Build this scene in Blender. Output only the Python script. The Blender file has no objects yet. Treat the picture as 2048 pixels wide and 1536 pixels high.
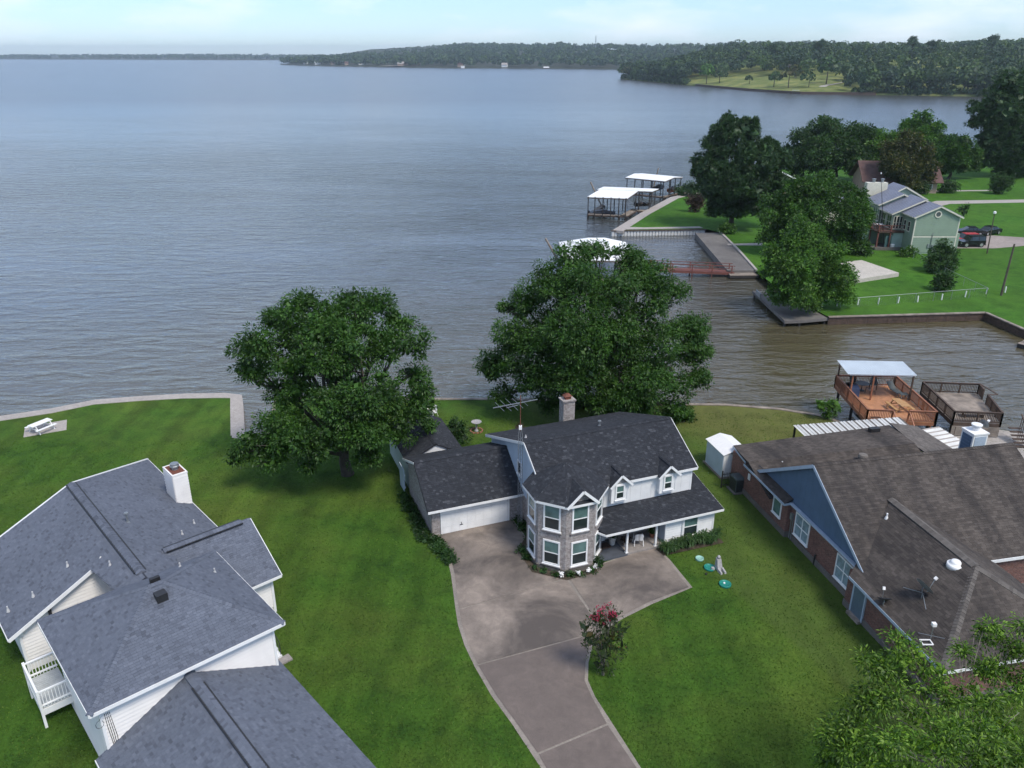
import bpy, math, random
import numpy as np
from mathutils import Vector, Matrix
from mathutils.geometry import tessellate_polygon

random.seed(7); RNG = np.random.default_rng(11)
SC = bpy.context.scene
COL = SC.collection
R = math.radians

# ------------------------------------------------------------------ camera, sky, sun, exposure
FPX, HORIZON, CAM_H = 1606.0, 106.0, 30.0          # focal length in photo pixels, horizon row, metres above the lawns
PITCH = math.atan((768 - HORIZON) / FPX)
cam_data = bpy.data.cameras.new("drone_camera"); cam = bpy.data.objects.new("drone_camera", cam_data); COL.objects.link(cam)
cam.location = (0, 0, CAM_H); cam.rotation_euler = (math.pi / 2 - PITCH, 0, 0)
cam_data.sensor_width = 36; cam_data.lens = 36 * FPX / 2048
cam_data.clip_start = 0.5; cam_data.clip_end = 30000
SC.camera = cam

SUN_EL, SUN_AZ = R(56), R(140)                      # azimuth clockwise from +Y: the sun is behind the camera's right shoulder
world = bpy.data.worlds.new("World"); SC.world = world; world.use_nodes = True
wt = world.node_tree; wt.nodes.clear()
def wn(t, **k):
    n = wt.nodes.new(t)
    for a, b in k.items(): setattr(n, a, b)
    return n
w_out = wn('ShaderNodeOutputWorld'); w_bg = wn('ShaderNodeBackground'); w_bg.inputs['Strength'].default_value = 0.083
sky = wn('ShaderNodeTexSky', sky_type='NISHITA', sun_disc=False, sun_elevation=SUN_EL, sun_rotation=SUN_AZ)
sky.air_density = 1.0; sky.dust_density = 0.15; sky.ozone_density = 2.2; sky.altitude = 0
tc = wn('ShaderNodeTexCoord'); mp = wn('ShaderNodeMapping'); mp.inputs['Scale'].default_value = (2.3, 2.3, 9.0)
cn = wn('ShaderNodeTexNoise'); cn.inputs['Scale'].default_value = 2.3; cn.inputs['Detail'].default_value = 9; cn.inputs['Roughness'].default_value = 0.58
cr = wn('ShaderNodeValToRGB'); cr.color_ramp.elements[0].position = 0.46; cr.color_ramp.elements[0].color = (.2, .2, .2, 1)
cr.color_ramp.elements[1].position = 0.68; cr.color_ramp.elements[1].color = (.92, .92, .92, 1)
cm = wn('ShaderNodeMixRGB'); cm.inputs['Color2'].default_value = (5.3, 5.9, 6.5, 1)
wt.links.new(tc.outputs['Generated'], mp.inputs['Vector']); wt.links.new(mp.outputs['Vector'], cn.inputs['Vector'])
wt.links.new(cn.outputs['Fac'], cr.inputs['Fac']); wt.links.new(cr.outputs['Color'], cm.inputs['Fac'])
tn = wn('ShaderNodeMixRGB', blend_type='MULTIPLY'); tn.inputs['Fac'].default_value = 1; tn.inputs['Color2'].default_value = (.5, .66, .93, 1)
wt.links.new(sky.outputs['Color'], tn.inputs['Color1']); wt.links.new(tn.outputs['Color'], cm.inputs['Color1']); wt.links.new(cm.outputs['Color'], w_bg.inputs['Color'])
wt.links.new(w_bg.outputs['Background'], w_out.inputs['Surface'])

sun_d = bpy.data.lights.new("sun", 'SUN'); sun_o = bpy.data.objects.new("sun", sun_d); COL.objects.link(sun_o)
sun_d.energy = 1.5; sun_d.angle = R(18); sun_d.color = (1.0, 0.93, 0.82)
sdir = Vector((math.sin(SUN_AZ) * math.cos(SUN_EL), math.cos(SUN_AZ) * math.cos(SUN_EL), math.sin(SUN_EL)))
sun_o.rotation_euler = sdir.to_track_quat('Z', 'Y').to_euler(); sun_o.location = sdir * 200
SC.view_settings.view_transform = 'Standard'; SC.view_settings.look = 'None'
SC.view_settings.exposure = 1.22; SC.view_settings.gamma = 1.0; SC.view_settings.use_curve_mapping = False
SC.cycles.max_bounces = 6; SC.cycles.diffuse_bounces = 3; SC.cycles.glossy_bounces = 2; SC.cycles.transmission_bounces = 4
SC.cycles.transparent_max_bounces = 6; SC.cycles.volume_bounces = 1; SC.cycles.use_denoising = True
SC.cycles.use_adaptive_sampling = True; SC.cycles.adaptive_threshold = 0.015

# ------------------------------------------------------------------ survey: a photo pixel seen on a level plane -> metres
_cp, _sp = math.cos(PITCH), math.sin(PITCH)
def at(x, y, z=0.0):
    a = (x - 1024) / FPX; b = (768 - y) / FPX
    dy = _cp + b * _sp; dz = -_sp + b * _cp
    t = (z - CAM_H) / dz
    return (a * t, dy * t)
def atY(x, y, Y):
    a = (x - 1024) / FPX; b = (768 - y) / FPX
    dy = _cp + b * _sp; dz = -_sp + b * _cp
    t = Y / dy
    return (a * t, Y, CAM_H + dz * t)

# ------------------------------------------------------------------ mesh helpers
def link(name, me, mat, parent=None):
    o = bpy.data.objects.new(name, me); COL.objects.link(o)
    if mat is not None and not me.materials: me.materials.append(mat)
    if parent is not None: o.parent = parent
    return o
def tag(o, label=None, cat=None, group=None, kind=None):
    if label: o['label'] = label
    if cat: o['category'] = cat
    if group: o['group'] = group
    if kind: o['kind'] = kind
    return o
def thing(name, label, cat, loc=(0, 0, 0), rz=0.0, group=None):
    o = bpy.data.objects.new(name, None); COL.objects.link(o); o.empty_display_size = .3
    o.location = loc if len(loc) == 3 else (loc[0], loc[1], 0); o.rotation_euler = (0, 0, rz)
    return tag(o, label, cat, group)
def V(*a): return Vector(a)
class MB:
    def __init__(s): s.v = []; s.f = []; s.smooth = False
    def poly(s, pts):
        i = len(s.v); s.v += [tuple(p) for p in pts]; s.f.append(tuple(range(i, i + len(pts)))); return s
    def hexa(s, b, t):
        i = len(s.v); s.v += [tuple(p) for p in b] + [tuple(p) for p in t]; n = len(b)
        s.f.append(tuple(i + k for k in reversed(range(n)))); s.f.append(tuple(i + n + k for k in range(n)))
        for k in range(n): s.f.append((i + k, i + (k + 1) % n, i + n + (k + 1) % n, i + n + k))
        return s
    def box(s, x0, y0, z0, x1, y1, z1):
        return s.hexa([(x0, y0, z0), (x1, y0, z0), (x1, y1, z0), (x0, y1, z0)], [(x0, y0, z1), (x1, y0, z1), (x1, y1, z1), (x0, y1, z1)])
    def slab(s, pts, t, up=None):               # polygon thickened downwards along its normal
        P = [Vector(p) for p in pts]; n = (P[1] - P[0]).cross(P[2] - P[1]).normalized()
        if up is None and n.z < 0 or up is not None and n.dot(Vector(up)) < 0: P.reverse(); n = -n
        return s.hexa([p - n * t for p in P], P)
    def bar(s, p, q, w, h=None, up=(0, 0, 1)):
        h = w if h is None else h
        p, q = Vector(p), Vector(q); d = (q - p).normalized(); u = Vector(up)
        if abs(d.dot(u)) > .98: u = Vector((1, 0, 0))
        a = d.cross(u).normalized() * w / 2; b = a.cross(d).normalized() * h / 2
        return s.hexa([p - a - b, p + a - b, p + a + b, p - a + b], [q - a - b, q + a - b, q + a + b, q - a + b])
    def tube(s, pts, r, n=6, cap=True):
        P = [Vector(p) for p in pts]; rs = r if isinstance(r, (list, tuple)) else [r] * len(P); i0 = len(s.v)
        for k, p in enumerate(P):
            d = (P[min(k + 1, len(P) - 1)] - P[max(k - 1, 0)]).normalized()
            u = Vector((1, 0, 0)) if abs(d.z) > .9 else Vector((0, 0, 1))
            a = d.cross(u).normalized(); b = d.cross(a)
            for j in range(n):
                t = 2 * math.pi * j / n; s.v.append(tuple(p + (a * math.cos(t) + b * math.sin(t)) * rs[k]))
        for k in range(len(P) - 1):
            for j in range(n):
                s.f.append((i0 + k * n + j, i0 + k * n + (j + 1) % n, i0 + (k + 1) * n + (j + 1) % n, i0 + (k + 1) * n + j))
        if cap:
            s.f.append(tuple(i0 + j for j in reversed(range(n)))); e = i0 + (len(P) - 1) * n; s.f.append(tuple(e + j for j in range(n)))
        return s
    def lathe(s, prof, n=16, o=(0, 0, 0)):
        i0 = len(s.v)
        for r, z in prof:
            for j in range(n):
                t = 2 * math.pi * j / n; s.v.append((o[0] + r * math.cos(t), o[1] + r * math.sin(t), o[2] + z))
        for k in range(len(prof) - 1):
            for j in range(n):
                s.f.append((i0 + k * n + j, i0 + k * n + (j + 1) % n, i0 + (k + 1) * n + (j + 1) % n, i0 + (k + 1) * n + j))
        s.f.append(tuple(i0 + j for j in reversed(range(n)))); e = i0 + (len(prof) - 1) * n; s.f.append(tuple(e + j for j in range(n)))
        return s
    def mesh(s, name, smooth=False):
        me = bpy.data.meshes.new(name); me.from_pydata(s.v, [], s.f); me.update()
        if smooth: me.shade_smooth()
        return me
    def build(s, name, mat, parent=None, smooth=False, kind=None):
        o = link(name, s.mesh(name, smooth), mat, parent)
        if kind: o['kind'] = kind
        return o
def quads_mesh(name, verts, k=4):
    n = len(verts) // k
    me = bpy.data.meshes.new(name); me.vertices.add(len(verts)); me.vertices.foreach_set('co', np.ascontiguousarray(verts, dtype=np.float32).ravel())
    me.loops.add(n * k); me.loops.foreach_set('vertex_index', np.arange(n * k, dtype=np.int32))
    me.polygons.add(n); me.polygons.foreach_set('loop_start', np.arange(0, n * k, k, dtype=np.int32)); me.polygons.foreach_set('loop_total', np.full(n, k, dtype=np.int32))
    me.update(); me.validate(); return me

# ------------------------------------------------------------------ materials
class NT:
    def __init__(s, name):
        s.m = bpy.data.materials.new(name); s.m.use_nodes = True; s.t = s.m.node_tree; s.t.nodes.clear()
        s.out = s.n('ShaderNodeOutputMaterial'); s.b = s.n('ShaderNodeBsdfPrincipled'); s.l(s.b.outputs[0], s.out.inputs['Surface'])
    def n(s, t, **k):
        n = s.t.nodes.new(t)
        for a, b in k.items(): setattr(n, a, b)
        return n
    def l(s, a, b): s.t.links.new(a, b)
    def coord(s, scale=(1, 1, 1), rot=(0, 0, 0), world=False):
        if world: src = s.n('ShaderNodeNewGeometry').outputs['Position']
        else: src = s.n('ShaderNodeTexCoord').outputs['Object']
        m = s.n('ShaderNodeMapping'); m.inputs['Scale'].default_value = scale; m.inputs['Rotation'].default_value = rot
        s.l(src, m.inputs['Vector']); return m.outputs['Vector']
    def noise(s, vec, scale, detail=4, rough=.55, dist=0):
        n = s.n('ShaderNodeTexNoise'); n.inputs['Scale'].default_value = scale; n.inputs['Detail'].default_value = detail
        n.inputs['Roughness'].default_value = rough; n.inputs['Distortion'].default_value = dist
        if vec is not None: s.l(vec, n.inputs['Vector'])
        return n.outputs['Fac']
    def ramp(s, fac, stops, interp='LINEAR'):
        r = s.n('ShaderNodeValToRGB'); e = r.color_ramp.elements; r.color_ramp.interpolation = interp
        while len(e) < len(stops): e.new(.5)
        for k, (p, c) in enumerate(stops):
            e[k].position = p; e[k].color = (c, c, c, 1) if isinstance(c, (int, float)) else (*c, 1)
        s.l(fac, r.inputs['Fac']); return r.outputs['Color']
    def mix(s, fac, a, b, mode='MIX'):
        m = s.n('ShaderNodeMixRGB', blend_type=mode)
        for sock, v in (('Fac', fac), ('Color1', a), ('Color2', b)):
            if isinstance(v, (int, float)): m.inputs[sock].default_value = v if sock == 'Fac' else (v, v, v, 1)
            elif isinstance(v, tuple): m.inputs[sock].default_value = (*v, 1)
            else: s.l(v, m.inputs[sock])
        return m.outputs['Color']
    def bump(s, h, strength=.5, dist=.02):
        b = s.n('ShaderNodeBump'); b.inputs['Strength'].default_value = strength; b.inputs['Distance'].default_value = dist
        s.l(h, b.inputs['Height']); s.l(b.outputs['Normal'], s.b.inputs['Normal'])
    def base(s, c):
        if isinstance(c, tuple): s.b.inputs['Base Color'].default_value = (*c, 1)
        else: s.l(c, s.b.inputs['Base Color'])
    def set(s, **k):
        for a, v in k.items(): s.b.inputs[a.replace('_', ' ')].default_value = v
        return s
def plain(name, c, rough=.6, var=.18, scale=3.0, metal=0.0, fine=30, dirt=0.0):
    t = NT(name); v = t.coord()
    n = t.noise(v, scale, 5); f = t.noise(v, fine, 3)
    lo = tuple(x * (1 - var) for x in c); hi = tuple(min(1, x * (1 + var)) for x in c)
    col = t.ramp(n, [(.3, lo), (.7, hi)])
    if dirt:
        d = t.noise(t.coord((1, 1, .35)), 1.1, 6, .65)
        col = t.mix(t.ramp(d, [(.52, 0.0), (.75, dirt)]), col, tuple(x * .45 for x in c))
    t.base(col); t.set(Roughness=rough, Metallic=metal); t.bump(f, .12, .01); return t.m

def shingle_mat(name, stops, stain=0.0, stain_scale=(.9, .9, .9)):
    t = NT(name)
    g = t.n('ShaderNodeNewGeometry'); oi = t.n('ShaderNodeObjectInfo'); ad = t.n('ShaderNodeMath', operation='ADD'); t.l(g.outputs['Random Per Island'], ad.inputs[0]); t.l(oi.outputs['Random'], ad.inputs[1])
    fr = t.n('ShaderNodeMath', operation='FRACT'); t.l(ad.outputs[0], fr.inputs[0]); c = t.ramp(fr.outputs[0], stops)
    v = t.coord(); big = t.noise(v, .35, 5); gr = t.noise(v, 60, 2)
    c = t.mix(1.0, c, t.ramp(big, [(.3, .9), (.7, 1.08)]), 'MULTIPLY')
    c = t.mix(1.0, c, t.ramp(gr, [(.3, .8), (.7, 1.2)]), 'MULTIPLY')
    if stain:
        st = t.noise(t.coord(stain_scale), 1.0, 5, .6)
        c = t.mix(t.ramp(st, [(.42, 0.0), (.66, stain)]), c, (.017, .016, .018))
    t.base(c); t.set(Roughness=.92); t.b.inputs['Specular IOR Level'].default_value = .25; t.bump(gr, .3, .006); return t.m
def brick_mat(name, c1, c2, mortar, scale=1.0, wave=.0, white=0.0):
    t = NT(name)                                   # brick courses on upright walls: run = in-plane distance, rise = height
    tc_ = t.n('ShaderNodeTexCoord').outputs['Object']; sp = t.n('ShaderNodeSeparateXYZ'); t.l(tc_, sp.inputs[0])
    ge = t.n('ShaderNodeTexCoord').outputs['Normal']; sn = t.n('ShaderNodeSeparateXYZ'); t.l(ge, sn.inputs[0])
    def mth(op, a, b=None):
        m = t.n('ShaderNodeMath', operation=op)
        for i, q in enumerate((a, b)):
            if q is None: continue
            if isinstance(q, (int, float)): m.inputs[i].default_value = q
            else: t.l(q, m.inputs[i])
        return m.outputs[0]
    run = mth('SUBTRACT', mth('MULTIPLY', sp.outputs[1], sn.outputs[0]), mth('MULTIPLY', sp.outputs[0], sn.outputs[1]))
    cb = t.n('ShaderNodeCombineXYZ'); t.l(run, cb.inputs[0]); t.l(sp.outputs[2], cb.inputs[1])
    b = t.n('ShaderNodeTexBrick'); t.l(cb.outputs[0], b.inputs['Vector'])
    b.inputs['Scale'].default_value = scale; b.inputs['Brick Width'].default_value = .23; b.inputs['Row Height'].default_value = .082
    b.inputs['Mortar Size'].default_value = .011; b.inputs['Mortar Smooth'].default_value = .2; b.inputs['Bias'].default_value = -.1
    b.inputs['Color1'].default_value = (*c1, 1); b.inputs['Color2'].default_value = (*c2, 1); b.inputs['Mortar'].default_value = (*mortar, 1)
    v = t.coord(); n = t.noise(v, 7, 5, .7); n2 = t.noise(v, .7, 4)
    c = t.mix(1.0, b.outputs['Color'], t.ramp(n, [(.3, .65), (.7, 1.3)]), 'MULTIPLY')
    c = t.mix(1.0, c, t.ramp(n2, [(.3, .82), (.7, 1.15)]), 'MULTIPLY')
    if white: c = t.mix(t.ramp(t.noise(v, 4.5, 6, .7), [(.5, 0.0), (.62, white)]), c, (.5, .48, .46))
    t.base(c); t.set(Roughness=.9)
    inv = mth('SUBTRACT', 1.0, b.outputs['Fac']); t.bump(inv, .6, .012); return t.m
def grass_mat(name, dark, mid, yell, stripes=None, patch=.5, zone=None):
    t = NT(name); v = t.coord()
    n1 = t.noise(v, .075, 6, .62); n2 = t.noise(v, .5, 7, .72, .8); n3 = t.noise(v, 5.5, 5, .75); n4 = t.noise(v, 26, 3, .8)
    c = t.ramp(n2, [(.34, dark), (.53, mid), (.8, tuple(x * 1.25 for x in mid))])
    c = t.mix(t.ramp(n1, [(.43, 0.0), (.64, patch)]), c, yell)
    if stripes:
        for rot, sc, k in stripes:
            s_ = t.noise(t.coord((sc, .05, 1), (0, 0, rot)), 1.0, 3, .5)
            c = t.mix(1.0, c, t.ramp(s_, [(.36, 1 - k), (.64, 1 + k)]), 'MULTIPLY')
    c = t.mix(1.0, c, t.ramp(n3, [(.25, .62), (.75, 1.42)]), 'MULTIPLY')
    c = t.mix(1.0, c, t.ramp(n4, [(.25, .66), (.75, 1.4)]), 'MULTIPLY')
    if zone:                                   # a drier, olive part of the lawn: metres to one side of a line on the ground
        for (nx, ny, d0, wid, col, k) in zone:
            dp = t.n('ShaderNodeVectorMath', operation='DOT_PRODUCT'); t.l(v, dp.inputs[0]); dp.inputs[1].default_value = (nx, ny, 0)
            mr = t.n('ShaderNodeMapRange'); t.l(dp.outputs['Value'], mr.inputs['Value']); mr.inputs['From Min'].default_value = d0; mr.inputs['From Max'].default_value = d0 + wid; mr.inputs['To Max'].default_value = k
            c = t.mix(mr.outputs[0], c, t.mix(1.0, col, t.ramp(n2, [(.3, .75), (.7, 1.25)]), 'MULTIPLY'))
    dry = t.noise(v, .9, 7, .72, .4)
    c = t.mix(t.ramp(dry, [(.66, 0.0), (.78, .45)]), c, (.13, .105, .04))
    t.base(c); t.set(Roughness=.95); t.b.inputs['Specular IOR Level'].default_value = .15
    t.bump(t.mix(.5, n4, n3), .9, .06); return t.m
def leaf_mat(name, stops, trans=.28, rough=.5, hue_noise=.45):
    t = NT(name); g = t.n('ShaderNodeNewGeometry'); c = t.ramp(g.outputs['Random Per Island'], stops)
    n = t.noise(t.coord(), hue_noise, 3); c = t.mix(1.0, c, t.ramp(n, [(.3, .6), (.7, 1.45)]), 'MULTIPLY')
    t.base(c); t.set(Roughness=rough); t.b.inputs['Specular IOR Level'].default_value = .35
    tr = t.n('ShaderNodeBsdfTranslucent'); t.l(t.mix(1.0, c, (1.3, 1.5, .6), 'MULTIPLY'), tr.inputs['Color'])
    mx = t.n('ShaderNodeMixShader'); mx.inputs[0].default_value = trans
    t.l(t.b.outputs[0], mx.inputs[1]); t.l(tr.outputs[0], mx.inputs[2]); t.l(mx.outputs[0], t.out.inputs['Surface']); return t.m
def concrete_mat(name, c, stain=.5, sc=1.0, dark=(.075, .066, .062)):
    t = NT(name); v = t.coord()
    n1 = t.noise(v, .22 * sc, 6, .62, .5); n2 = t.noise(v, 1.7 * sc, 7, .7, .8); n3 = t.noise(v, 30, 4, .7)
    c0 = t.ramp(n2, [(.25, tuple(x * .72 for x in c)), (.55, c), (.8, tuple(x * 1.3 for x in c))])
    c1 = t.mix(t.ramp(n1, [(.38, 0.0), (.62, stain)]), c0, dark)
    c1 = t.mix(1.0, c1, t.ramp(n3, [(.3, .8), (.7, 1.2)]), 'MULTIPLY')
    t.base(c1); t.set(Roughness=.9); t.bump(n3, .3, .01); return t.m

M = {}
M['grass'] = grass_mat('grass_lawn', (.021, .056, .008), (.041, .094, .011), (.1, .125, .022), [(R(-28), .9, .13), (R(62), .35, .1)], .55, [(.914, .404, 28.2, .5, (.07, .105, .025), .6), (.55, .84, 58.5, 4.0, (.115, .118, .035), .8)])
M['grass_far'] = grass_mat('grass_peninsula', (.024, .074, .008), (.044, .122, .012), (.075, .15, .018), [(R(80), .12, .1)], .35)
M['grass_hill_sunlit'] = grass_mat('grass_headland_sunlit', (.08, .11, .03), (.12, .15, .042), (.25, .245, .085), None, .8)  # pale tones put the clearing's sunlit look into the grass colour
M['forest_floor'] = plain('forest_floor', (.03, .036, .018), .95, .3, .05)
M['soil'] = plain('soil', (.06, .045, .03), .95, .4, 4)
M['rf_charcoal'] = shingle_mat('shingle_charcoal', [(0, (.024, .026, .032)), (.55, (.029, .032, .039)), (.85, (.036, .039, .047)), (.95, (.048, .051, .06)), (1, (.068, .072, .083))])
M['rf_blue'] = shingle_mat('shingle_slate_blue', [(0, (.078, .088, .112)), (.1, (.098, .11, .14)), (.3, (.108, .122, .155)), (.85, (.12, .135, .17)), (1, (.134, .15, .188))])
M['rf_brown'] = shingle_mat('shingle_weathered_brown', [(0, (.06, .051, .046)), (.5, (.08, .068, .06)), (1, (.104, .089, .079))], .6, (.75, .12, .12))
M['underlay'] = plain('roof_underlay', (.02, .021, .026), .95)
M['underlay_blue'] = plain('roof_underlay_slate', (.035, .042, .06), .95)
M['white'] = plain('white_paint', (.8, .8, .79), .5, .06, 1.5, dirt=.18)
M['siding'] = plain('white_siding', (.76, .76, .75), .5, .06, 1.2, dirt=.2)
M['siding_blue_shade'] = plain('pale_blue_shaded_siding', (.47, .55, .64), .55, .05, 1.2, dirt=.12)  # left-facing white walls: bluish shade put into the colour; also plain fence boards
M['siding_warm'] = plain('warm_white_siding', (.8, .77, .735), .55, .05, 1.0, dirt=.15)
M['gableblue'] = plain('blue_gable_board', (.075, .125, .2), .6, .1, 1.5)
M['trimblue'] = plain('pale_blue_trim', (.36, .43, .52), .5, .08)
M['doorblue'] = plain('grey_blue_door', (.11, .15, .19), .4, .08)
M['brick_pale'] = brick_mat('pale_washed_brick', (.34, .3, .285), (.2, .175, .165), (.33, .3, .285), white=.55)
M['brick_red'] = brick_mat('dark_red_brick', (.2, .082, .064), (.11, .05, .042), (.2, .15, .13))
M['plinth'] = concrete_mat('concrete_plinth', (.16, .145, .13), .4, 3)
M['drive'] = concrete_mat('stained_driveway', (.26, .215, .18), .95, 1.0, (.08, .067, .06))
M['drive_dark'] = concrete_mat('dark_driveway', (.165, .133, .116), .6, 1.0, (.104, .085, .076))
M['drive_edge'] = concrete_mat('driveway_edge', (.28, .245, .21), .3, 3)
M['walk'] = concrete_mat('seawall_concrete', (.38, .345, .315), .12, 2)
M['ramp'] = concrete_mat('old_ramp_concrete', (.16, .15, .14), .55, .8)
M['pad'] = concrete_mat('pale_pad', (.5, .46, .4), .12, 2)
M['gravel'] = concrete_mat('road_gravel', (.32, .27, .24), .3, 1)
M['pane'] = None
def glass(name, c, rough=.06, curtain=False):
    t = NT(name); v = t.coord((1, 1, 1)); n = t.noise(v, 1.3, 3)
    if curtain:
        w = t.n('ShaderNodeTexWave'); w.inputs['Scale'].default_value = 3.5; w.inputs['Distortion'].default_value = 2.5; t.l(v, w.inputs['Vector'])
        col = t.ramp(w.outputs['Fac'], [(.1, tuple(x * .6 for x in c)), (.9, c)])
    else: col = t.ramp(n, [(.3, tuple(x * .65 for x in c)), (.7, tuple(x * 1.3 for x in c))])
    t.base(col); t.set(Roughness=rough); t.b.inputs['Specular IOR Level'].default_value = .6; return t.m
M['pane'] = glass('dark_pane', (.022, .032, .034))
M['blind'] = glass('pane_with_blind', (.1, .175, .165), .1)
M['curtain'] = glass('pane_with_curtain', (.27, .36, .4), .1, True)
M['black'] = plain('black_metal', (.02, .02, .022), .5, .2)
M['grey_metal'] = plain('grey_metal', (.3, .31, .32), .45, .1, metal=.5)
M['galv'] = plain('galvanised_metal', (.3, .32, .33), .4, .1, metal=.6)
M['rust'] = plain('rusty_metal', (.15, .05, .03), .8, .4, 8)
M['ac'] = plain('grey_green_enamel', (.07, .085, .085), .5, .1)
M['tin'] = plain('white_corrugated_tin', (.62, .62, .6), .4, .12, .8, dirt=.35)
M['tin_blue'] = plain('pale_corrugated_tin', (.5, .56, .6), .35, .08, .8)
M['tin_white'] = plain('bright_white_tin', (.82, .82, .81), .5, .04, .5)
M['metal_roof'] = plain('grey_blue_metal_roof', (.2, .215, .27), .4, .1, .4, metal=.1)
M['sage'] = plain('sage_green_siding', (.235, .31, .235), .7, .07, .6, dirt=.1)
M['sage_trim'] = plain('cream_trim', (.6, .58, .48), .6, .08)
M['wood_orange'] = plain('orange_stained_timber', (.42, .2, .1), .65, .18, 2.5)
M['wood_orange_dark'] = plain('red_brown_stained_timber', (.26, .105, .055), .65, .22, 2.5)
M['wood_dark'] = plain('dark_weathered_timber', (.07, .045, .033), .8, .35, 2.5)
M['wood_grey'] = plain('grey_weathered_boards', (.24, .2, .165), .85, .4, 1.2, dirt=.7)
M['wood_table'] = plain('honey_timber', (.42, .24, .1), .6, .2, 3)
M['pole'] = plain('weathered_pole', (.09, .07, .055), .85, .3, 2)
M['pile'] = plain('dark_piling', (.03, .028, .028), .8, .3, 2)
M['redbridge'] = plain('red_painted_bridge', (.15, .052, .04), .7, .25, 1)
M['bark'] = plain('grey_brown_bark', (.06, .05, .042), .95, .35, 3, fine=12)
M['bark_pale'] = plain('pale_twig_bark', (.16, .14, .12), .9, .3, 3)
M['septic'] = plain('green_plastic_lid', (.015, .22, .17), .45, .1)
M['septic_pale'] = plain('faded_green_lid', (.28, .5, .42), .5, .1)
M['plastic_white'] = plain('white_plastic', (.8, .79, .77), .45, .04)
M['stone'] = plain('grey_stone', (.34, .33, .33), .85, .25, 8)
M['clay'] = plain('clay_bricks', (.3, .13, .08), .9, .35, 8)
M['mat_brown'] = plain('brown_doormat', (.06, .035, .025), .95, .2, 10)
M['porch_grey'] = plain('grey_painted_porch', (.075, .085, .105), .7, .15, 1.5)
M['porch_pale'] = concrete_mat('pale_porch_floor', (.3, .27, .25), .15, 2)
M['carblack'] = plain('black_car_paint', (.012, .013, .016), .15, .1)
M['carred'] = plain('red_car_paint', (.42, .015, .012), .25, .1)
M['tyre'] = plain('tyre_rubber', (.02, .02, .02), .9, .1)
M['rim'] = plain('alloy_rim', (.5, .5, .5), .3, .1, metal=.7)
M['tile_brown'] = plain('brown_tile_roof', (.1, .055, .048), .85, .25, 1)
M['tan'] = plain('tan_wall', (.36, .26, .2), .8, .1, 1)
M['boatgrey'] = plain('boat_hull_grey', (.1, .1, .11), .4, .4, 2)
M['flower'] = leaf_mat('crimson_blossom', [(0, (.3, .012, .05)), (1, (.55, .05, .14))], .3)
M['lf_pecan'] = leaf_mat('pecan_leaf', [(0, (.02, .056, .01)), (.5, (.034, .09, .014)), (1, (.064, .14, .022))])
M['lf_front'] = leaf_mat('light_green_leaf', [(0, (.02, .055, .007)), (.5, (.07, .15, .015)), (1, (.19, .31, .035))], .32)
M['lf_light'] = leaf_mat('bright_green_leaf', [(0, (.028, .075, .012)), (.5, (.056, .138, .02)), (1, (.11, .215, .035))])
M['lf_pine'] = leaf_mat('pine_needle', [(0, (.014, .038, .014)), (.6, (.03, .07, .024)), (1, (.055, .11, .036))], .15)
M['lf_dark'] = leaf_mat('dark_oak_leaf', [(0, (.016, .044, .012)), (.6, (.034, .08, .022)), (1, (.06, .12, .032))])
M['lf_olive'] = leaf_mat('olive_magnolia_leaf', [(0, (.02, .032, .010)), (.5, (.045, .062, .016)), (1, (.11, .095, .03))])
M['lf_shrub'] = leaf_mat('shrub_leaf', [(0, (.012, .034, .010)), (.6, (.026, .068, .017)), (1, (.05, .105, .026))])
M['lf_brown'] = leaf_mat('dead_brown_leaf', [(0, (.03, .02, .015)), (1, (.075, .045, .03))], .1)
M['lf_myrtle'] = leaf_mat('myrtle_leaf', [(0, (.016, .032, .012)), (.6, (.034, .06, .02)), (.93, (.07, .085, .025)), (1, (.15, .055, .03))])
M['lf_wood'] = leaf_mat('woodland_leaf', [(0, (.018, .044, .016)), (.5, (.034, .07, .022)), (1, (.066, .105, .03))], .15, .6, .055)
M['lf_wood2'] = leaf_mat('woodland_dark_leaf', [(0, (.014, .036, .018)), (.6, (.024, .054, .026)), (1, (.04, .078, .034))], .12, .6, .05)
M['lf_wood3'] = leaf_mat('woodland_light_leaf', [(0, (.03, .062, .016)), (.5, (.05, .095, .022)), (1, (.085, .13, .034))], .15, .6, .05)
M['vent'] = plain('weathered_white_plastic', (.5, .5, .5), .5, .1)
M['lf_hosta'] = leaf_mat('strap_leaf', [(0, (.02, .06, .015)), (1, (.06, .12, .03))])

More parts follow.
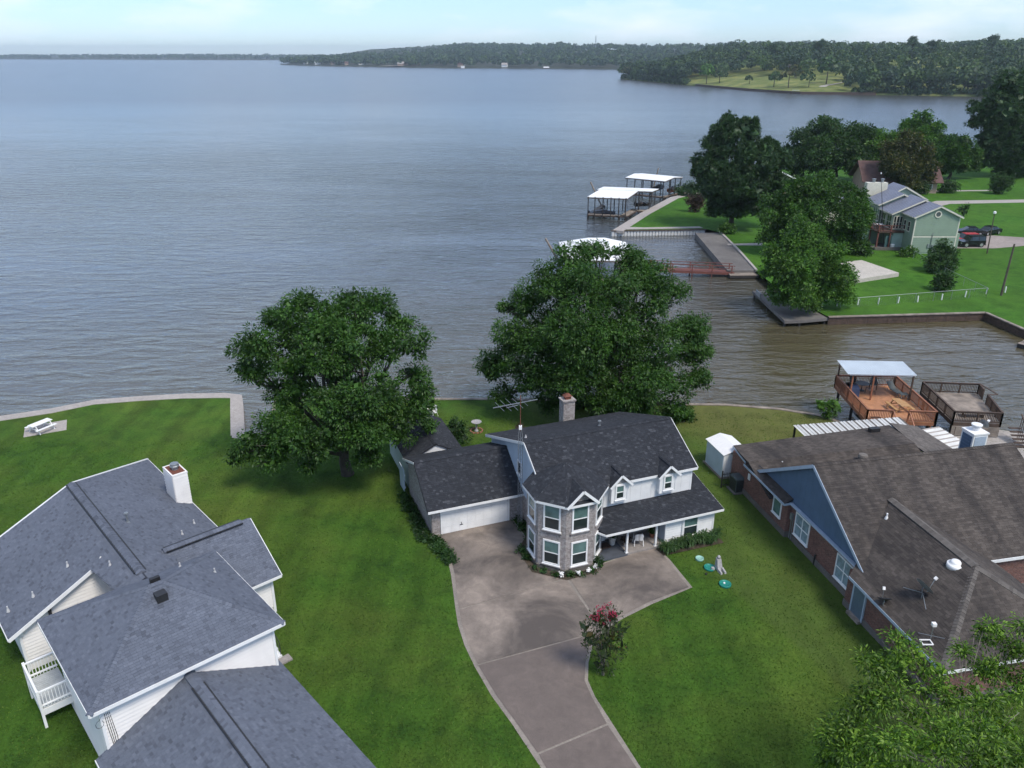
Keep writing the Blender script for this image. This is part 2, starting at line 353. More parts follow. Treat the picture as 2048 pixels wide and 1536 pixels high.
def water_mat():
    t = NT('lake_water'); v = t.coord((1, 1, 1), (0, 0, R(-6)))
    big = t.noise(t.coord((.0016, .006, 1), (0, 0, R(6))), 1.0, 5, .6, .6)
    mud = t.noise(v, .02, 5, .6, .4)
    c = t.ramp(mud, [(.3, (.036, .04, .041)), (.7, (.054, .055, .052))])
    dp = t.n('ShaderNodeVectorMath', operation='DOT_PRODUCT'); t.l(v, dp.inputs[0]); dp.inputs[1].default_value = (.35, -.94, 0)      # muddier in the sheltered canal
    mr = t.n('ShaderNodeMapRange'); t.l(dp.outputs['Value'], mr.inputs['Value']); mr.inputs['From Min'].default_value = -120; mr.inputs['From Max'].default_value = -60
    c = t.mix(mr.outputs[0], c, (.085, .073, .04))
    t.base(c); t.set(Roughness=.035, IOR=1.9)
    w1 = t.noise(t.coord((.17, .5, 1), (0, 0, R(-7))), 1.0, 2, .45, .6)
    w2 = t.noise(t.coord((.62, 1.5, 1), (0, 0, R(9))), 1.0, 4, .6, .5)
    w3 = t.noise(t.coord((1.5, 1.7, 1), (0, 0, R(-20))), 1.0, 3, .6)
    w1 = t.ramp(w1, [(.36, 0.0), (.5, .35), (.64, 1.0)]); w2 = t.ramp(w2, [(.4, 0.0), (.66, 1.0)])
    h = t.mix(.28, w1, w2); h = t.mix(.09, h, w3)
    b = t.n('ShaderNodeBump'); b.inputs['Distance'].default_value = .6
    gust = t.ramp(t.noise(t.coord((.018, .07, 1), (0, 0, R(-10))), 1.0, 4, .6, .8), [(.32, .45), (.66, 1.0)])
    sy = t.n('ShaderNodeSeparateXYZ'); t.l(t.n('ShaderNodeTexCoord').outputs['Object'], sy.inputs[0]); open_ = t.n('ShaderNodeMapRange'); t.l(sy.outputs[1], open_.inputs['Value'])   # calmer out on the open lake
    open_.inputs['From Min'].default_value = 60; open_.inputs['From Max'].default_value = 560; open_.inputs['To Min'].default_value = 1.0; open_.inputs['To Max'].default_value = .12
    ro = t.n('ShaderNodeMapRange'); t.l(sy.outputs[1], ro.inputs['Value']); ro.inputs['From Min'].default_value = 90; ro.inputs['From Max'].default_value = 600; ro.inputs['To Min'].default_value = .035; ro.inputs['To Max'].default_value = .26; t.l(ro.outputs[0], t.b.inputs['Roughness'])
    t.l(t.mix(1.0, t.mix(1.0, t.ramp(big, [(.36, 1.0), (.62, .4)]), gust, 'MULTIPLY'), open_.outputs[0], 'MULTIPLY'), b.inputs['Strength']); t.l(h, b.inputs['Height']); t.l(b.outputs['Normal'], t.b.inputs['Normal'])
    return t.m
M['water'] = water_mat()
# ------------------------------------------------------------------ water, lawns, seawalls
def flat(name, pts, z, mat, kind='structure', parent=None):
    m = MB(); P = [(p[0], p[1], z) for p in pts]
    tris = tessellate_polygon([[Vector(p) for p in P]]); m.v = P
    for t in tris:
        a, b, c = [Vector(P[i]) for i in t]
        m.f.append(tuple(t) if (b - a).cross(c - a).z > 0 else (t[0], t[2], t[1]))
    return m.build(name, mat, parent, kind=kind)
def strip(name, pts, w, z0, z1, mat, side=1, kind='structure', parent=None):   # a thick band beside a polyline
    m = MB(); P = [Vector((p[0], p[1], 0)) for p in pts]; N = []
    for i in range(len(P)):
        d = (P[min(i + 1, len(P) - 1)] - P[max(i - 1, 0)]).normalized(); N.append(Vector((d.y, -d.x, 0)) * w * side)
    for i in range(len(P) - 1):
        a, b, c, d = P[i], P[i + 1], P[i + 1] + N[i + 1], P[i] + N[i]
        q = [a, b, c, d] if (b - a).cross(c - b).z > 0 else [d, c, b, a]
        m.hexa([(p.x, p.y, z0) for p in q], [(p.x, p.y, z1) for p in q])
    return m.build(name, mat, parent, kind=kind)
WZ = -1.0
water = MB().poly([(-8800, -150, WZ), (8800, -150, WZ), (8800, 8800, WZ), (-8800, 8800, WZ)]).build('lake_water', M['water'], kind='structure')

shore_left = [(-100, 42), (-62, 57), (-45.7, 65.2), (-42.1, 66.8), (-39, 68.85), (-35.1, 69.7), (-31.1, 70.3), (-27.4, 70.45), (-25.6, 70.0), (-24.6, 67.2), (-22.75, 61.6)]
shore_mid = [(-20.8, 61.2), (-21.6, 65.5), (-22.3, 69.2), (-15, 69.4), (-7.2, 69.2), (-1.1, 69.2), (3.5, 68.85), (10, 68.4), (16.5, 68), (19.7, 67.9), (24.5, 66.9), (27.6, 65.5), (29.3, 63.6)]
shore_right = [(33, 62.2), (38, 61.9), (41.7, 62.6), (43.7, 61.8), (52, 58), (70, 50), (120, 38)]
lawn_pts = shore_left + shore_mid + shore_right + [(120, -60), (-100, -60)]
lawn = flat('lawn', lawn_pts, 0, M['grass'])
strip('seawall', shore_left, .35, -3, -.03, M['walk'], 1); strip('seawall', shore_mid, .3, -3, -.03, M['wood_grey'], 1); strip('seawall', shore_right, .3, -3, -.03, M['plinth'], 1)
cap_l = strip('seawall_walk', shore_left, 1.15, -.1, .05, M['walk'], 1)
strip('seawall_cap', shore_mid, .38, -.05, .07, M['wood_grey'], 1)
flat('slip_landing', [(-23.9, 61.9), (-22.7, 61.9), (-22.7, 60.6), (-23.6, 60.8)], .045, M['walk'])
flat('lake_patio', [(36, 61.7), (41.7, 62.5), (43.7, 61.7), (52, 57.5), (52, 52), (40, 54.5)], .02, M['walk'])

pen_pts = [(18.3, 146.5), (26, 163.5), (35.5, 182.7), (42, 190), (55, 219), (85, 245), (122, 261), (156, 279), (260, 300), (430, 310), (430, 30), (120, 45), (75, 66), (60.2, 89.3), (59.2, 96.2), (38.9, 94.4),
           (36.6, 106), (36.4, 117.4), (37.2, 131), (37.6, 144.8), (35.6, 148.0), (27, 147.2)]
flat('peninsula_lawn', pen_pts, 0, M['grass_far'])
wk = strip('peninsula_walk', [(18.4, 146.5), (26, 163.5), (35.5, 182.7), (42, 190)], 2.0, -.4, .05, M['walk'], 1)
strip('seawall', [(42, 190), (55, 219), (85, 245), (122, 261), (156, 279), (260, 300)], .6, -3, .03, M['ramp'], 1)
flat('peninsula_path', [(18.9, 146.9), (35.4, 148.4), (35.0, 149.9), (24.6, 149.0), (20.4, 149.6)], .055, M['walk'])
# sheet-pile bulkhead along the point: each corrugation a pile
bulk = thing('sheet_pile_bulkhead', 'pale corrugated sheet pile wall along the tip of the grassy point', 'bulkhead', (18.3, 146.4, 0))
n_ = 30; pm = MB()
pm.hexa([(0, -.12, -2.6), (.34, -.12, -2.6), (.46, .08, -2.6), (-.12, .08, -2.6)], [(0, -.12, -.12), (.34, -.12, -.12), (.46, .08, -.12), (-.12, .08, -.12)])
pme = pm.mesh('pile'); 
for k in range(n_):
    o = link('pile', pme, M['tin'], bulk); o.location = (k * .58, k * .038, 0)
MB().bar((-.2, -.05, -.05), (17.5, 1.05, -.05), .4, .16).build('cap_beam', M['wood_dark'], bulk)
# timber bulkhead round the canal side of the green house lot
bw = thing('timber_bulkhead', 'rust brown timber bulkhead edging the fenced lawn by the canal', 'bulkhead', (38.9, 94.4, 0))
for a, b in (((38.9, 94.4), (59.2, 96.2)), ((59.2, 96.2), (60.2, 89.3)), ((60.2, 89.3), (75, 66))):
    p, q = Vector((*a, 0)) - bw.location, Vector((*b, 0)) - bw.location; d = (q - p); L = d.length; n = max(1, int(L / 2.4))
    for i in range(n):
        s, e = p + d * (i / n), p + d * ((i + 1) / n)
        for z in (-.85, -.55, -.25): MB().bar((s.x, s.y, z), (e.x - d.x / L * .03, e.y - d.y / L * .03, z), .14, .28).build('plank', M['wood_dark'], bw)
    MB().bar((p.x, p.y, .02), (q.x, q.y, .02), .42, .12).build('cap_board', M['wood_grey'], bw)
    MB().bar((p.x, p.y, -2), (q.x, q.y, -2), .13, 2.0).build('footing', M['wood_dark'], bw)
# boat ramp, dock platforms
MB().slab([(33.1, 144.6, -.05), (32.2, 117.5, -.05), (36.3, 117.5, -.05), (37.5, 144.8, -.05)], 1.3).build('boat_ramp', M['ramp'], kind='structure')
strip('ramp_kerb', [(37.5, 144.8), (37.1, 131), (36.3, 117.3)], .35, -.2, .16, M['walk'], -1)
t = thing('concrete_dock', 'L shaped grey concrete dock beside the leafy tree on the canal', 'dock', (33, 106.5, 0))
MB().slab([(0, .2, -.15), (.2, -13.2, -.15), (2.4, -13.0, -.15), (3.3, .1, -.15)], .35).build('deck_slab', M['ramp'], t)
MB().slab([(2.41, -13.0, -.15), (6.1, -12.0, -.15), (5.0, -7.5, -.15), (2.85, -6.5, -.15)], .35).build('deck_slab', M['ramp'], t)
for x, y in ((.2, -.3), (.3, -6), (.4, -12.7), (2.2, -12.7), (5.6, -11.8)): MB().tube([(x, y, -3), (x, y, -.3)], .16, 8).build('piling', M['pile'], t)
MB().box(-.1, -3.5, -.12, .06, -1.5, .5).build('fender_board', M['galv'], t)
# paths, drives on the peninsula
flat('garden_path', [at(1455, 488), at(1525, 486), at(1525, 491), at(1455, 491)], .03, M['walk'])
flat('lane', [at(1850, 408), at(1872, 402), at(2060, 399), at(2060, 405), at(1900, 408), at(1870, 415)], .03, M['walk'])
flat('garden_path', [at(1815, 381.5), at(1990, 380), at(1990, 382), at(1815, 384)], .03, M['walk'])
flat('car_court', [at(1906, 497), at(1912, 478), at(1985, 471), at(2060, 476), at(2060, 491), at(1990, 497)], .03, M['gravel'])
pad = thing('concrete_pad', 'pale concrete slab on the lawn beside the bright tree', 'slab', (*at(1755, 556), 0))
px_ = [at(1690, 566), at(1715, 566), at(1797, 553), at(1722, 527), at(1680, 532)]
MB().slab([(p[0] - pad.location.x, p[1] - pad.location.y, .55) for p in px_], .6).build('slab', M['pad'], pad)

# ------------------------------------------------------------------ driveway in poured slabs
dw = [[(879, 1070), (1023, 1038), (1063, 1090), (1053, 1112), (1080, 1143), (1133, 1157), (1025, 1190), (917, 1219), (908, 1150), (903, 1128)],
      [(917, 1220), (1133, 1158), (1187, 1235), (1207, 1258), (1180, 1269), (955, 1330), (935, 1290), (922, 1250)],
      [(955, 1331), (1180, 1270), (1207, 1259), (1180, 1292), (1172, 1325), (1171, 1362), (1185, 1395), (1215, 1449), (1075, 1508), (1030, 1445), (990, 1390)],
      [(1076, 1509), (1216, 1450), (1275, 1536), (1345, 1625), (1150, 1625), (1090, 1536)],
      [(1138, 1157), (1194, 1132), (1309, 1092), (1337, 1122), (1379, 1175), (1300, 1205), (1240, 1235), (1208, 1258), (1188, 1234)]]
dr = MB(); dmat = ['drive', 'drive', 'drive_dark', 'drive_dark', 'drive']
ctr_all = []
drive_o = bpy.data.objects.new('driveway', None); COL.objects.link(drive_o); drive_o['kind'] = 'structure'
base_pts = [at(*p) for p in [(875, 1070), (1024, 1037), (1065, 1090), (1056, 1112), (1082, 1140), (1134, 1154), (1194, 1130), (1310, 1090), (1341, 1121), (1385, 1175), (1303, 1209), (1245, 1238), (1213, 1260), (1185, 1293), (1177, 1325), (1176, 1361), (1190, 1393), (1282, 1536), (1352, 1625), (1143, 1625), (1083, 1538), (1023, 1447), (983, 1392), (949, 1333), (929, 1291), (916, 1250), (911, 1219), (902, 1150), (897, 1128)]]
flat('slab_bed', base_pts, .012, M['drive_edge'], None, drive_o)
for k, pl in enumerate(dw):
    P = [Vector((*at(*p), 0)) for p in pl]; c = sum(P, Vector()) / len(P)
    P = [p + (c - p).normalized() * .05 for p in P]
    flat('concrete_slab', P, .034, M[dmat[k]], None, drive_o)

# ------------------------------------------------------------------ builders for houses
def rooftop(parent, name, pts, mat, under, expo=.14, tab=.21, thick=.1, single=0, shingles=True, lift=.016):
    """a planar roof face (first edge = eave, seen anticlockwise from above) covered with real shingle tabs"""
    P = [Vector(p) for p in pts]
    e0 = P[1] - P[0]; hx = Vector((e0.x, e0.y, 0)).normalized(); hy = Vector((-hx.y, hx.x, 0)); num = den = 0.0; gx = e0.z / max(1e-6, Vector((e0.x, e0.y, 0)).length)
    for p in P[2:]: dd_ = p - P[0]; a_ = dd_.dot(hy); b_ = dd_.z - gx * dd_.dot(hx); num += a_ * b_; den += a_ * a_
    gy = num / den if den > 1e-6 else 0.0                                    # true plane through the eave
    P = [Vector((p.x, p.y, P[0].z + gx * (p - P[0]).dot(hx) + gy * (p - P[0]).dot(hy))) for p in P]
    rf = MB().slab(P, thick).build(name, under, parent)
    if not shingles: return rf
    ex = (P[1] - P[0]).normalized(); nn = Vector((0, 0, 0))
    for i in range(1, len(P) - 1): nn += (P[i] - P[0]).cross(P[i + 1] - P[0])
    nn.normalize()
    if nn.z < 0: nn = -nn
    up = nn.cross(ex)
    if up.z < 0: up = -up; 
    U = [((p - P[0]).dot(ex), (p - P[0]).dot(up)) for p in P]
    tmin, tmax = min(u[1] for u in U), max(u[1] for u in U)
    def span(t):
        xs = []
        for i in range(len(U)):
            (x0, t0), (x1, t1) = U[i], U[(i + 1) % len(U)]
            if (t0 <= t) != (t1 <= t): xs.append(x0 + (x1 - x0) * (t - t0) / (t1 - t0))
        xs.sort(); return list(zip(xs[::2], xs[1::2]))
    out = []; row = 0; t = tmin
    while t < tmax - .02:
        t1 = min(t + expo, tmax); tm = (t + t1) / 2
        lo = span(min(t + .004, tmax - .003)); hi = span(t1 - .004)
        for k, (a, b) in enumerate(lo):
            c, d = hi[k] if k < len(hi) else span(tm)[0] if span(tm) else (a, b)
            off = (row * .47 % 1.0) * tab + random.uniform(-.03, .03); x = min(a, c) - tab + off
            while x < max(b, d):
                w = tab * random.uniform(.72, 1.25); x0, x1 = x + .003, x + w - .004; x += w
                b0, b1 = max(a, x0), min(b, x1); h0, h1 = max(c, x0), min(d, x1)
                if b1 - b0 < .015 and h1 - h0 < .015: continue
                if b1 < b0: b0 = b1 = (b0 + b1) / 2
                if h1 < h0: h0 = h1 = (h0 + h1) / 2
                l = lift * random.uniform(.75, 1.5)
                out.append(((b0, t - .004), (b1, t - .004), (h1, t1), (h0, t1), l))
        t = t1; row += 1
    def p3(x, y, h): return tuple(P[0] + ex * x + up * y + nn * h)
    def geo(m, q):
        A = [p3(*q[0], q[4]), p3(*q[1], q[4]), p3(*q[2], .005), p3(*q[3], .005), p3(*q[0], 0), p3(*q[1], 0)]
        i = len(m.v); m.v += A; m.f += [(i, i + 1, i + 2, i + 3), (i + 4, i + 5, i + 1, i), (i + 5, i + 2, i + 1), (i + 4, i, i + 3)]
    if single:
        out.sort(key=lambda q: p3(*q[0], 0)[2] - 0.0)      # the lowest courses show largest
        for q in out[:single]:
            m = MB(); geo(m, q); m.build('shingle', mat, rf)
        out = out[single:]
    m = MB()
    for q in out: geo(m, q)
    m.build('shingles', mat, rf, kind='stuff')
    return rf
def ridge(parent, p, q, mat, w=.17, n0=None, drop=.45, lift=.03, step=.2):
    p, q = Vector(p), Vector(q); d = q - p; L = d.length; d.normalize(); s = d.cross(Vector((0, 0, 1))).normalized()
    m = MB(); k = 0.0
    while k < L:
        e = min(k + step, L); a = p + d * k + V(0, 0, lift + .02); b = p + d * e + V(0, 0, lift)
        dn = V(0, 0, -w * drop)
        m.poly([a - s * w + dn, a, b, b - s * w + dn][::-1]); m.poly([a, a + s * w + dn, b + s * w + dn, b][::-1])
        m.poly([a - s * w + dn, a - s * w + dn - V(0, 0, .035), a + s * w + dn - V(0, 0, .035), a + s * w + dn, a])
        for sg in (-1, 1): m.poly([a + s * w * sg + dn, b + s * w * sg + dn, b + s * w * sg + dn - V(0, 0, .05), a + s * w * sg + dn - V(0, 0, .05)])
        k = e
    return m.build('ridge_cap', mat, parent)
def fascia(parent, p, q, mat, h=.16, w=.035, off=(0, 0, 0)):
    p, q = Vector(p) + Vector(off), Vector(q) + Vector(off)
    return MB().bar(p - V(0, 0, h / 2 + .005), q - V(0, 0, h / 2 + .005), w, h).build('fascia', mat, parent)
def prism_u(parent, name, prof, u0, u1, mat):       # profile in (v, z), swept along u
    return MB().hexa([(u0, v, z) for v, z in prof], [(u1, v, z) for v, z in prof]).build(name, mat, parent)
def window(parent, P, d, n, w, h, fmat=None, lower='pane', upper='blind', fw=.075, double=True, depth=.06, mull=0, sill=True):
    """P = bottom-left corner on the wall, d along the wall, n outwards"""
    fmat = fmat or M['white']; P, d, n = Vector(P), Vector(d).normalized(), Vector(n).normalized(); z = V(0, 0, 1); m = MB()
    def rect(x0, x1, y0, y1, o0, o1):
        m.hexa([P + d * x + z * y + n * o0 for x, y in ((x0, y0), (x1, y0), (x1, y1), (x0, y1))], [P + d * x + z * y + n * o1 for x, y in ((x0, y0), (x1, y0), (x1, y1), (x0, y1))])
    rect(0, fw, 0, h, -.03, depth); rect(w - fw, w, 0, h, -.03, depth); rect(fw, w - fw, h - fw, h, -.03, depth); rect(fw, w - fw, 0, fw, -.03, depth)
    if double: rect(fw, w - fw, h * .47, h * .47 + .055, -.03, depth * .8)
    for k in range(mull): rect(w * (k + 1) / (mull + 1) - .025, w * (k + 1) / (mull + 1) + .025, fw, h - fw, -.028, depth * .75)
    if sill: rect(-.04, w + .04, -.06, -.002, -.03, depth + .05)
    o = m.build('window', fmat, parent)
    def pane(y0, y1, mt, off):
        MB().hexa([P + d * x + z * y + n * .0 for x, y in ((fw, y0), (w - fw, y0), (w - fw, y1), (fw, y1))], [P + d * x + z * y + n * off for x, y in ((fw, y0), (w - fw, y0), (w - fw, y1), (fw, y1))]).build('pane', M[mt], o)
    if double: pane(fw, h * .47, lower, .012); pane(h * .47 + .055, h - fw, upper, .02)
    else: pane(fw, h - fw, upper, .015)
    return o
def planks(parent, P, d, n, width, z_lo, tops, mat, course=.18, name='plank', back=.0):
    """lap siding: boards clipped under a roof line given as [(x, z), ...] along the wall"""
    P, d, n = Vector(P), Vector(d).normalized(), Vector(n).normalized()
    def topz(x):
        for (x0, z0), (x1, z1) in zip(tops, tops[1:]):
            if x0 <= x <= x1: return z0 + (z1 - z0) * (x - x0) / max(1e-6, x1 - x0)
        return tops[-1][1] if x > tops[-1][0] else tops[0][1]
    N = 60; xs = [width * i / N for i in range(N + 1)]; zmax = max(z for _, z in tops); y = z_lo
    while y < zmax - .02:
        y1 = min(y + course, zmax)
        ok = [x for x in xs if topz(x) >= y1 - 1e-4]; okl = [x for x in xs if topz(x) >= y + .002]
        if len(okl) > 1:
            a0, a1 = okl[0], okl[-1]; b0, b1 = (ok[0], ok[-1]) if len(ok) > 1 else ((a0 + a1) / 2 - .01, (a0 + a1) / 2 + .01)
            q = lambda x, z, o: P + d * x + V(0, 0, z) + n * o
            MB().hexa([q(a0, y, -.01), q(a1, y, -.01), q(a1, y, .05), q(a0, y, .05)], [q(b0, y1, -.01), q(b1, y1, -.01), q(b1, y1, .012), q(b0, y1, .012)]).build(name, mat, parent)
        y = y1
def vent_pipe(parent, p, r=.05, h=.35, mat=None, hood=False):
    m = MB().tube([Vector(p) - V(0, 0, .15), Vector(p) + V(0, 0, h)], r, 8)
    if hood: m.lathe([(r * 1.2, h), (r * 2.2, h + .03), (r * 2.0, h + .1), (.01, h + .13)], 10, p)
    m.lathe([(r * 2.4, -.08), (r * 1.4, .08)], 8, p)
    return m.build('roof_vent', mat or M['vent'], parent)

# ------------------------------------------------------------------ the brick and siding house in the middle
h1 = thing('brick_house', 'two storey house with pale brick octagonal bay and charcoal shingle roof', 'house', (-5.37, 45.98, 0), R(21))
C_, K_ = M['rf_charcoal'], M['underlay']
# garage wing
prism_u(h1, 'garage_wall', [(0, -.1), (6.05, -.1), (6.05, 2.85), (2.8, 4.12), (0, 2.05)], 0, 6.6, M['brick_pale'])
MB().slab([(.012, 0, 0), (.012, 6.0, 0), (.012, 6.0, 2.7), (.012, 2.8, 4.0), (.012, 0, 1.9)], .04, (-1, 0, 0)).build('side_wall', plain('grey_rendered_wall', (.26, .25, .24), .85, .18, 1.3, dirt=.4), h1)
rooftop(h1, 'garage_roof', [(-.33, -.5, 2.22), (6.5, -.5, 2.22), (6.5, 2.8, 4.3), (-.33, 2.8, 4.3)], C_, K_)
rooftop(h1, 'garage_roof', [(6.5, 6.25, 2.95), (-.33, 6.25, 2.95), (-.33, 2.8, 4.3), (6.5, 2.8, 4.3)], C_, K_)
ridge(h1, (-.33, 2.8, 4.3), (6.45, 2.8, 4.3), C_)
fascia(h1, (-.33, -.52, 2.2), (6.4, -.52, 2.2), M['white'], .17)
fascia(h1, (-.36, 2.75, 4.27), (-.36, 6.2, 2.93), M['white']); fascia(h1, (-.345, -.5, 2.17), (-.345, 2.75, 4.25), K_, .1)
gd = MB().box(.72, -.05, 0, 5.42, .02, 2.0).build('garage_door', M['white'], h1)
for r_ in range(4):
    for c_ in range(8):
        x0 = .76 + c_ * .58; z0 = .04 + r_ * .49
        MB().box(x0, -.068, z0, x0 + .565, -.05, z0 + .475).build('panel', M['white'], gd)
MB().bar((2.05, -.09, .52), (2.05, -.09, .7), .03).bar((1.93, -.09, .5), (2.17, -.09, .5), .03).build('handle', M['black'], gd)
for x in (.62, 5.44): MB().box(x, -.07, 0, x + .1, .01, 2.06).build('door_trim', M['white'], h1)
# main block: saltbox
prof = [(-4.7, -.1), (6.0, -.1), (6.0, 3.5), (-1.4, 6.35), (-4.7, 4.2)]
prism_u(h1, 'wall', prof, 6.42, 16.85, M['siding'])
MB().slab([(6.405, -4.7, 2.1), (6.405, 5.9, 2.1), (6.405, 5.9, 3.45), (6.405, -1.4, 6.25), (6.405, -4.7, 4.15)], .05, (-1, 0, 0)).build('gable_wall', M['siding_blue_shade'], h1)
MB().slab([(6.40, -4.7, -.05), (6.40, 0, -.05), (6.40, 0, 2.1), (6.40, -4.7, 2.1)], .05, (-1, 0, 0)).build('brick_wall', M['brick_pale'], h1)
re_, rr = (-4.95, 4.42), (-1.4, 6.6)
rooftop(h1, 'main_roof', [(6.05, re_[0], re_[1]), (17.15, re_[0], re_[1]), (17.0, *rr), (6.05, *rr)], C_, K_)
rooftop(h1, 'main_roof', [(17.35, 6.25, 3.7), (6.05, 6.25, 3.7), (6.05, *rr), (17.0, *rr)], C_, K_)
ridge(h1, (6.05, *rr), (17.0, *rr), C_)
fascia(h1, (6.03, rr[0], rr[1]), (6.03, 6.25, 3.7), M['white'], .19); fascia(h1, (6.03, *re_), (6.03, *rr), M['white'], .17)
fascia(h1, (9.3, re_[0] - .02, re_[1]), (17.15, re_[0] - .02, re_[1]), M['white'], .17); fascia(h1, (17.17, *re_), (17.02, *rr), M['white'], .15)
for k in range(10):      # upright grooved boards of the upper front wall
    x0 = 9.2 + k * .765
    MB().box(x0, -4.735, 2.6, x0 + .755, -4.69, 4.3).build('panel', M['siding'], h1)
MB().box(16.78, -4.76, 2.6, 16.9, -4.64, 4.3).build('corner_board', M['white'], h1)
window(h1, (6.39, .55, 3.35), (0, -1, 0), (-1, 0, 0), .75, 1.0, upper='pane', double=False)
window(h1, (6.38, -1.55, .75), (0, -1, 0), (-1, 0, 0), .8, 1.2)
# porch roof and front room
rooftop(h1, 'porch_roof', [(9.35, -7.02, 2.17), (18.05, -7.02, 2.17), (18.05, -3.2, 2.98), (16.85, -3.2, 2.98), (16.85, -4.7, 2.66), (9.0, -4.7, 2.66), (8.9, -6.2, 2.345)], C_, K_)
fascia(h1, (9.35, -7.04, 2.16), (18.05, -7.04, 2.16), M['white'], .15); fascia(h1, (18.06, -7.02, 2.16), (18.06, -3.2, 2.97), M['white'], .13); fascia(h1, (8.85, -6.5, 2.25), (9.35, -7.04, 2.16), M['white'], .13)
MB().box(13.97, -6.58, -.05, 17.6, -3.1, 2.1).build('front_room_wall', M['siding_blue_shade'], h1)
planks(h1, (13.95, -6.6, 0), (1, 0, 0), (0, -1, 0), 3.66, .1, [(0, 2.08), (3.66, 2.08)], M['siding'], .18)
for x in (13.9, 17.53): MB().box(x, -6.66, 0, x + .11, -6.56, 2.1).build('corner_board', M['white'], h1)
window(h1, (15.15, -6.665, .32), (1, 0, 0), (0, -1, 0), 1.3, 1.72, upper='blind', lower='pane', fw=.16)
MB().box(8.6, -6.75, -.05, 11.15, -4.7, .12).build('porch_floor', M['porch_grey'], h1); MB().box(11.16, -6.7, -.05, 13.95, -4.7, .16).build('porch_floor', M['porch_pale'], h1)
MB().box(10.95, -4.76, 0, 13.96, -4.71, 2.4).build('brick_wall', M['brick_pale'], h1)
for x in (11.15, 13.28): MB().box(x - .06, -6.62, .12, x + .06, -6.5, 2.2).box(x - .1, -6.66, .12, x + .1, -6.46, .2).build('porch_post', M['white'], h1)
MB().box(9.3, -6.9, 2.0, 13.97, -6.8, 2.13).build('porch_beam', M['white'], h1)
dd = MB().box(9.55, -4.79, .12, 10.5, -4.72, 2.1).build('front_door', M['white'], h1)
MB().box(9.68, -4.815, 1.25, 10.37, -4.78, 1.95).build('pane', M['pane'], dd); MB().box(9.68, -4.815, .25, 10.0, -4.78, 1.1).box(10.06, -4.815, .25, 10.37, -4.78, 1.1).build('panel', M['siding'], dd)
window(h1, (12.3, -4.77, .4), (1, 0, 0), (0, -1, 0), 1.05, 1.4, upper='pane')
# dormers
for u0, pk, u1 in ((10.67, 11.42, 11.87), (14.22, 15.02, 15.46)):
    um = (u0 + u1) / 2
    d_ = MB().box(u0, -5.05, 3.08, u1, -4.6, 4.42).build('dormer_wall', M['siding'], h1)
    MB().slab([(u0, -5.06, 4.4), (u1, -5.06, 4.4), (um, -5.06, 5.02)], .3, (0, -1, 0)).build('dormer_gable', M['brick_pale'], h1)
    window(h1, (um - .34, -5.06, 3.25), (1, 0, 0), (0, -1, 0), .68, 1.08, fw=.1)
    for x in (u0 - .02, u1 - .07): MB().box(x, -5.09, 3.05, x + .09, -5.0, 4.4).build('corner_board', M['white'], h1)
    MB().box(u0, -5.08, 3.03, u1, -4.98, 3.13).build('sill_board', M['white'], h1)
    e = .2; pz = 5.14; ez = 4.36; bz = -1.4 - (6.6 - pz) / .614; be = -1.4 - (6.6 - ez) / .614
    rooftop(h1, 'dormer_roof', [(u0 - e, be, ez), (u0 - e, -5.3, ez), (um, -5.3, pz), (um, bz, pz)], C_, K_, thick=.06)
    rooftop(h1, 'dormer_roof', [(u1 + e, -5.3, ez), (u1 + e, be, ez), (um, bz, pz), (um, -5.3, pz)], C_, K_, thick=.06)
    ridge(h1, (um, -5.3, pz), (um, bz, pz), C_, .1)
    fascia(h1, (u0 - e, -5.32, ez), (um, -5.32, pz), M['white'], .15); fascia(h1, (um, -5.32, pz), (u1 + e, -5.32, ez), M['white'], .15)
# octagonal bay
bc = (7.475, -4.87); s8 = math.tan(math.pi / 8)
def octo(ap, z, a0=0): return [(bc[0] + ap / math.cos(math.pi / 8) * math.cos(math.pi / 8 + k * math.pi / 4), bc[1] + ap / math.cos(math.pi / 8) * math.sin(math.pi / 8 + k * math.pi / 4), z) for k in range(8)]
MB().hexa(octo(2.23, .3), octo(2.23, 5.0)).build('bay_wall', M['brick_pale'], h1); MB().hexa(octo(2.3, -.1), octo(2.3, .3)).build('bay_plinth', M['plinth'], h1)
ap_e = 2.5; ez = 4.98; E8 = octo(ap_e, ez); apex = (bc[0], bc[1], 6.55)
for k in range(8):
    a, b = E8[k], E8[(k + 1) % 8]
    rooftop(h1, 'bay_roof', [a, b, apex], C_, K_, thick=.06)
    if k in (3, 4, 5, 6, 7): fascia(h1, a, b, M['white'], .16); ridge(h1, b, apex, C_, .1, lift=.015)
for k in (3, 4, 5, 6):
    ang = (k + 1) * math.pi / 4; n = V(math.cos(ang), math.sin(ang), 0); d = V(-n.y, n.x, 0)
    if k == 6: pass
    for zb, hh in ((.52, 1.72), (2.98, 1.78)):
        wv = 1.12; P = V(bc[0], bc[1], zb) + n * 2.235 - d * wv / 2
        window(h1, P, d, n, wv, hh, fw=.1)
        MB().hexa([P + d * x + n * o + V(0, 0, -.17) for x, o in ((-.1, 0), (wv + .1, 0), (wv + .1, .09), (-.1, .09))], [P + d * x + n * o + V(0, 0, -.07) for x, o in ((-.1, 0), (wv + .1, 0), (wv + .1, .13), (-.1, .13))]).build('brick_sill', M['brick_pale'], h1)
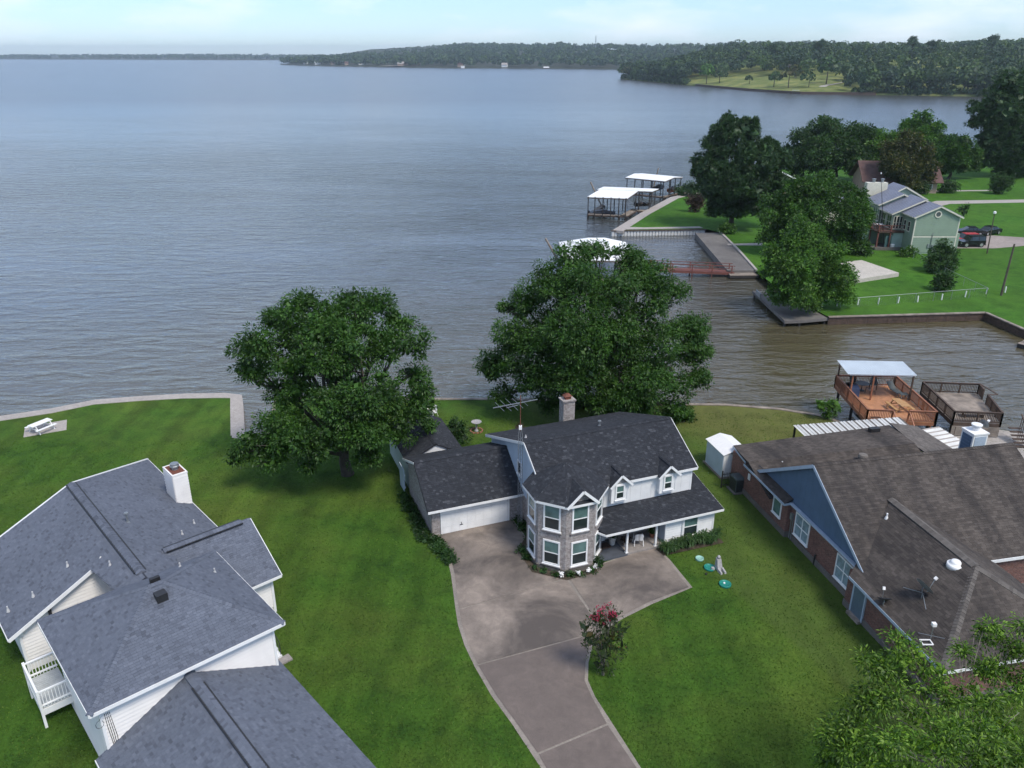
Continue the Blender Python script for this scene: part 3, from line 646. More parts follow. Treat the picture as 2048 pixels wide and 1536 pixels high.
# gablet over the front face of the bay
gx0, gx1, gv = bc[0] - .98, bc[0] + .98, bc[1] - 2.52; gm = bc[0]
MB().slab([(gx0 + .1, gv + .22, ez - .1), (gx1 - .1, gv + .22, ez - .1), (gm, gv + .22, ez + .85)], .15, (0, -1, 0)).build('gablet_wall', M['brick_pale'], h1)
rooftop(h1, 'gablet_roof', [(gx0 - .05, gv + .9, ez), (gx0 - .05, gv - .08, ez), (gm, gv - .08, ez + .98), (gm, gv + 1.75, ez + .98)], C_, K_, thick=.05)
rooftop(h1, 'gablet_roof', [(gx1 + .05, gv - .08, ez), (gx1 + .05, gv + .9, ez), (gm, gv + 1.75, ez + .98), (gm, gv - .08, ez + .98)], C_, K_, thick=.05)
fascia(h1, (gx0 - .08, gv - .1, ez), (gm, gv - .1, ez + .98), M['white'], .17); fascia(h1, (gm, gv - .1, ez + .98), (gx1 + .08, gv - .1, ez), M['white'], .17)
# chimney, vents
ch = MB().box(12.35, 6.15, 0, 13.3, 6.95, 5.3).box(12.28, 6.08, 5.3, 13.37, 7.02, 5.42).build('chimney', M['brick_pale'], h1)
MB().box(12.6, 6.35, 5.42, 13.05, 6.75, 5.62).hexa([(12.5, 6.27, 5.66), (13.15, 6.27, 5.66), (13.15, 6.83, 5.66), (12.5, 6.83, 5.66)], [(12.72, 6.45, 5.85), (12.93, 6.45, 5.85), (12.93, 6.65, 5.85), (12.72, 6.65, 5.85)]).build('chimney_cap', M['rust'], ch)
vent_pipe(h1, (12.35, .2, 6.0), .06, .3, M['galv'], True); vent_pipe(h1, (6.9, .4, 6.0), .04, .15)
# ------------------------------------------------------------------ long shed behind the garage
sh = thing('garden_shed', 'long low shed with charcoal shingle roof behind the garage', 'shed', (-5.37, 45.98, 0), R(21))
def gable_v(parent, u0, u1, v0, v1, ze, zr, mat, under, ov=.15, name='roof'):
    um = (u0 + u1) / 2
    rooftop(parent, name, [(u0 - ov, v1, ze), (u0 - ov, v0, ze), (um, v0, zr), (um, v1, zr)], mat, under); rooftop(parent, name, [(u1 + ov, v0, ze), (u1 + ov, v1, ze), (um, v1, zr), (um, v0, zr)], mat, under)
    ridge(parent, (um, v0, zr), (um, v1, zr), mat)
MB().hexa([(.2, 6.7, 0), (4.3, 6.7, 0), (4.3, 6.7, 2.2), (2.25, 6.7, 3.28), (.2, 6.7, 2.2)], [(.2, 12.9, 0), (4.3, 12.9, 0), (4.3, 12.9, 2.2), (2.25, 12.9, 3.28), (.2, 12.9, 2.2)]).build('wall', M['siding'], sh)
gable_v(sh, .15, 4.4, 6.6, 13.2, 2.25, 3.4, C_, K_)
planks(sh, (.17, 12.9, 0), (0, -1, 0), (-1, 0, 0), 6.2, .05, [(0, 2.15), (6.2, 2.15)], plain('pale_green_siding', (.36, .44, .4), .6, .1, 1), .2)
sf = thing('side_fence', 'pale green board fence between garage and long shed', 'fence', (-5.37, 45.98, 0), R(21))
for k in range(9):
    MB().box(-.32, 6.25 + k * .155, 0, -.27, 6.395 + k * .155, 1.9).build('board', M['siding_blue_shade'], sf)
MB().box(-.27, 6.2, .4, -.23, 7.7, .5).box(-.27, 6.2, 1.4, -.23, 7.7, 1.5).build('rail', M['white'], sf)
# ------------------------------------------------------------------ the white house with slate blue roofs
h0 = thing('white_house', 'large white sided house with several slate blue shingle roofs', 'house', (-17.28, 25.15, 0), R(42))
B_, UB = M['rf_blue'], M['underlay_blue']
# two storey hipped block
MB().box(.45, .45, 0, 8.25, 7.55, 4.85).build('wall', M['siding_warm'], h0)
hz, rz_ = 5.0, 7.12
rooftop(h0, 'hip_roof', [(0, 0, hz), (8.7, 0, hz), (4.75, 4, rz_), (4.15, 4, rz_)], B_, UB, single=300)
rooftop(h0, 'hip_roof', [(8.7, 8, hz), (0, 8, hz), (4.15, 4, rz_), (4.75, 4, rz_)], B_, UB)
rooftop(h0, 'hip_roof', [(0, 8, hz), (0, 0, hz), (4.15, 4, rz_)], B_, UB); rooftop(h0, 'hip_roof', [(8.7, 0, hz), (8.7, 8, hz), (4.75, 4, rz_)], B_, UB)
for a, b in (((0, 0, hz), (4.15, 4, rz_)), ((8.7, 0, hz), (4.75, 4, rz_)), ((0, 8, hz), (4.15, 4, rz_)), ((8.7, 8, hz), (4.75, 4, rz_)), ((4.1, 4, rz_), (4.8, 4, rz_))): ridge(h0, a, b, B_, .15, step=.16)
for a, b in (((0, -.02, hz), (8.7, -.02, hz)), ((-.02, 0, hz), (-.02, 8, hz)), ((8.72, 0, hz), (8.72, 8, hz))): fascia(h0, a, b, M['white'], .17)
MB().box(.02, .02, hz - .18, 8.68, 7.98, hz - .14).build('soffit', M['white'], h0)
planks(h0, (.43, .43, 0), (1, 0, 0), (0, -1, 0), 7.84, 2.0, [(0, 4.83), (7.84, 4.83)], M['siding_warm'], .2)
for x in (.4, 8.17): MB().box(x, .36, 2.2, x + .12, .5, 4.83).build('corner_board', M['white'], h0)
planks(h0, (.43, 7.5, 0), (0, -1, 0), (-1, 0, 0), 7.0, .05, [(0, 4.83), (7.0, 4.83)], M['siding_warm'], .2)
# long main block
def onp(u): return 5.5 - abs(u - 4.85) * .469
MB().hexa([(-.55, 11.4, 0), (10.5, 11.4, 0), (10.5, 11.4, 2.6), (4.85, 11.4, 5.25), (-.55, 11.4, 2.6)], [(-.55, 20, 0), (10.5, 22.5, 0), (10.5, 22.5, 2.6), (4.85, 20, 5.25), (-.55, 19.5, 2.6)]).build('wall', M['siding_warm'], h0)
MB().box(3.4, 7.4, 0, 10.4, 11.5, 2.7).build('wall', M['siding_warm'], h0)
rooftop(h0, 'main_roof', [(-1.1, 20.2, 2.62), (-1.1, 10.95, 2.62), (3.25, 11.05, 4.75), (3.6, 7.4, 4.9), (4.85, 7.25, 5.5), (4.85, 20.15, 5.5)], B_, UB)
rooftop(h0, 'main_roof', [(11.05, 12.5, 2.6), (11.1, 26.2, 2.6), (4.85, 20.15, 5.5), (4.85, 7.25, 5.5), (6.5, 7.25, 4.7), (7.3, 10.2, 4.35)], B_, UB)
RV = lambda a, b: MB().bar(Vector(a) + V(0, 0, .02), Vector(b) + V(0, 0, .02), .6, .06).build('ridge_vent_shadow', M['black'], h0)  # black strip under the vent cap: its shadow gap put in as colour
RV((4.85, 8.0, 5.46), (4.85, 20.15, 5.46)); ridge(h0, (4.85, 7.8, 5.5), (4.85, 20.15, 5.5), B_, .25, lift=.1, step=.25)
fascia(h0, (-1.12, 10.92, 2.62), (3.25, 11.02, 4.75), M['white'], .2); fascia(h0, (-1.1, 20.25, 2.66), (4.85, 20.2, 5.54), M['white'], .14, .12); fascia(h0, (4.85, 20.2, 5.54), (11.1, 26.25, 2.66), M['white'], .14, .12)
fascia(h0, (-1.13, 10.95, 2.62), (-1.13, 20.2, 2.62), M['white'], .15); fascia(h0, (11.13, 12.5, 2.6), (11.13, 26.2, 2.6), M['white'], .15)
planks(h0, (-.57, 11.38, 0), (1, 0, 0), (0, -1, 0), 4.6, .5, [(0, 2.62), (3.9, 4.72), (4.6, 5.1)], M['siding_warm'], .2)
MB().box(-.62, 11.3, 0, -.5, 11.42, 2.6).build('corner_board', M['white'], h0)
MB().box(-.75, 11.15, 2.4, -.4, 11.4, 2.58).build('eave_return', M['white'], h0)
# right hand wing
MB().hexa([(7, 7.3, 0), (11.3, 7.3, 0), (11.3, 13.4, 0), (7, 13.4, 0)], [(7, 7.3, 2.6), (11.3, 7.3, 2.6), (11.3, 13.4, 2.6), (7, 13.4, 2.6)]).hexa([(11.28, 7.3, 2.55), (11.28, 13.4, 2.55), (11.28, 10.3, 4.5)], [(8, 7.3, 2.55), (8, 13.4, 2.55), (8, 10.3, 4.5)]).build('wing_wall', M['siding_warm'], h0)
rooftop(h0, 'wing_roof', [(5.9, 6.8, 2.6), (11.75, 6.8, 2.6), (11.75, 10.25, 4.75), (6.6, 10.25, 4.75)], B_, UB); rooftop(h0, 'wing_roof', [(11.75, 13.9, 2.55), (9.9, 13.9, 2.55), (6.6, 10.25, 4.75), (11.75, 10.25, 4.75)], B_, UB)
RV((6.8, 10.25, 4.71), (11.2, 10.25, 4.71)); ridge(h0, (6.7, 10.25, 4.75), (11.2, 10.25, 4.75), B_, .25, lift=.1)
fascia(h0, (8.7, 6.78, 2.6), (11.75, 6.78, 2.6), M['white'], .16); fascia(h0, (11.77, 6.8, 2.6), (11.77, 10.25, 4.75), M['white'], .16)
planks(h0, (8.3, 7.28, 0), (1, 0, 0), (0, -1, 0), 3.0, .4, [(0, 2.5), (3.0, 2.5)], M['siding_warm'], .2)
MB().box(11.22, 7.2, 0, 11.36, 7.34, 2.5).build('corner_board', M['white'], h0)
MB().tube([(9.6, 7.24, 2.2), (9.6, 7.12, 2.14)], [.05, .09], 10).build('wall_lamp', M['black'], h0)
# low garage roof in front
MB().hexa([(.5, -9, 0), (8.05, -9, 0), (8.05, -9, 2.15), (4.2, -9, 4.1), (.5, -9, 2.15)], [(.5, .5, 0), (8.05, .5, 0), (8.05, .5, 2.15), (4.2, .5, 4.1), (.5, .5, 2.15)]).build('garage_wall', M['siding_warm'], h0)
rooftop(h0, 'garage_roof', [(-.1, .45, 2.28), (-.1, -9.4, 2.28), (4.2, -9.4, 4.4), (4.2, .45, 4.4)], B_, UB); rooftop(h0, 'garage_roof', [(8.5, -9.4, 2.28), (8.5, 1.0, 2.28), (8.2, .45, 2.43), (4.2, .45, 4.4), (4.2, -9.4, 4.4)], B_, UB)
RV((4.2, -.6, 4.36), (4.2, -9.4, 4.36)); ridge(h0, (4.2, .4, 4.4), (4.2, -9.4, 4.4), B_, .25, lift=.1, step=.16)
fascia(h0, (-.13, .45, 2.28), (-.13, -9.4, 2.28), M['white'], .15)
# chimney, vents
chm = MB().box(10.15, 17.9, 0, 11.05, 19.5, 4.9).box(10.1, 17.85, 4.9, 11.1, 19.55, 5.0).build('chimney', M['siding_warm'], h0)
planks(chm, (10.13, 17.88, 0), (1, 0, 0), (0, -1, 0), .94, 1.5, [(0, 4.88), (.94, 4.88)], M['siding_warm'], .2); planks(chm, (10.13, 19.5, 0), (0, -1, 0), (-1, 0, 0), 1.6, 2.6, [(0, 4.88), (1.6, 4.88)], M['siding_warm'], .2)
MB().box(10.2, 18.0, 5.0, 11.0, 19.4, 5.012).build('chimney_pan', M['rust'], chm)
MB().lathe([(.2, 0), (.2, .22), (.3, .24), (.3, .3), (.27, .34), (.27, .44), (.1, .46)], 14, (10.6, 18.65, 5.0)).build('flue_cap', M['galv'], chm)
def rfz(u): return 5.5 - abs(u - 4.85) * .464
vent_pipe(h0, (6.2, 14.3, rfz(6.2)), .06, .55, M['galv'], True)
for u, v in ((.6, 12.6), (2.5, 12.8), (4.0, 10.2), (-.6, 13.0), (8.6, 12.8), (9.9, 14.5)): vent_pipe(h0, (u, v, rfz(u)), .04, .26)
vent_pipe(h0, (7.6, 5.2, 5.0 + 1.1 * .53), .04, .25); vent_pipe(h0, (6.4, 6.6, 5.0 + 1.4 * .53), .04, .25); vent_pipe(h0, (8.2, 6.6, 5.1), .06, .14)
MB().box(4.15, 3.05, 6.55, 4.65, 3.5, 7.02).build('roof_vent', M['black'], h0); MB().box(4.35, 4.35, 6.85, 4.8, 4.55, 7.15).build('roof_vent', M['black'], h0)
MB().box(.9, 11.2, 2.5, 1.05, 11.36, 3.6).build('downpipe', M['black'], h0)
# meter cables on the wall
cab = MB()
for k in range(4): cab.tube([(.6 + k * .06, .4, 4.7), (.62 + k * .09, .38, 3.6 - k * .2), (.7 + k * .05, .37, 2.3)], .013, 4)
cab.tube([(.5, .37, 4.4)] + [(.35 + .16 * math.cos(a), .36, 4.0 + .2 * math.sin(a)) for a in np.linspace(1.5, 7, 9)], .012, 4); cab.build('cable', M['black'], h0)
# balcony deck on the left, steps on the right
bd = thing('balcony_deck', 'white railed wooden balcony on the lawn side of the white house', 'deck', (-17.28, 25.15, 0), R(42))
for k in range(17): MB().box(-.92, 6.6 + k * .15, 1.1, .44, 6.738 + k * .15, 1.16).build('board', plain('pale_deck_board', (.4, .42, .42), .8, .15, 2) if k == 0 else bpy.data.materials['pale_deck_board'], bd)
MB().box(-.96, 6.55, .75, .44, 6.62, 1.09).box(-.97, 6.55, .75, -.9, 9.2, 1.09).box(-.96, 9.14, .75, .44, 9.2, 1.09).build('skirt_board', M['siding'], bd)
for a, b in (((-.93, 6.6, 2.1), (.44, 6.6, 2.1)), ((-.93, 6.57, 2.1), (-.93, 9.2, 2.1)), ((-.93, 9.17, 2.1), (.44, 9.17, 2.1)), ((-.93, 6.6, 1.3), (.44, 6.6, 1.3)), ((-.93, 9.17, 1.3), (.44, 9.17, 1.3))): MB().bar(a, b, .1, .06).build('rail', M['white'], bd)
for x in (-.93,):
    for y in (6.6, 9.17): MB().box(x - .06, y - .06, 0, x + .06, y + .06, 2.2).build('post', M['white'], bd)
bal = MB().box(-.018, -.018, 1.16, .018, .018, 2.08).mesh('baluster')
for k in range(9):
    for y in (6.6, 9.17): o = link('baluster', bal, M['white'], bd); o.location = (-.78 + k * .145, y, 0)
for k in range(16): o = link('baluster', bal, M['white'], bd); o.location = (-.93, 6.75 + k * .15, 0)
st = thing('side_steps', 'pale timber steps with black handrail beside the white house', 'steps', (-17.28, 25.15, 0), R(42))
for k in range(5): MB().box(8.3, 5.05 - k * .42, .95 - k * .19, 9.75, 5.5 - k * .42, 1.0 - k * .19).box(8.3, 5.06 - k * .42, .8 - k * .19, 9.75, 5.09 - k * .42, .95 - k * .19).build('step', M['siding'], st)
MB().box(8.3, 5.5, .94, 9.75, 6.9, 1.0).box(8.32, 3.4, 0, 8.4, 6.9, .3).box(8.3, 2.9, 0, 10.1, 3.4, .12).build('landing', M['porch_pale'], st)
hr_ = MB().tube([(9.72, 6.9, 1.9), (9.72, 5.4, 1.9), (9.72, 3.4, 1.0)], .025, 6)
for v, z0, z1 in ((6.9, 1, 1.9), (5.4, 1, 1.9), (3.45, .1, 1.0), (4.4, .6, 1.45)): hr_.tube([(9.72, v, z0), (9.72, v, z1)], .02, 6)
hr_.tube([(9.72, 5.4, 1.5), (9.72, 3.4, .6)], .018, 6).build('handrail', M['black'], st)

# ------------------------------------------------------------------ the red brick house with blue gable
h2 = thing('red_brick_house', 'dark red brick house with blue gable and weathered brown roof', 'house', (17.19, 50.53, 0), R(12))
W_, UW = M['rf_brown'], M['underlay']; M['rf_light'] = shingle_mat('shingle_pale_brown', [(0, (.1, .088, .08)), (1, (.15, .134, .122))])  # paler shingle tone for the right-facing rear slope
def hr_wall(u0, v0, u1, v1, z1, name='wall'):
    MB().box(u0 - .05, v0 - .05, -.05, u1 + .05, v1 + .05, .42).build('plinth', M['plinth'], h2)
    return MB().box(u0, v0, .42, u1, v1, z1).build(name, M['brick_red'], h2)
hr_wall(.05, -4.75, 13, 3.2, 2.5); hr_wall(.32, -11.6, 13.5, -2.2, 2.55); hr_wall(-.2, -20.1, 5.3, -12.0, 2.5, 'front_wall'); hr_wall(5.28, -12.9, 13.5, -10.5, 2.5, 'front_wall')
# gable facing the lawn
MB().slab([(.30, -.5, 2.62), (.30, -13.0, 2.62), (.30, -6.7, 6.35)], .2, (-1, 0, 0)).build('gable_wall', M['gableblue'], h2)
for k in range(20):
    y0 = -12.6 + k * .6; top = 2.62 + (6.3 - abs(y0 + .3 + 6.7)) * .592 - .15
    if top > 2.7: MB().box(.285, y0, 2.66, .305, y0 + .588, top).build('panel', M['gableblue'], h2)
zr2 = 6.5
rooftop(h2, 'main_roof', [(.0, -13.15, 2.66), (14.6, -13.15, 2.66), (14.4, -6.75, zr2), (.05, -6.75, zr2)], W_, UW, .15, .33)
rooftop(h2, 'main_roof', [(14.4, -.35, 2.7), (.0, -.35, 2.7), (.05, -6.75, zr2), (14.4, -6.75, zr2)], W_, UW, .15, .33)
ridge(h2, (.05, -6.75, zr2), (14.4, -6.75, zr2), W_, .17)
fascia(h2, (-.02, -13.15, 2.7), (.02, -6.75, zr2), M['trimblue'], .2); fascia(h2, (.02, -6.75, zr2), (-.02, -.35, 2.72), M['trimblue'], .22)
MB().bar((.16, -12.9, 2.62), (.16, -4.8, 2.62), .2, .12).build('frieze_board', M['trimblue'], h2)
fascia(h2, (5.8, -13.18, 2.66), (14.6, -13.18, 2.66), M['white'], .2)
# skirt roof along the back part of that wall and low rear roof
rooftop(h2, 'skirt_roof', [(-.3, .85, 2.66), (-.33, -4.86, 2.66), (.36, -4.86, 2.98), (.36, -.2, 2.98)], W_, UW, .15, .33)
fascia(h2, (-.33, .85, 2.66), (-.35, -4.86, 2.66), M['trimblue'], .15); fascia(h2, (-.33, -4.88, 2.66), (.3, -4.88, 2.7), M['trimblue'], .15)
rooftop(h2, 'rear_roof', [(-.3, -3.0, 2.0), (13.2, -3.0, 2.0), (13.2, .3, 3.05), (-.3, .3, 3.05)], W_, UW, .15, .33)
rooftop(h2, 'rear_roof', [(14.1, 4.5, 2.6), (.3, 3.75, 2.6), (-.3, .34, 3.07), (13.2, .34, 3.07)], W_, UW, .15, .33)
rooftop(h2, 'rear_roof', [(16.5, -3.0, 2.35), (16.5, 4.3, 2.35), (14.1, 4.5, 2.6), (13.2, .32, 3.07), (13.2, -3.0, 3.0)], M['rf_light'], UW, .15, .33)
ridge(h2, (-.3, .32, 3.06), (13.2, .32, 3.06), W_, .13)
fascia(h2, (.24, 3.7, 2.62), (-.13, .95, 2.72), M['trimblue'], .14)
# front wing
fz = 5.1
rooftop(h2, 'front_roof', [(-.62, -12.6, 2.5), (-.72, -20.4, 2.5), (3.9, -16.2, fz), (3.9, -9.4, fz)][0:2] + [(3.9, -16.3, fz), (3.9, -9.3, fz)], W_, UW, .15, .33)
rooftop(h2, 'front_roof', [(-.72, -20.4, 2.5), (8.4, -20.4, 2.5), (3.9, -16.3, fz)], W_, UW, .15, .33)
rooftop(h2, 'front_roof', [(8.4, -20.4, 2.5), (8.4, -13.3, 2.5), (3.9, -9.3, fz), (3.9, -16.3, fz)], W_, UW, .15, .33)
RG = M['ridge_brown'] = shingle_mat('ridge_weathered_brown', [(0, (.085, .076, .07)), (1, (.13, .118, .108))])
ridge(h2, (3.9, -9.3, fz), (3.9, -16.3, fz), RG, .26, lift=.05); ridge(h2, (-.72, -20.4, 2.5), (3.9, -16.3, fz), RG, .2); ridge(h2, (8.4, -20.4, 2.5), (3.9, -16.3, fz), RG, .24)
fascia(h2, (-.65, -12.6, 2.5), (-.75, -20.4, 2.5), M['trimblue'], .17); fascia(h2, (-.72, -20.43, 2.5), (8.4, -20.43, 2.5), M['white'], .17); fascia(h2, (-.6, -12.6, 2.52), (.1, -12.75, 2.6), M['trimblue'], .14)
# openings on the lawn side
def lw(v, w, z, h, u, **k): return window(h2, (u, v, z), (0, -1, 0), (-1, 0, 0), w, h, **k)
lw(-3.0, 1.05, 1.0, 1.2, .04, upper='blind', double=False); lw(-5.4, 1.65, .68, 1.65, .31, upper='curtain', lower='curtain', mull=1); lw(-10.08, 1.65, .62, 1.65, .31, upper='curtain', lower='curtain', mull=1)
MB().box(.26, -12.85, .3, .33, -11.95, 2.4).build('wall_return', M['brick_red'], h2)
dr_ = MB().box(-.28, -13.75, .18, -.19, -12.75, 2.3).build('side_door', M['doorblue'], h2)
MB().box(-.3, -12.78, .1, -.17, -12.66, 2.36).box(-.3, -13.84, .1, -.17, -13.74, 2.36).build('door_trim', M['trimblue'], h2); MB().box(-.5, -13.8, .0, -.2, -12.7, .18).build('door_step', M['wood_grey'], h2)
MB().box(-.02, .35, 1.5, .06, .6, 1.95).build('meter_box', M['siding'], h2)
mt = MB().box(.16, -5.15, 1.5, .32, -4.9, 1.95).tube([(.24, -5.02, .1), (.24, -5.02, 1.5)], .035, 6).tube([(.22, -5.25, .1), (.22, -5.25, 1.6)], .03, 6).build('meter_box', M['galv'], h2)
MB().tube([(.25, -8.05, .0), (.25, -8.05, .75), (.15, -8.2, .8)], .05, 6).build('downpipe', M['black'], h2)
wf = window(h2, (6.2, -12.93, .9), (1, 0, 0), (0, -1, 0), 1.0, 1.1, upper='pane', double=False)
# chimney and roof fittings
CX, CY = 5.05, -5.5
c2 = MB().box(9.6 + CX, 2.2 + CY, 0, 10.75 + CX, 3.35 + CY, 5.35).build('chimney', M['white'], h2)
MB().box(9.585 + CX, 2.32 + CY, 3.0, 9.6 + CX, 3.23 + CY, 5.2).box(9.72 + CX, 2.185 + CY, 3.0, 10.63 + CX, 2.2 + CY, 5.2).build('panel', M['trimblue'], c2)
for k in range(9): MB().box(9.57 + CX, 2.32 + CY, 3.1 + k * .235, 9.59 + CX, 3.23 + CY, 3.32 + k * .235).build('plank', M['gableblue'], c2), MB().box(9.72 + CX, 2.17 + CY, 3.1 + k * .235, 10.63 + CX, 2.19 + CY, 3.32 + k * .235).build('plank', M['trimblue'], c2)
MB().box(9.55 + CX, 2.15 + CY, 5.35, 10.8 + CX, 3.4 + CY, 5.45).build('chimney_top', M['plastic_white'], c2)
MB().lathe([(.25, 0), (.22, .12), (.3, .16), (.3, .22), (.2, .26), (.2, .36), (.36, .38), (.36, .46), (.05, .5)], 16, (10.2 + CX, 2.8 + CY, 5.45)).build('flue_cap', M['plastic_white'], c2)
zmain = lambda v: zr2 - abs(v + 6.75) * .6
vent_pipe(h2, (2.9, -10.4, 4.55), .05, .3, M['plastic_white']); 
tb = MB().lathe([(.42, -.25), (.42, -.02), (.38, .0), (.28, .02), (.27, .1), (.22, .17), (.1, .2), (.02, .2)], 20, (3.3, -15.6, 4.82)).build('turbine_vent', M['plastic_white'], h2, True)
vent_pipe(h2, (2.2, .0, 2.75), .05, .25); vent_pipe(h2, (7.6, -1.2, 2.9), .05, .3)
MB().lathe([(.35, 0), (.35, .35), (.3, .48), (.02, .55)], 14, (8.0, -.9, 2.9)).build('roof_vent', M['plinth'], h2); MB().box(4.9, -1.3, 2.4, 5.5, -.9, 2.95).build('roof_vent', M['black'], h2); MB().box(11.6, 3.3, 2.7, 12.4, 3.7, 3.05).build('roof_vent', M['black'], h2)
# patio cover behind
pc = thing('patio_cover', 'ribbed white tin patio roof behind the red brick house', 'patio roof', (17.19, 50.53, 0), R(12))
def ribbed(parent, P0, P1, P2, P3, mat, n, name='tin_sheet', amp=.05, per=1, groove=None):
    """corrugated sheets running from edge P0-P1 to edge P3-P2"""
    P0, P1, P2, P3 = map(Vector, (P0, P1, P2, P3)); nn = (P1 - P0).cross(P3 - P0).normalized()
    if nn.z < 0: nn = -nn
    for s in range(n):
        m = MB(); K = 6 * per
        for k in range(K):
            a, b = (s + k / K) / n, (s + (k + 1) / K) / n; ha, hb = (amp if k % 2 == 0 else 0), (amp if k % 2 else 0)
            m.poly([P0.lerp(P1, a) + nn * ha, P0.lerp(P1, b) + nn * hb, P3.lerp(P2, b) + nn * hb, P3.lerp(P2, a) + nn * ha])
        o = m.build(name, mat, parent)
        if groove:                                  # every third facet takes the groove colour
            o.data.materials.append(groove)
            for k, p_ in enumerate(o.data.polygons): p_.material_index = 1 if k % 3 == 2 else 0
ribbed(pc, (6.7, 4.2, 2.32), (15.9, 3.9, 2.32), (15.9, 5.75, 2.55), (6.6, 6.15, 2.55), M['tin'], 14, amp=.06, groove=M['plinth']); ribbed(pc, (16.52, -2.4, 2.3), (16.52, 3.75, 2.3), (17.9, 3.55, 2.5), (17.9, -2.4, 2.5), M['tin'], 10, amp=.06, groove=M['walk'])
for u, v in ((6.75, 6.0), (11.2, 5.85), (15.7, 5.6), (17.7, 3.4)): MB().box(u - .06, v - .06, 0, u + .06, v + .06, 2.5).build('post', M['black'], pc)
# ------------------------------------------------------------------ small storage shed, air conditioner, iron fence between the lots
ws = thing('storage_shed', 'small white storage shed standing against the red brick house', 'shed', (*at(1443, 957), 0), R(14))
MB().hexa([(0, .03, .1), (2.0, .03, .1), (2.0, 2.7, .1), (0, 2.7, .1)], [(0, .03, 2.0), (2.0, .03, 2.0), (2.0, 2.7, 2.0), (0, 2.7, 2.0)]).build('wall', M['siding'], ws)
for k in range(8):
    MB().box(.01 + k * .25, 0, .1, .245 + k * .25, .03, 2.0).build('panel', M['siding'], ws); MB().box(-.03, .05 + k * .33, .1, 0, .37 + k * .33, 2.0).build('panel', M['siding_blue_shade'], ws)  # left panels use the siding colour with bluish shade painted in
MB().slab([(-.1, -.1, 2.02), (1.1, -.1, 2.4), (1.1, 2.85, 2.4), (-.1, 2.85, 2.02)], .05).slab([(1.1, -.1, 2.4), (2.15, -.1, 2.02), (2.15, 2.85, 2.02), (1.1, 2.85, 2.4)], .05).build('roof', M['plastic_white'], ws)
MB().box(-.15, -.1, 0, 2.1, 2.85, .1).build('base_frame', M['wood_grey'], ws)
ac = thing('air_conditioner', 'dark grey upright air conditioner unit beside the red brick wall', 'air conditioner', (*at(1470, 988), 0), R(14))
MB().box(-.15, -.15, 0, 1.1, 1.1, .08).build('pad', M['plinth'], ac); MB().box(0, 0, .08, .9, .9, 1.15).build('casing', M['ac'], ac)
for k in range(9): MB().box(-.012, .06, .16 + k * .1, -.001, .84, .22 + k * .1).box(.06, -.012, .16 + k * .1, .84, -.001, .22 + k * .1).build('louvre', M['black'], ac)
MB().hexa([(-.02, -.02, 1.15), (.92, -.02, 1.15), (.92, .92, 1.15), (-.02, .92, 1.15)], [(.08, .08, 1.27), (.82, .08, 1.27), (.82, .82, 1.27), (.08, .82, 1.27)]).build('lid', M['ac'], ac)
iff = thing('iron_fence', 'short black iron fence between storage shed and air conditioner', 'fence', (*at(1443, 975), 0), R(12))
for k in range(14): MB().box(.12 * k, -.012, .05, .12 * k + .022, .012, 1.25).build('picket', M['black'], iff)
MB().box(-.02, -.02, .2, 1.7, .02, .24).box(-.02, -.02, 1.08, 1.7, .02, 1.12).build('rail', M['black'], iff); MB().box(-.08, -.04, 0, 0, .04, 1.4).build('post', M['black'], iff)
# ------------------------------------------------------------------ satellite dishes
def dish(name, label, p, az, el, mat, dia=.8, legs=True, arm=.55, horn=True, h=.6):
    t = thing(name, label, 'satellite dish', p); hd = V(0, 0, h); f = V(math.cos(az) * math.cos(el), math.sin(az) * math.cos(el), math.sin(el))
    q = f.to_track_quat('Z', 'Y').to_matrix()
    m = MB()
    prof_ = [(0.01, 0), (dia * .3, .02), (dia * .5, .075)]; n = 18; i0 = 0
    for sg in (0, -.012):
        for r_, z_ in prof_:
            for j in range(n):
                a = 2 * math.pi * j / n; m.v.append(tuple(hd + q @ V(r_ * math.cos(a), r_ * math.sin(a) * 1.1, z_ + sg)))
    for s_ in (0, 1):
        for k in range(2):
            for j in range(n):
                A = s_ * 3 * n + k * n; fc = (A + j, A + (j + 1) % n, A + n + (j + 1) % n, A + n + j); m.f.append(fc if s_ == 0 else fc[::-1])
    m.build('reflector', mat, t)
    tip = hd + f * arm + q @ V(0, -dia * .15, 0)
    MB().tube([hd + q @ V(0, -dia * .5, 0), tip], .018, 6).build('arm', M['galv'], t)
    MB().bar(tip - f * .05, tip + f * .12, .13, .11).build('horn', M['plastic_white'], t)
    MB().tube([hd, hd - f * .15, V(0, 0, h * .45), V(0, 0, -.1)], .03, 6).build('mast', M['galv'], t)
    if legs:
        for a in (.4, 2.5, 4.5): MB().tube([V(0, 0, h * .5), V(math.cos(a) * .95, math.sin(a) * .95, -.05 - .45 * math.cos(a))], .018, 5).build('leg', M['galv'], t)
    return t
def h2p(u, v, z): return tuple(h2.matrix_world_local @ Vector((u, v, z))) if False else (17.19 + u * math.cos(R(12)) - v * math.sin(R(12)), 50.53 + u * math.sin(R(12)) + v * math.cos(R(12)), z)
dish('satellite_dish', 'grey satellite dish on spread tripod legs in the middle of the brown roof', h2p(1.0, -16.3, 3.42), R(20), R(38), M['grey_metal'], 1.0, True, .75, h=.75)
dish('satellite_dish', 'black satellite dish at the brown roof eave above the blue door', h2p(-.5, -15.45, 2.62), R(80), R(60), M['black'], .75, False, .55, h=.35)
dish('satellite_dish', 'grey satellite dish sticking up behind the white chimney top', (*h2p(16.6, -1.9, 4.0),), R(30), R(25), M['grey_metal'], .7, False, .5, h=1.4)
an = thing('roof_antenna', 'small antenna with a square white head at the brown eave', 'antenna', h2p(-.1, -18.6, 2.8))
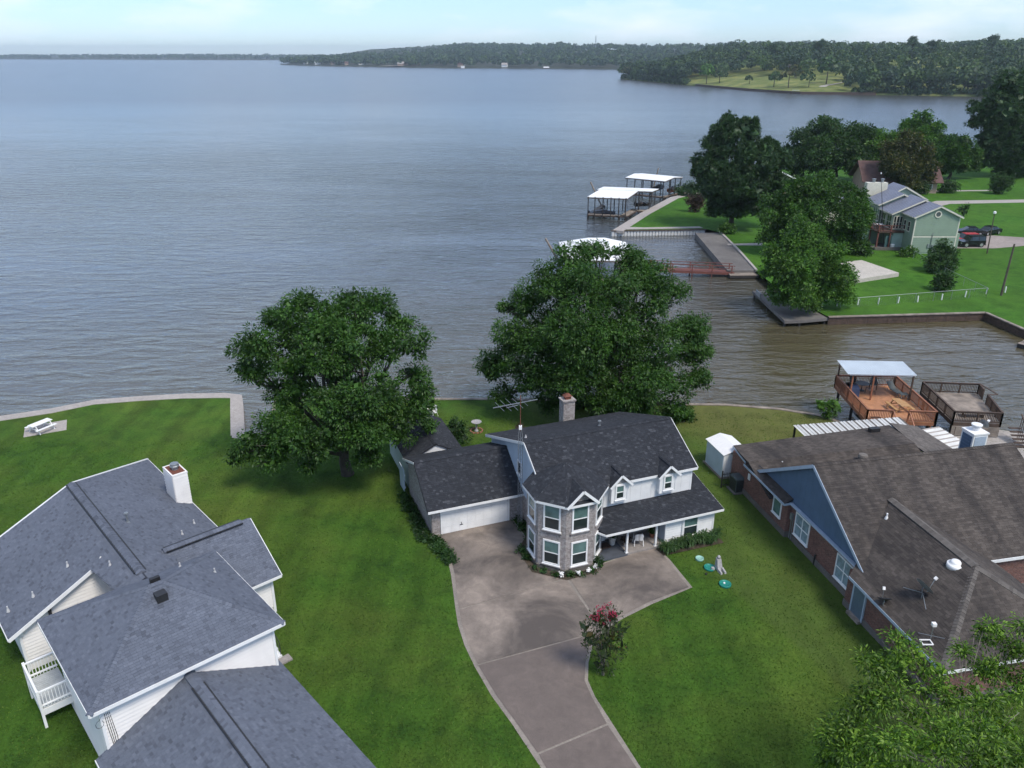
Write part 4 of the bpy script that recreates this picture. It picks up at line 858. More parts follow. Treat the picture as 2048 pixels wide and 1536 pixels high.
MB().tube([(0, 0, -.1), (0, 0, .9)], .022, 6).build('mast', M['galv'], an); MB().box(-.1, -.1, .88, .1, .1, 1.05).build('head', M['plastic_white'], an)
MB().box(-.55, -.45, .05, -.1, -.4, .1).box(-.55, -.1, .05, -.1, -.05, .1).box(-.6, -.45, .05, -.55, -.05, .1).box(-.1, -.45, .05, -.05, -.05, .1).build('frame', M['plastic_white'], an)
MB().tube([(-.5, .3, .2), (.5, -.3, .35)], .015, 5).tube([(0, 0, .5), (.4, .4, -.1)], .015, 5).build('arm', M['galv'], an)
# ------------------------------------------------------------------ lattice TV mast
tv = thing('television_mast', 'tall lattice mast with a many armed television antenna beside the brick house', 'antenna', (*at(1040, 1052), 0))
lg = [(.16 * math.cos(a), .16 * math.sin(a)) for a in (R(90), R(210), R(330))]
for x, y in lg: MB().tube([(x, y, 0), (x, y, 6.9), (x * .3, y * .3, 7.5)], .018, 5).build('leg', M['grey_metal'], tv)
br = MB()
for k in range(22):
    for i in range(3):
        a, b = lg[i], lg[(i + 1) % 3]; br.tube([(*a, k * .31), (*b, (k + 1) * .31)], .009, 4, False)
br.build('lattice', M['grey_metal'], tv)
MB().tube([(0, 0, 7.2), (0, 0, 9.75)], .028, 6).build('pole', M['rust'], tv); MB().box(-.1, -.1, 7.35, .1, .1, 7.6).build('rotor', M['plastic_white'], tv)
b0, b1 = V(-1.75, -.75, 9.2), V(1.1, .5, 9.25); MB().bar(b0, b1, .05).build('boom', M['galv'], tv); MB().bar(b0 + V(.85, .3, -.12), V(-.15, -.05, 9.1), .04).build('boom', M['galv'], tv)
dirx = (b1 - b0).normalized(); prp = V(-dirx.y, dirx.x, 0)
for k, L in enumerate((.75, .9, 1.0, .85, .65)):
    c = b0 + dirx * (.45 + k * .42); MB().tube([c - prp * L, c + prp * L], .014, 5).build('element', M['galv'], tv)

# ------------------------------------------------------------------ raised decks over the boat slips
def deck(name, label, P, zf, wood, board_m, rail_h=.98, gaps=(), board_dir=0, zt=None):
    """P: four corners FL, FR, BR, BL (metres)"""
    o = Vector((*P[0], 0)); t = thing(name, label, 'deck', (*P[0], 0)); Q = [Vector((*p, 0)) - o for p in P]
    n = int((Q[3] - Q[0]).length / .145)
    for k in range(n):
        a, b = k / n, (k + 1) / n - .007 / (Q[3] - Q[0]).length
        A, B, C, D = Q[0].lerp(Q[3], a), Q[1].lerp(Q[2], a), Q[1].lerp(Q[2], b), Q[0].lerp(Q[3], b); z = V(0, 0, zf)
        MB().slab([A + z, B + z, C + z, D + z], .04).build('board', board_m, t)
    for i in range(4):
        a, b = Q[i], Q[(i + 1) % 4]; MB().bar(a + V(0, 0, zf - .19), b + V(0, 0, zf - .19), .06, .28).build('rim_joist', wood, t)
    bm = MB().box(-.019, -.019, .06, .019, .019, rail_h - .06).mesh('baluster')
    for i in range(4):
        a, b = Q[i], Q[(i + 1) % 4]; L = (b - a).length; d = (b - a).normalized()
        segs = [(0, L)]
        for gi, g0, g1 in gaps:
            if gi == i: segs = [(0, L * g0), (L * g1, L)]
        for s0, s1 in segs:
            p, q = a + d * s0 + V(0, 0, zf), a + d * s1 + V(0, 0, zf)
            MB().bar(p + V(0, 0, rail_h), q + V(0, 0, rail_h), .15, .045).build('top_rail', wood, t); MB().bar(p + V(0, 0, rail_h - .1), q + V(0, 0, rail_h - .1), .04, .09).bar(p + V(0, 0, .1), q + V(0, 0, .1), .04, .09).build('rail', wood, t)
            np_ = max(1, round((s1 - s0) / 1.6))
            for k in range(np_ + 1):
                c = p.lerp(q, k / np_); MB().box(c.x - .055, c.y - .055, zf - .3, c.x + .055, c.y + .055, zf + rail_h - .02).build('post', wood, t)
            nb = int((s1 - s0) / .135)
            for k in range(nb):
                c = p + d * (.07 + k * .135); bo = link('baluster', bm, wood, t); bo.location = c; bo.rotation_euler = (0, 0, math.atan2(d.y, d.x))
    for a in (.06, .5, .94):
        for b in (.05, .95):
            c = Q[0].lerp(Q[3], a).lerp(Q[1].lerp(Q[2], a), b); MB().tube([(c.x, c.y, -3), (c.x, c.y, zf - .3)], .13, 8).build('piling', M['pile'], t)
    for b in (.05, .5, .95): MB().bar(Q[0].lerp(Q[1], b) + V(0, 0, zf - .42), Q[3].lerp(Q[2], b) + V(0, 0, zf - .42), .1, .22).build('beam', wood, t)
    return t, Q
d1, Q1 = deck('raised_deck', 'orange stained raised deck with a tin canopy over the water', [(29.75, 61.2), (35.3, 60.75), (35.45, 68.75), (30.0, 68.95)], 1.5, M['wood_orange_dark'], M['wood_orange'], gaps=[(0, .37, .6)])
a_ = Q1[0].lerp(Q1[1], .485)
for k in range(4): MB().bar(a_ + V(-.62, -.14 - k * .26, 1.3 - k * .2), a_ + V(.62, -.18 - k * .26, 1.3 - k * .2), .28, .05).build('step', M['wood_orange'], d1)
MB().bar(a_ + V(.68, .0, 2.4), a_ + V(.75, -1.1, 1.5), .1, .06).bar(a_ + V(-.62, .0, 2.4), a_ + V(-.6, -1.1, 1.5), .1, .06).build('stair_rail', M['wood_orange_dark'], d1)
cv = thing('tin_canopy', 'pale corrugated tin canopy over the seating of the orange deck', 'canopy', (29.75, 61.2, 0))
cz = 4.05; ribbed(cv, (-.35, 4.1, cz - .05), (5.55, 3.75, cz - .05), (5.65, 6.85, cz + .1), (-.2, 7.15, cz + .1), M['tin_blue'], 14, amp=.035)
for x, y in ((.25, 4.35), (2.05, 4.2), (5.45, 4.1), (.35, 7.6), (5.5, 7.3)): MB().box(x - .06, y - .06, 1.5, x + .06, y + .06, cz - .03).build('post', M['wood_orange_dark'] if x < 3 and y < 5 else M['wood_dark'], cv)
MB().bar((-.1, 4.25, cz - .12), (5.5, 3.95, cz - .12), .06, .14).bar((0, 6.9, cz - .02), (5.5, 6.7, cz - .02), .06, .14).build('beam', M['white'], cv)
d2, Q2 = deck('weathered_deck', 'dark weathered raised deck with grey boards beside the orange deck', [(37.1, 61.3), (40.9, 60.9), (42.4, 67.3), (37.5, 67.8)], 1.3, M['wood_dark'], M['wood_grey'], gaps=[(1, .62, .8)])
MB().bar(Q2[1].lerp(Q2[2], .6) + V(.8, 0, 2.3), Q2[2] + V(.0, 0, 2.3), .14, .05).bar(Q2[1].lerp(Q2[2], .6) + V(0, 0, 2.3), Q2[1].lerp(Q2[2], .6) + V(.8, 0, 2.3), .14, .05).build('stair_rail', M['wood_dark'], d2)
for k in range(5): MB().bar(Q2[0] + V(.3 + k * .75, -.06, .1), Q2[0] + V(.3 + k * .75, -.06, .9), .1, .05).build('brace', M['wood_dark'], d2)
for k in range(4): MB().bar(Q2[0] + V(0, -.05, .85 - k * .22), Q2[1] + V(0, -.05, .85 - k * .22), .04, .2).build('plank', M['wood_grey'], d2)
for k in range(6): MB().bar(Q2[1] + V(.5, -.4 - k * .28, 1.1 - k * .2), Q2[1] + V(1.5, -.5 - k * .28, 1.1 - k * .2), .28, .05).build('step', M['wood_dark'], d2)
for k in range(8): MB().bar(Q2[1] + V(1.5, -.3 - k * .24, .1), Q2[1] + V(1.5, -.3 - k * .24, 2.1 - k * .17), .04).build('baluster', M['wood_dark'], d2)
MB().bar(Q2[1] + V(1.5, -.1, 2.2), Q2[1] + V(1.5, -2.1, .85), .1, .06).build('stair_rail', M['wood_dark'], d2)

def picnic(name, label, p, rz, mat, L=1.8, benches=True, cat='picnic table'):
    t = thing(name, label, cat, p, rz)
    for k in range(5): MB().box(-L / 2, -.36 + k * .145, .72, L / 2, -.225 + k * .145, .76).build('board', mat, t)
    for s in (-1, 1):
        for k in range(2): MB().box(-L / 2, s * .74 - .13 + k * .135, .43, L / 2, s * .74 - .005 + k * .135, .47).build('seat_board', mat, t)
    for x in (-L * .36, L * .36):
        MB().box(x - .02, -.84, .34, x + .02, .84, .43).box(x - .02, -.34, .63, x + .02, .34, .72).build('cross_beam', mat, t)
        for s in (-1, 1): MB().bar((x + .045, s * .74, 0), (x + .045, s * .24, .72), .05, .1).build('leg', mat, t)
    return t
picnic('picnic_table', 'honey coloured picnic table on the orange raised deck', (33.4, 63.2, 1.5), R(95), M['wood_table'])
picnic('picnic_table', 'white picnic table on a pale concrete pad by the seawall', (*at(84, 862), .05), R(62), M['plastic_white'])
pp = thing('picnic_pad', 'pale concrete pad in the grass under the white picnic table', 'slab', (*at(92, 857), 0))
q_ = [at(47, 875), at(133, 860), at(134, 840), at(50, 855)]; MB().slab([(p[0] - pp.location.x, p[1] - pp.location.y, .04) for p in q_], .1).build('slab', M['walk'], pp)
tb = thing('low_table', 'weathered low plank table at the near end of the dark deck', 'table', (39.3, 62.3, 1.3), R(-4))
for k in range(5): MB().box(-.9, -.35 + k * .14, .38, .9, -.22 + k * .14, .42).build('board', M['wood_grey'], tb)
for x in (-.75, .75): MB().box(x - .05, -.3, 0, x + .05, .3, .38).build('leg', M['wood_dark'], tb)
def chair(name, label, p, rz, mat, frame, cat='chair', wide=.56, back=.55, group=None):
    t = thing(name, label, cat, p, rz, group)
    MB().hexa([(-wide / 2, -.26, .40), (wide / 2, -.26, .40), (wide / 2, .24, .38), (-wide / 2, .24, .38)], [(-wide / 2, -.26, .44), (wide / 2, -.26, .44), (wide / 2, .24, .41), (-wide / 2, .24, .41)]).build('seat', mat, t)
    m = MB(); n = 9                                        # rounded, raked backrest
    for k in range(n):
        a0, a1 = math.pi * (k / n), math.pi * ((k + 1) / n); f = lambda a, z, r: (wide / 2 * r * math.cos(a), .2 + .1 * math.sin(a) + (z - .4) * .22, z)
        top = lambda a: .44 + back * (.72 + .28 * math.sin(a))
        m.hexa([f(a0, .4, 1), f(a1, .4, 1), f(a1, .4, .93), f(a0, .4, .93)], [f(a0, top(a0), 1), f(a1, top(a1), 1), f(a1, top(a1), .93), f(a0, top(a0), .93)])
    m.build('backrest', mat, t)
    for x in (-1, 1):
        MB().tube([(x * wide / 2, -.25, .62), (x * (wide / 2 + .03), .05, .64), (x * wide / 2, .26, .66)], .028, 6).build('armrest', frame, t)
        MB().tube([(x * (wide / 2 + .02), -.28, 0), (x * wide / 2, -.24, .62)], .026, 6).build('leg', frame, t); MB().tube([(x * (wide / 2 + .02), .34, 0), (x * wide / 2, .22, .42)], .026, 6).build('leg', frame, t)
    return t
for lb, x, y, rz, mt, cat in (('dark patio chair with its back to the left corner of the deck', .9, 6.3, 150, 'black', 'chair'), ('dark patio chair in front of the far deck rail', 1.7, 7.2, 5, 'black', 'chair'), ('dark mesh chair near the middle canopy post', 3.4, 6.9, -20, 'ac', 'chair'), ('tan swivel patio chair facing the round dark table', 2.6, 5.6, 200, 'tan', 'chair')):
    chair('patio_chair', lb, (29.75 + x, 61.2 + y, 1.5), R(rz), M[mt], M['black'], cat)
pt = thing('patio_table', 'round dark patio table under the tin canopy', 'table', (31.9, 67.6, 1.5)); MB().lathe([(.55, .68), (.6, .7), (.6, .72), (.02, .73)], 20).build('tabletop', M['black'], pt); MB().lathe([(.3, 0), (.28, .03), (.04, .06), (.04, .68)], 12).build('pedestal', M['black'], pt)
lo = thing('sun_lounger', 'dark reclining lounger by the right rail under the tin canopy', 'lounger', (34.6, 67.0, 1.5), R(100))
MB().box(-.9, -.3, .3, .2, .3, .36).build('seat', M['ac'], lo); MB().hexa([(.2, -.3, .3), (.9, -.3, .75), (.9, .3, .75), (.2, .3, .3)], [(.2, -.3, .36), (.88, -.3, .81), (.88, .3, .81), (.2, .3, .36)]).build('backrest', M['ac'], lo)
for x in (-.8, .6):
    for y in (-.27, .27): MB().tube([(x, y, 0), (x, y, .3)], .02, 6).build('leg', M['galv'], lo)
gr = thing('gas_grill', 'blue covered grill in the left corner of the orange deck', 'grill', (30.6, 66.2, 1.5), R(5))
MB().hexa([(-.4, -.3, .05), (.4, -.3, .05), (.4, .3, .05), (-.4, .3, .05)], [(-.38, -.27, .85), (.38, -.27, .85), (.38, .27, .85), (-.38, .27, .85)]).build('cover', plain('navy_cover', (.03, .05, .11), .8, .2), gr); MB().hexa([(-.38, -.27, .85), (.38, -.27, .85), (.38, .27, .85), (-.38, .27, .85)], [(-.25, -.12, 1.1), (.25, -.12, 1.1), (.25, .2, 1.1), (-.25, .2, 1.1)]).build('hood', bpy.data.materials['navy_cover'], gr)
ot = thing('side_table', 'small dark slatted side table by the right deck rail', 'table', (34.8, 65.6, 1.5))
for k in range(4): MB().box(-.35, -.3 + k * .155, .5, .35, -.16 + k * .155, .53).build('slat', M['ac'], ot)
for x in (-.3, .3):
    for y in (-.25, .25): MB().box(x - .025, y - .025, 0, x + .025, y + .025, .5).build('leg', M['galv'], ot)
ht = thing('deck_hatch', 'dark slatted hatch lying flat near the deck stairs', 'grate', (30.75, 61.7, 1.5))
for k in range(5): MB().box(-.4, -.14 + k * .06, 0, .4, -.1 + k * .06, .03).build('slat', M['wood_dark'], ht)
# a boat hanging in the lift under the orange deck, seen between the pilings
def boat(name, label, p, rz, L=5.5, W=2.1, mat=None, seat=None, cat='boat', group=None, cover=False):
    t = thing(name, label, cat, p, rz, group); prof_ = [(-.5, .9), (-.2, 1.0), (.15, .95), (.35, .7), (.48, .25), (.5, .05)]
    m = MB(); ring = []
    for x, w in prof_:
        i = len(m.v); m.v += [(x * L, -w * W / 2, .75), (x * L, -w * W * .38, .2), (x * L, 0, 0.05 + max(0, x) * .5), (x * L, w * W * .38, .2), (x * L, w * W / 2, .75)]; ring.append(i)
    for a, b in zip(ring, ring[1:]):
        for k in range(4): m.f.append((a + k, b + k, b + k + 1, a + k + 1))
    m.f.append(tuple(ring[0] + k for k in range(5))); m.build('hull', mat or M['siding'], t)
    m = MB(); m.poly([(x * L, -w * W / 2 * .93, .6) for x, w in prof_] + [(x * L, w * W / 2 * .93, .6) for x, w in prof_[::-1]]); m.build('deck', seat or M['boatgrey'], t)
    if cover: MB().hexa([(-.45 * L, -W * .4, .62), (.3 * L, -W * .4, .62), (.3 * L, W * .4, .62), (-.45 * L, W * .4, .62)], [(-.4 * L, -W * .2, 1.0), (.1 * L, -W * .2, 1.25), (.1 * L, W * .2, 1.25), (-.4 * L, W * .2, 1.0)]).build('cover', seat or M['boatgrey'], t)
    else:
        MB().hexa([(.08 * L, -W * .35, .6), (.16 * L, -W * .35, .6), (.16 * L, W * .35, .6), (.08 * L, W * .35, .6)], [(.02 * L, -W * .33, 1.05), (.05 * L, -W * .33, 1.05), (.05 * L, W * .33, 1.05), (.02 * L, W * .33, 1.05)]).build('windscreen', M['pane'], t)
        for s in (-1, 1): MB().box(-.15 * L, s * W * .22 - .25, .6, -.05 * L, s * W * .22 + .25, 1.0).build('seat', M['tan'], t)
    MB().box(-.56 * L, -.2, .3, -.5 * L, .2, 1.15).build('outboard_motor', M['black'], t)
    return t
boat('lift_boat', 'white boat hanging under the orange raised deck between pilings', (31.6, 65.0, -.7), R(92), 5.0, 1.9)
# ------------------------------------------------------------------ foliage
def crown_mesh(name, lobes, dens, leaves, L, W, rc, droop=.4, inner=.15, outw=.7, needle=False, low=-.75, seed=0, lift=.25, solid=.9, shrink=1.0, sub=0, fillk=1.0):
    """lobes: (centre, radii); leaf-sized folded faces in sprays over and a little inside each lobe"""
    g = np.random.default_rng(seed + len(lobes) * 17 + 3); C_l, D_l = [], []
    lobes = [(c, tuple(q * shrink for q in r)) for c, r in lobes]
    if sub:                                     # each bough ends in several rounded leaf clumps
        L2 = []
        for c, r in lobes:
            for j in range(sub):
                d = g.normal(size=3); d /= np.linalg.norm(d); d[2] = d[2] * .8 + .15; f = g.uniform(.5, .82); q = g.uniform(.34, .56)
                L2.append((tuple(np.array(c) + d * np.array(r) * f), tuple(np.array(r) * q * np.array([1, 1, .85]))))
        lobes = L2
    cs = np.array([c for c, _ in lobes], float); rs = np.array([r for _, r in lobes], float)
    for (c, r) in lobes:
        c = np.array(c, float); r = np.array(r, float); area = 4 * math.pi * ((r[0] * r[1]) ** 1.6 / 3 + (r[0] * r[2]) ** 1.6 / 3 + (r[1] * r[2]) ** 1.6 / 3) ** (1 / 1.6)
        n = max(4, int(area * dens)); d = g.normal(size=(n, 3)); d /= np.linalg.norm(d, axis=1)[:, None]; d = d[d[:, 2] > low]
        f = g.uniform(.78, 1.08, len(d)); k = g.random(len(d)) < inner; f[k] = g.uniform(.3, .78, k.sum())
        p = c + d * r * f[:, None]
        q = ((p[:, None, :] - cs[None]) / rs[None]); deep = ((q ** 2).sum(2) < .42).sum(1) > 0       # drop sprays buried in a neighbouring lobe
        keep = ~deep | (g.random(len(p)) < .25); C_l.append(p[keep]); D_l.append(d[keep])
    C, D = np.concatenate(C_l), np.concatenate(D_l); n = len(C)
    Cc = np.repeat(C, leaves, 0); Dd = np.repeat(D, leaves, 0); m = len(Cc)
    s = g.normal(size=(m, 3)); s /= np.linalg.norm(s, axis=1)[:, None]; rad = g.random(m)[:, None] ** .5
    if needle: ax = s + Dd * outw + np.array([0, 0, .35]); pos = Cc + s * .12 * rc
    else:
        pos = Cc + s * rad * rc * np.array([1, 1, .75]); ax = s * .9 + Dd * outw + np.array([0, 0, -droop])
    ax /= np.linalg.norm(ax, axis=1)[:, None]
    nr = g.normal(size=(m, 3)) * .75 + Dd * .6 + np.array([0, 0, .8]); nr -= (nr * ax).sum(1)[:, None] * ax; nr /= np.linalg.norm(nr, axis=1)[:, None] + 1e-9
    sd = np.cross(ax, nr)
    fill = []
    if solid:                                   # larger dark-side leaf sprays inside each lobe keep the crown from being see-through
        for (c, r) in lobes:
            n = int(4 * math.pi * max(r) ** 2 * dens * solid) + 6; d = g.normal(size=(n, 3)); d /= np.linalg.norm(d, axis=1)[:, None]
            p = np.array(c) + d * np.array(r) * g.uniform(.3, .82, n)[:, None]; a = g.normal(size=(n, 3)); a /= np.linalg.norm(a, axis=1)[:, None]; b = np.cross(a, d + g.normal(0, .5, (n, 3))); b /= np.linalg.norm(b, axis=1)[:, None] + 1e-9
            q = L * fillk * g.uniform(.9, 1.7, n)[:, None]; fill.append(np.stack([p - a * q, p - b * q * .6, p + a * q, p + b * q * .6], 1))
    l = (L * g.uniform(.65, 1.3, m))[:, None]; w = (W * g.uniform(.7, 1.3, m))[:, None]
    v = np.empty((m, 4, 3)); v[:, 0] = pos; v[:, 1] = pos + ax * l * .5 + sd * w * .5 + nr * w * lift; v[:, 2] = pos + ax * l; v[:, 3] = pos + ax * l * .5 - sd * w * .5 + nr * w * lift
    if fill: v = np.concatenate([v] + fill)
    return quads_mesh(name, v.reshape(-1, 3)), C
def limbs(base, top, r0, lobes, tips=None, n=7, seed=0, wig=.25, thin=1.0):
    rg = random.Random(seed); m = MB(); b, t = Vector(base), Vector(top); P = [b - V(0, 0, .3), b + V(0, 0, .15), b.lerp(t, .35) + V(rg.uniform(-wig, wig), rg.uniform(-wig, wig), 0) * .5, t]
    m.tube(P, [r0 * 1.55, r0 * 1.15, r0 * .9, r0 * .7], 10)
    for c, r in lobes:
        c = Vector(c); s = b.lerp(t, rg.uniform(.5, 1)); mid = s.lerp(c, .5) + V(rg.uniform(-wig, wig), rg.uniform(-wig, wig), rg.uniform(.1, .6)) * 1.2
        L = (c - s).length; ra = min(r0 * .5, .03 + L * .022) * thin
        m.tube([s, s.lerp(mid, .5) + V(0, 0, .1), mid, mid.lerp(c, .55), c], [ra, ra * .85, ra * .65, ra * .45, ra * .2], n)
        for k in range(3):
            e = c + V(*[rg.uniform(-.75, .75) * r[i] for i in range(3)]); m.tube([mid.lerp(c, .3 + .2 * k), mid.lerp(e, .7) + V(0, 0, .15), e], [ra * .35, ra * .22, .01], 5)
    return m
def tree(name, label, base, lobes, lmat, bmat='bark', trunk_top=None, r0=.3, group=None, cat='tree', kind='tree', seed=1, wig=.25, thin=1.0, **k):
    base = Vector(base); t = thing(name, label, cat, base, 0, group); loc = [((Vector(c) - base)[:], r) for c, r in lobes]
    me, C = crown_mesh('crown', loc, seed=seed, **k); link('crown', me, M[lmat], t)
    zt = trunk_top if trunk_top else min(c[2] for c, _ in loc) + .8
    limbs((0, 0, 0), (0, 0, zt), r0, loc, seed=seed, wig=wig, thin=thin).build('trunk', M[bmat], t, True)
    return t
def lob(px, Y0, sy=.85, sz=.92):                # (photo x, y, radius, depth offset) -> lobes at that distance
    out = []
    for x, y, r, dy in px:
        p = atY(x, y, Y0 + dy); s = math.hypot(Y0 + dy, CAM_H - p[2]) / FPX * r; out.append((p, (s, s * sy, s * sz)))
    return out
PEC = dict(dens=2.3, leaves=22, L=.24, W=.1, rc=.4, droop=.5, solid=1.5, fillk=.7, shrink=1.06, sub=9, inner=.08)
t1b = (*at(695, 948), 0)
tree('pecan_tree', 'spreading pecan tree on the open lawn left of the garage', t1b, lob([(612, 640, 62, 1), (685, 618, 45, 2), (745, 640, 58, 1), (800, 690, 48, 0), (548, 705, 62, 0), (640, 700, 62, -1.5), (722, 712, 62, -1.5), (800, 640, 32, 2.5), (560, 640, 35, 2),
     (505, 745, 38, .5), (580, 775, 50, 0), (735, 785, 62, -3), (815, 790, 52, 0), (845, 820, 30, 1), (660, 815, 55, -3.5), (575, 850, 55, -2), (510, 890, 42, -2), (478, 912, 24, -2.5), (545, 905, 40, -3),
     (635, 880, 52, -4), (725, 865, 58, -3.5), (795, 850, 48, -1), (735, 915, 30, -3.5), (615, 925, 28, -4), (690, 760, 40, 3), (645, 655, 48, 0), (700, 670, 45, -.5), (610, 735, 40, .5), (680, 735, 38, 1), (860, 845, 18, .5), (520, 700, 26, 1), (830, 745, 22, 1)], t1b[1]), 'lf_pecan', trunk_top=3.2, r0=.42, seed=3, wig=.7, **PEC)
t2b = (*at(1203, 824), 0)
tree('pecan_tree', 'largest pecan tree standing on the shore behind the brick house chimney', t2b, lob([(1150, 515, 38, 1), (1195, 507, 30, 2), (1250, 515, 38, 1), (1290, 545, 42, 1.5), (1110, 575, 52, 0), (1195, 580, 70, -2), (1275, 590, 62, -1), (1050, 615, 42, 1), (1015, 618, 20, 1),
     (1330, 600, 42, 1), (1080, 665, 70, -1), (1180, 665, 80, -4), (1285, 670, 75, -3), (1355, 670, 55, 0), (1385, 705, 36, 1), (1025, 680, 38, 1), (1005, 735, 40, 0), (978, 745, 22, .5), (1060, 750, 62, -3), (1150, 765, 62, -4.5), (1245, 765, 72, -4.5), (1335, 760, 62, -2),
     (1395, 760, 30, 0), (1405, 705, 18, 1), (1290, 815, 42, -3), (1340, 820, 34, -2), (1210, 815, 40, -4.5), (1372, 835, 18, -1.5), (1005, 790, 24, -1), (1100, 800, 30, -2), (1230, 700, 60, 3), (1120, 690, 60, 3)], t2b[1]), 'lf_pecan', trunk_top=4.2, r0=.55, seed=5, wig=.8, **PEC)
fb = (*at(1895, 1690), 0)
FR = [(1785, 1280, 30, 26), (1815, 1300, 34, 26), (1745, 1330, 32, 25), (1790, 1345, 48, 25), (1845, 1335, 38, 25.5), (1965, 1262, 34, 27), (2005, 1290, 46, 27), (2045, 1270, 44, 27.5), (2040, 1350, 55, 26), (1985, 1350, 46, 26), (1940, 1395, 40, 24.5), (1735, 1400, 48, 24),
      (1800, 1420, 60, 23.5), (1880, 1400, 46, 24), (1930, 1450, 60, 22.5), (2020, 1430, 70, 24), (1680, 1440, 34, 24), (1665, 1480, 32, 23.5), (1730, 1480, 55, 22.5), (1820, 1500, 60, 21.5), (1905, 1530, 62, 21), (2000, 1520, 75, 22), (1690, 1525, 50, 22.5), (1770, 1560, 60, 21), (1860, 1590, 70, 20.5), (1975, 1600, 80, 21), (1925, 1300, 14, 26.5), (1655, 1520, 24, 23)]
fl = []
for x, y, r, Y in FR: fl += lob([(x, y, r, 0)], Y, .8, .6)
tree('foreground_tree', 'light green leafy tree in front of the weathered brown roof', fb, fl, 'lf_front', 'bark_pale', trunk_top=3.0, r0=.2, seed=8, wig=.5, thin=.4, solid=1.0, fillk=.45, sub=5, shrink=1.1, dens=4.5, leaves=28, L=.19, W=.06, rc=.33, droop=.5, inner=.3, outw=.35, low=-.5)
# crape myrtle with crimson flower heads
cb = (*at(1206, 1350), 0)
cm_ = tree('crape_myrtle', 'small crape myrtle with crimson flower heads on the driveway edge', cb, lob([(1205, 1330, 26, 0), (1200, 1300, 36, 0), (1225, 1290, 36, .2), (1210, 1265, 38, 0), (1180, 1272, 24, -.1), (1168, 1255, 12, -.1), (1235, 1260, 24, .3), (1200, 1240, 24, 0), (1225, 1232, 20, .1), (1190, 1235, 14, 0)], cb[1]), 'lf_myrtle', 'bark_pale', trunk_top=.6, r0=.06, seed=4, wig=.15, cat='small tree', solid=.35, shrink=.84, dens=8, leaves=7, L=.15, W=.06, rc=.17, droop=-.2, outw=1.0, inner=.35)
fl2 = [( (Vector(c) - Vector(cb))[:], r) for c, r in lob([(1198, 1216, 4.5, 0), (1199, 1223, 4, 0), (1211, 1213, 5, .1), (1219, 1207, 3, 0), (1224, 1224, 6, 0), (1229, 1229, 5, 0), (1193, 1237, 6, -.2), (1234, 1230, 3.5, .1), (1213, 1229, 4, .1), (1209, 1243, 5, -.1), (1183, 1234, 2.5, -.1), (1220, 1237, 4, -.1)], cb[1])]
for k, lb_ in enumerate(fl2): me, _ = crown_mesh('flower_head', [(lb_[0], tuple(q * 1.0 for q in lb_[1]))], 60, 6, .07, .055, .05, seed=k, solid=0); link('flower_head', me, M['flower'], cm_)
st_ = MB()
for c, r in fl2: st_.tube([(c[0] * .6, c[1], c[2] * .6), c], .012, 4)
st_.build('stem', M['bark_pale'], cm_)

# ------------------------------------------------------------------ hedges and beds round the brick house
def h1w(u, v, z=0): return (-5.37 + u * math.cos(R(21)) - v * math.sin(R(21)), 45.98 + u * math.sin(R(21)) + v * math.cos(R(21)), z)
def shrub(name, label, pts, r, lmat='lf_shrub', cat='shrub', group=None, seed=2, h=.5, dens=14, leaves=10, L=.13, W=.07, rc=.16, **k):
    o = Vector(pts[0]); t = thing(name, label, cat, o, 0, group); lo_ = [((Vector(p) - o + V(0, 0, h * .55))[:], (r * random.uniform(.85, 1.15), r * random.uniform(.85, 1.15), h * random.uniform(.5, .7))) for p in pts]
    me, _ = crown_mesh('foliage', lo_, dens, leaves, L, W, rc, seed=seed, low=-.4, **k); link('foliage', me, M[lmat], t)
    s = MB()
    for c, r_ in lo_: s.tube([(c[0], c[1], -.05), (c[0], c[1], c[2])], [.03, .015], 5)
    s.build('stem', M['bark'], t); return t
shrub('low_hedge', 'low green groundcover hedge along the garage side wall', [h1w(-.55, v) for v in np.linspace(-.2, 5.6, 10)] , .5, h=.3, cat='hedge')
shrub('low_hedge', 'low clipped hedge running forward beside the driveway edge', [h1w(u, v) for u, v in zip(np.linspace(-.1, .3, 8), np.linspace(-.7, -3.3, 8))], .5, h=.28, cat='hedge', seed=6)
flat('planting_bed', [h1w(5.95, -.05)[:2], h1w(6.4, -.05)[:2], h1w(6.4, -3.4)[:2], h1w(5.15, -3.9)[:2], h1w(5.15, -5.9)[:2], h1w(6.5, -7.2)[:2], h1w(8.5, -7.25)[:2], h1w(8.6, -7.7)[:2], h1w(6.4, -7.75)[:2], h1w(4.7, -6.2)[:2], h1w(4.75, -3.6)[:2], h1w(5.9, -2.3)[:2]], .05, M['soil'])
shrub('groundcover', 'dark groundcover plants between garage corner and brick bay', [h1w(6.1, v) for v in np.linspace(-.5, -2.8, 5)] + [h1w(5.0, -4.0), h1w(4.95, -4.8)], .36, h=.35, seed=9, cat='plants')
shrub('groundcover', 'low plants at the foot of the front of the brick bay', [h1w(5.0, -5.9), h1w(5.4, -6.5), h1w(6.0, -7.1), h1w(6.7, -7.45), h1w(7.4, -7.5), h1w(8.2, -7.5)], .24, h=.25, seed=10, cat='plants')
wfl = tag(link('white_flowers', crown_mesh('white_flowers', [((x, y, .3), (.14, .14, .1)) for x, y, _ in [h1w(6.2, -7.4), h1w(7.2, -7.6), h1w(7.9, -7.6), h1w(8.5, -7.4)]], 30, 5, .09, .08, .08)[0], M['plastic_white']), 'white blossoms along the bed below the brick bay', 'flowers')
wfl['kind'] = 'stuff'
shrub('rounded_shrub', 'dark leafy shrub at the right corner of the brick bay', [h1w(8.75, -7.0), h1w(8.9, -7.25)], .3, h=.6, seed=12)
flat('planting_bed', [h1w(13.2, -6.75)[:2], h1w(13.3, -7.6)[:2], h1w(17.8, -7.75)[:2], h1w(17.9, -6.7)[:2]], .04, M['soil'])
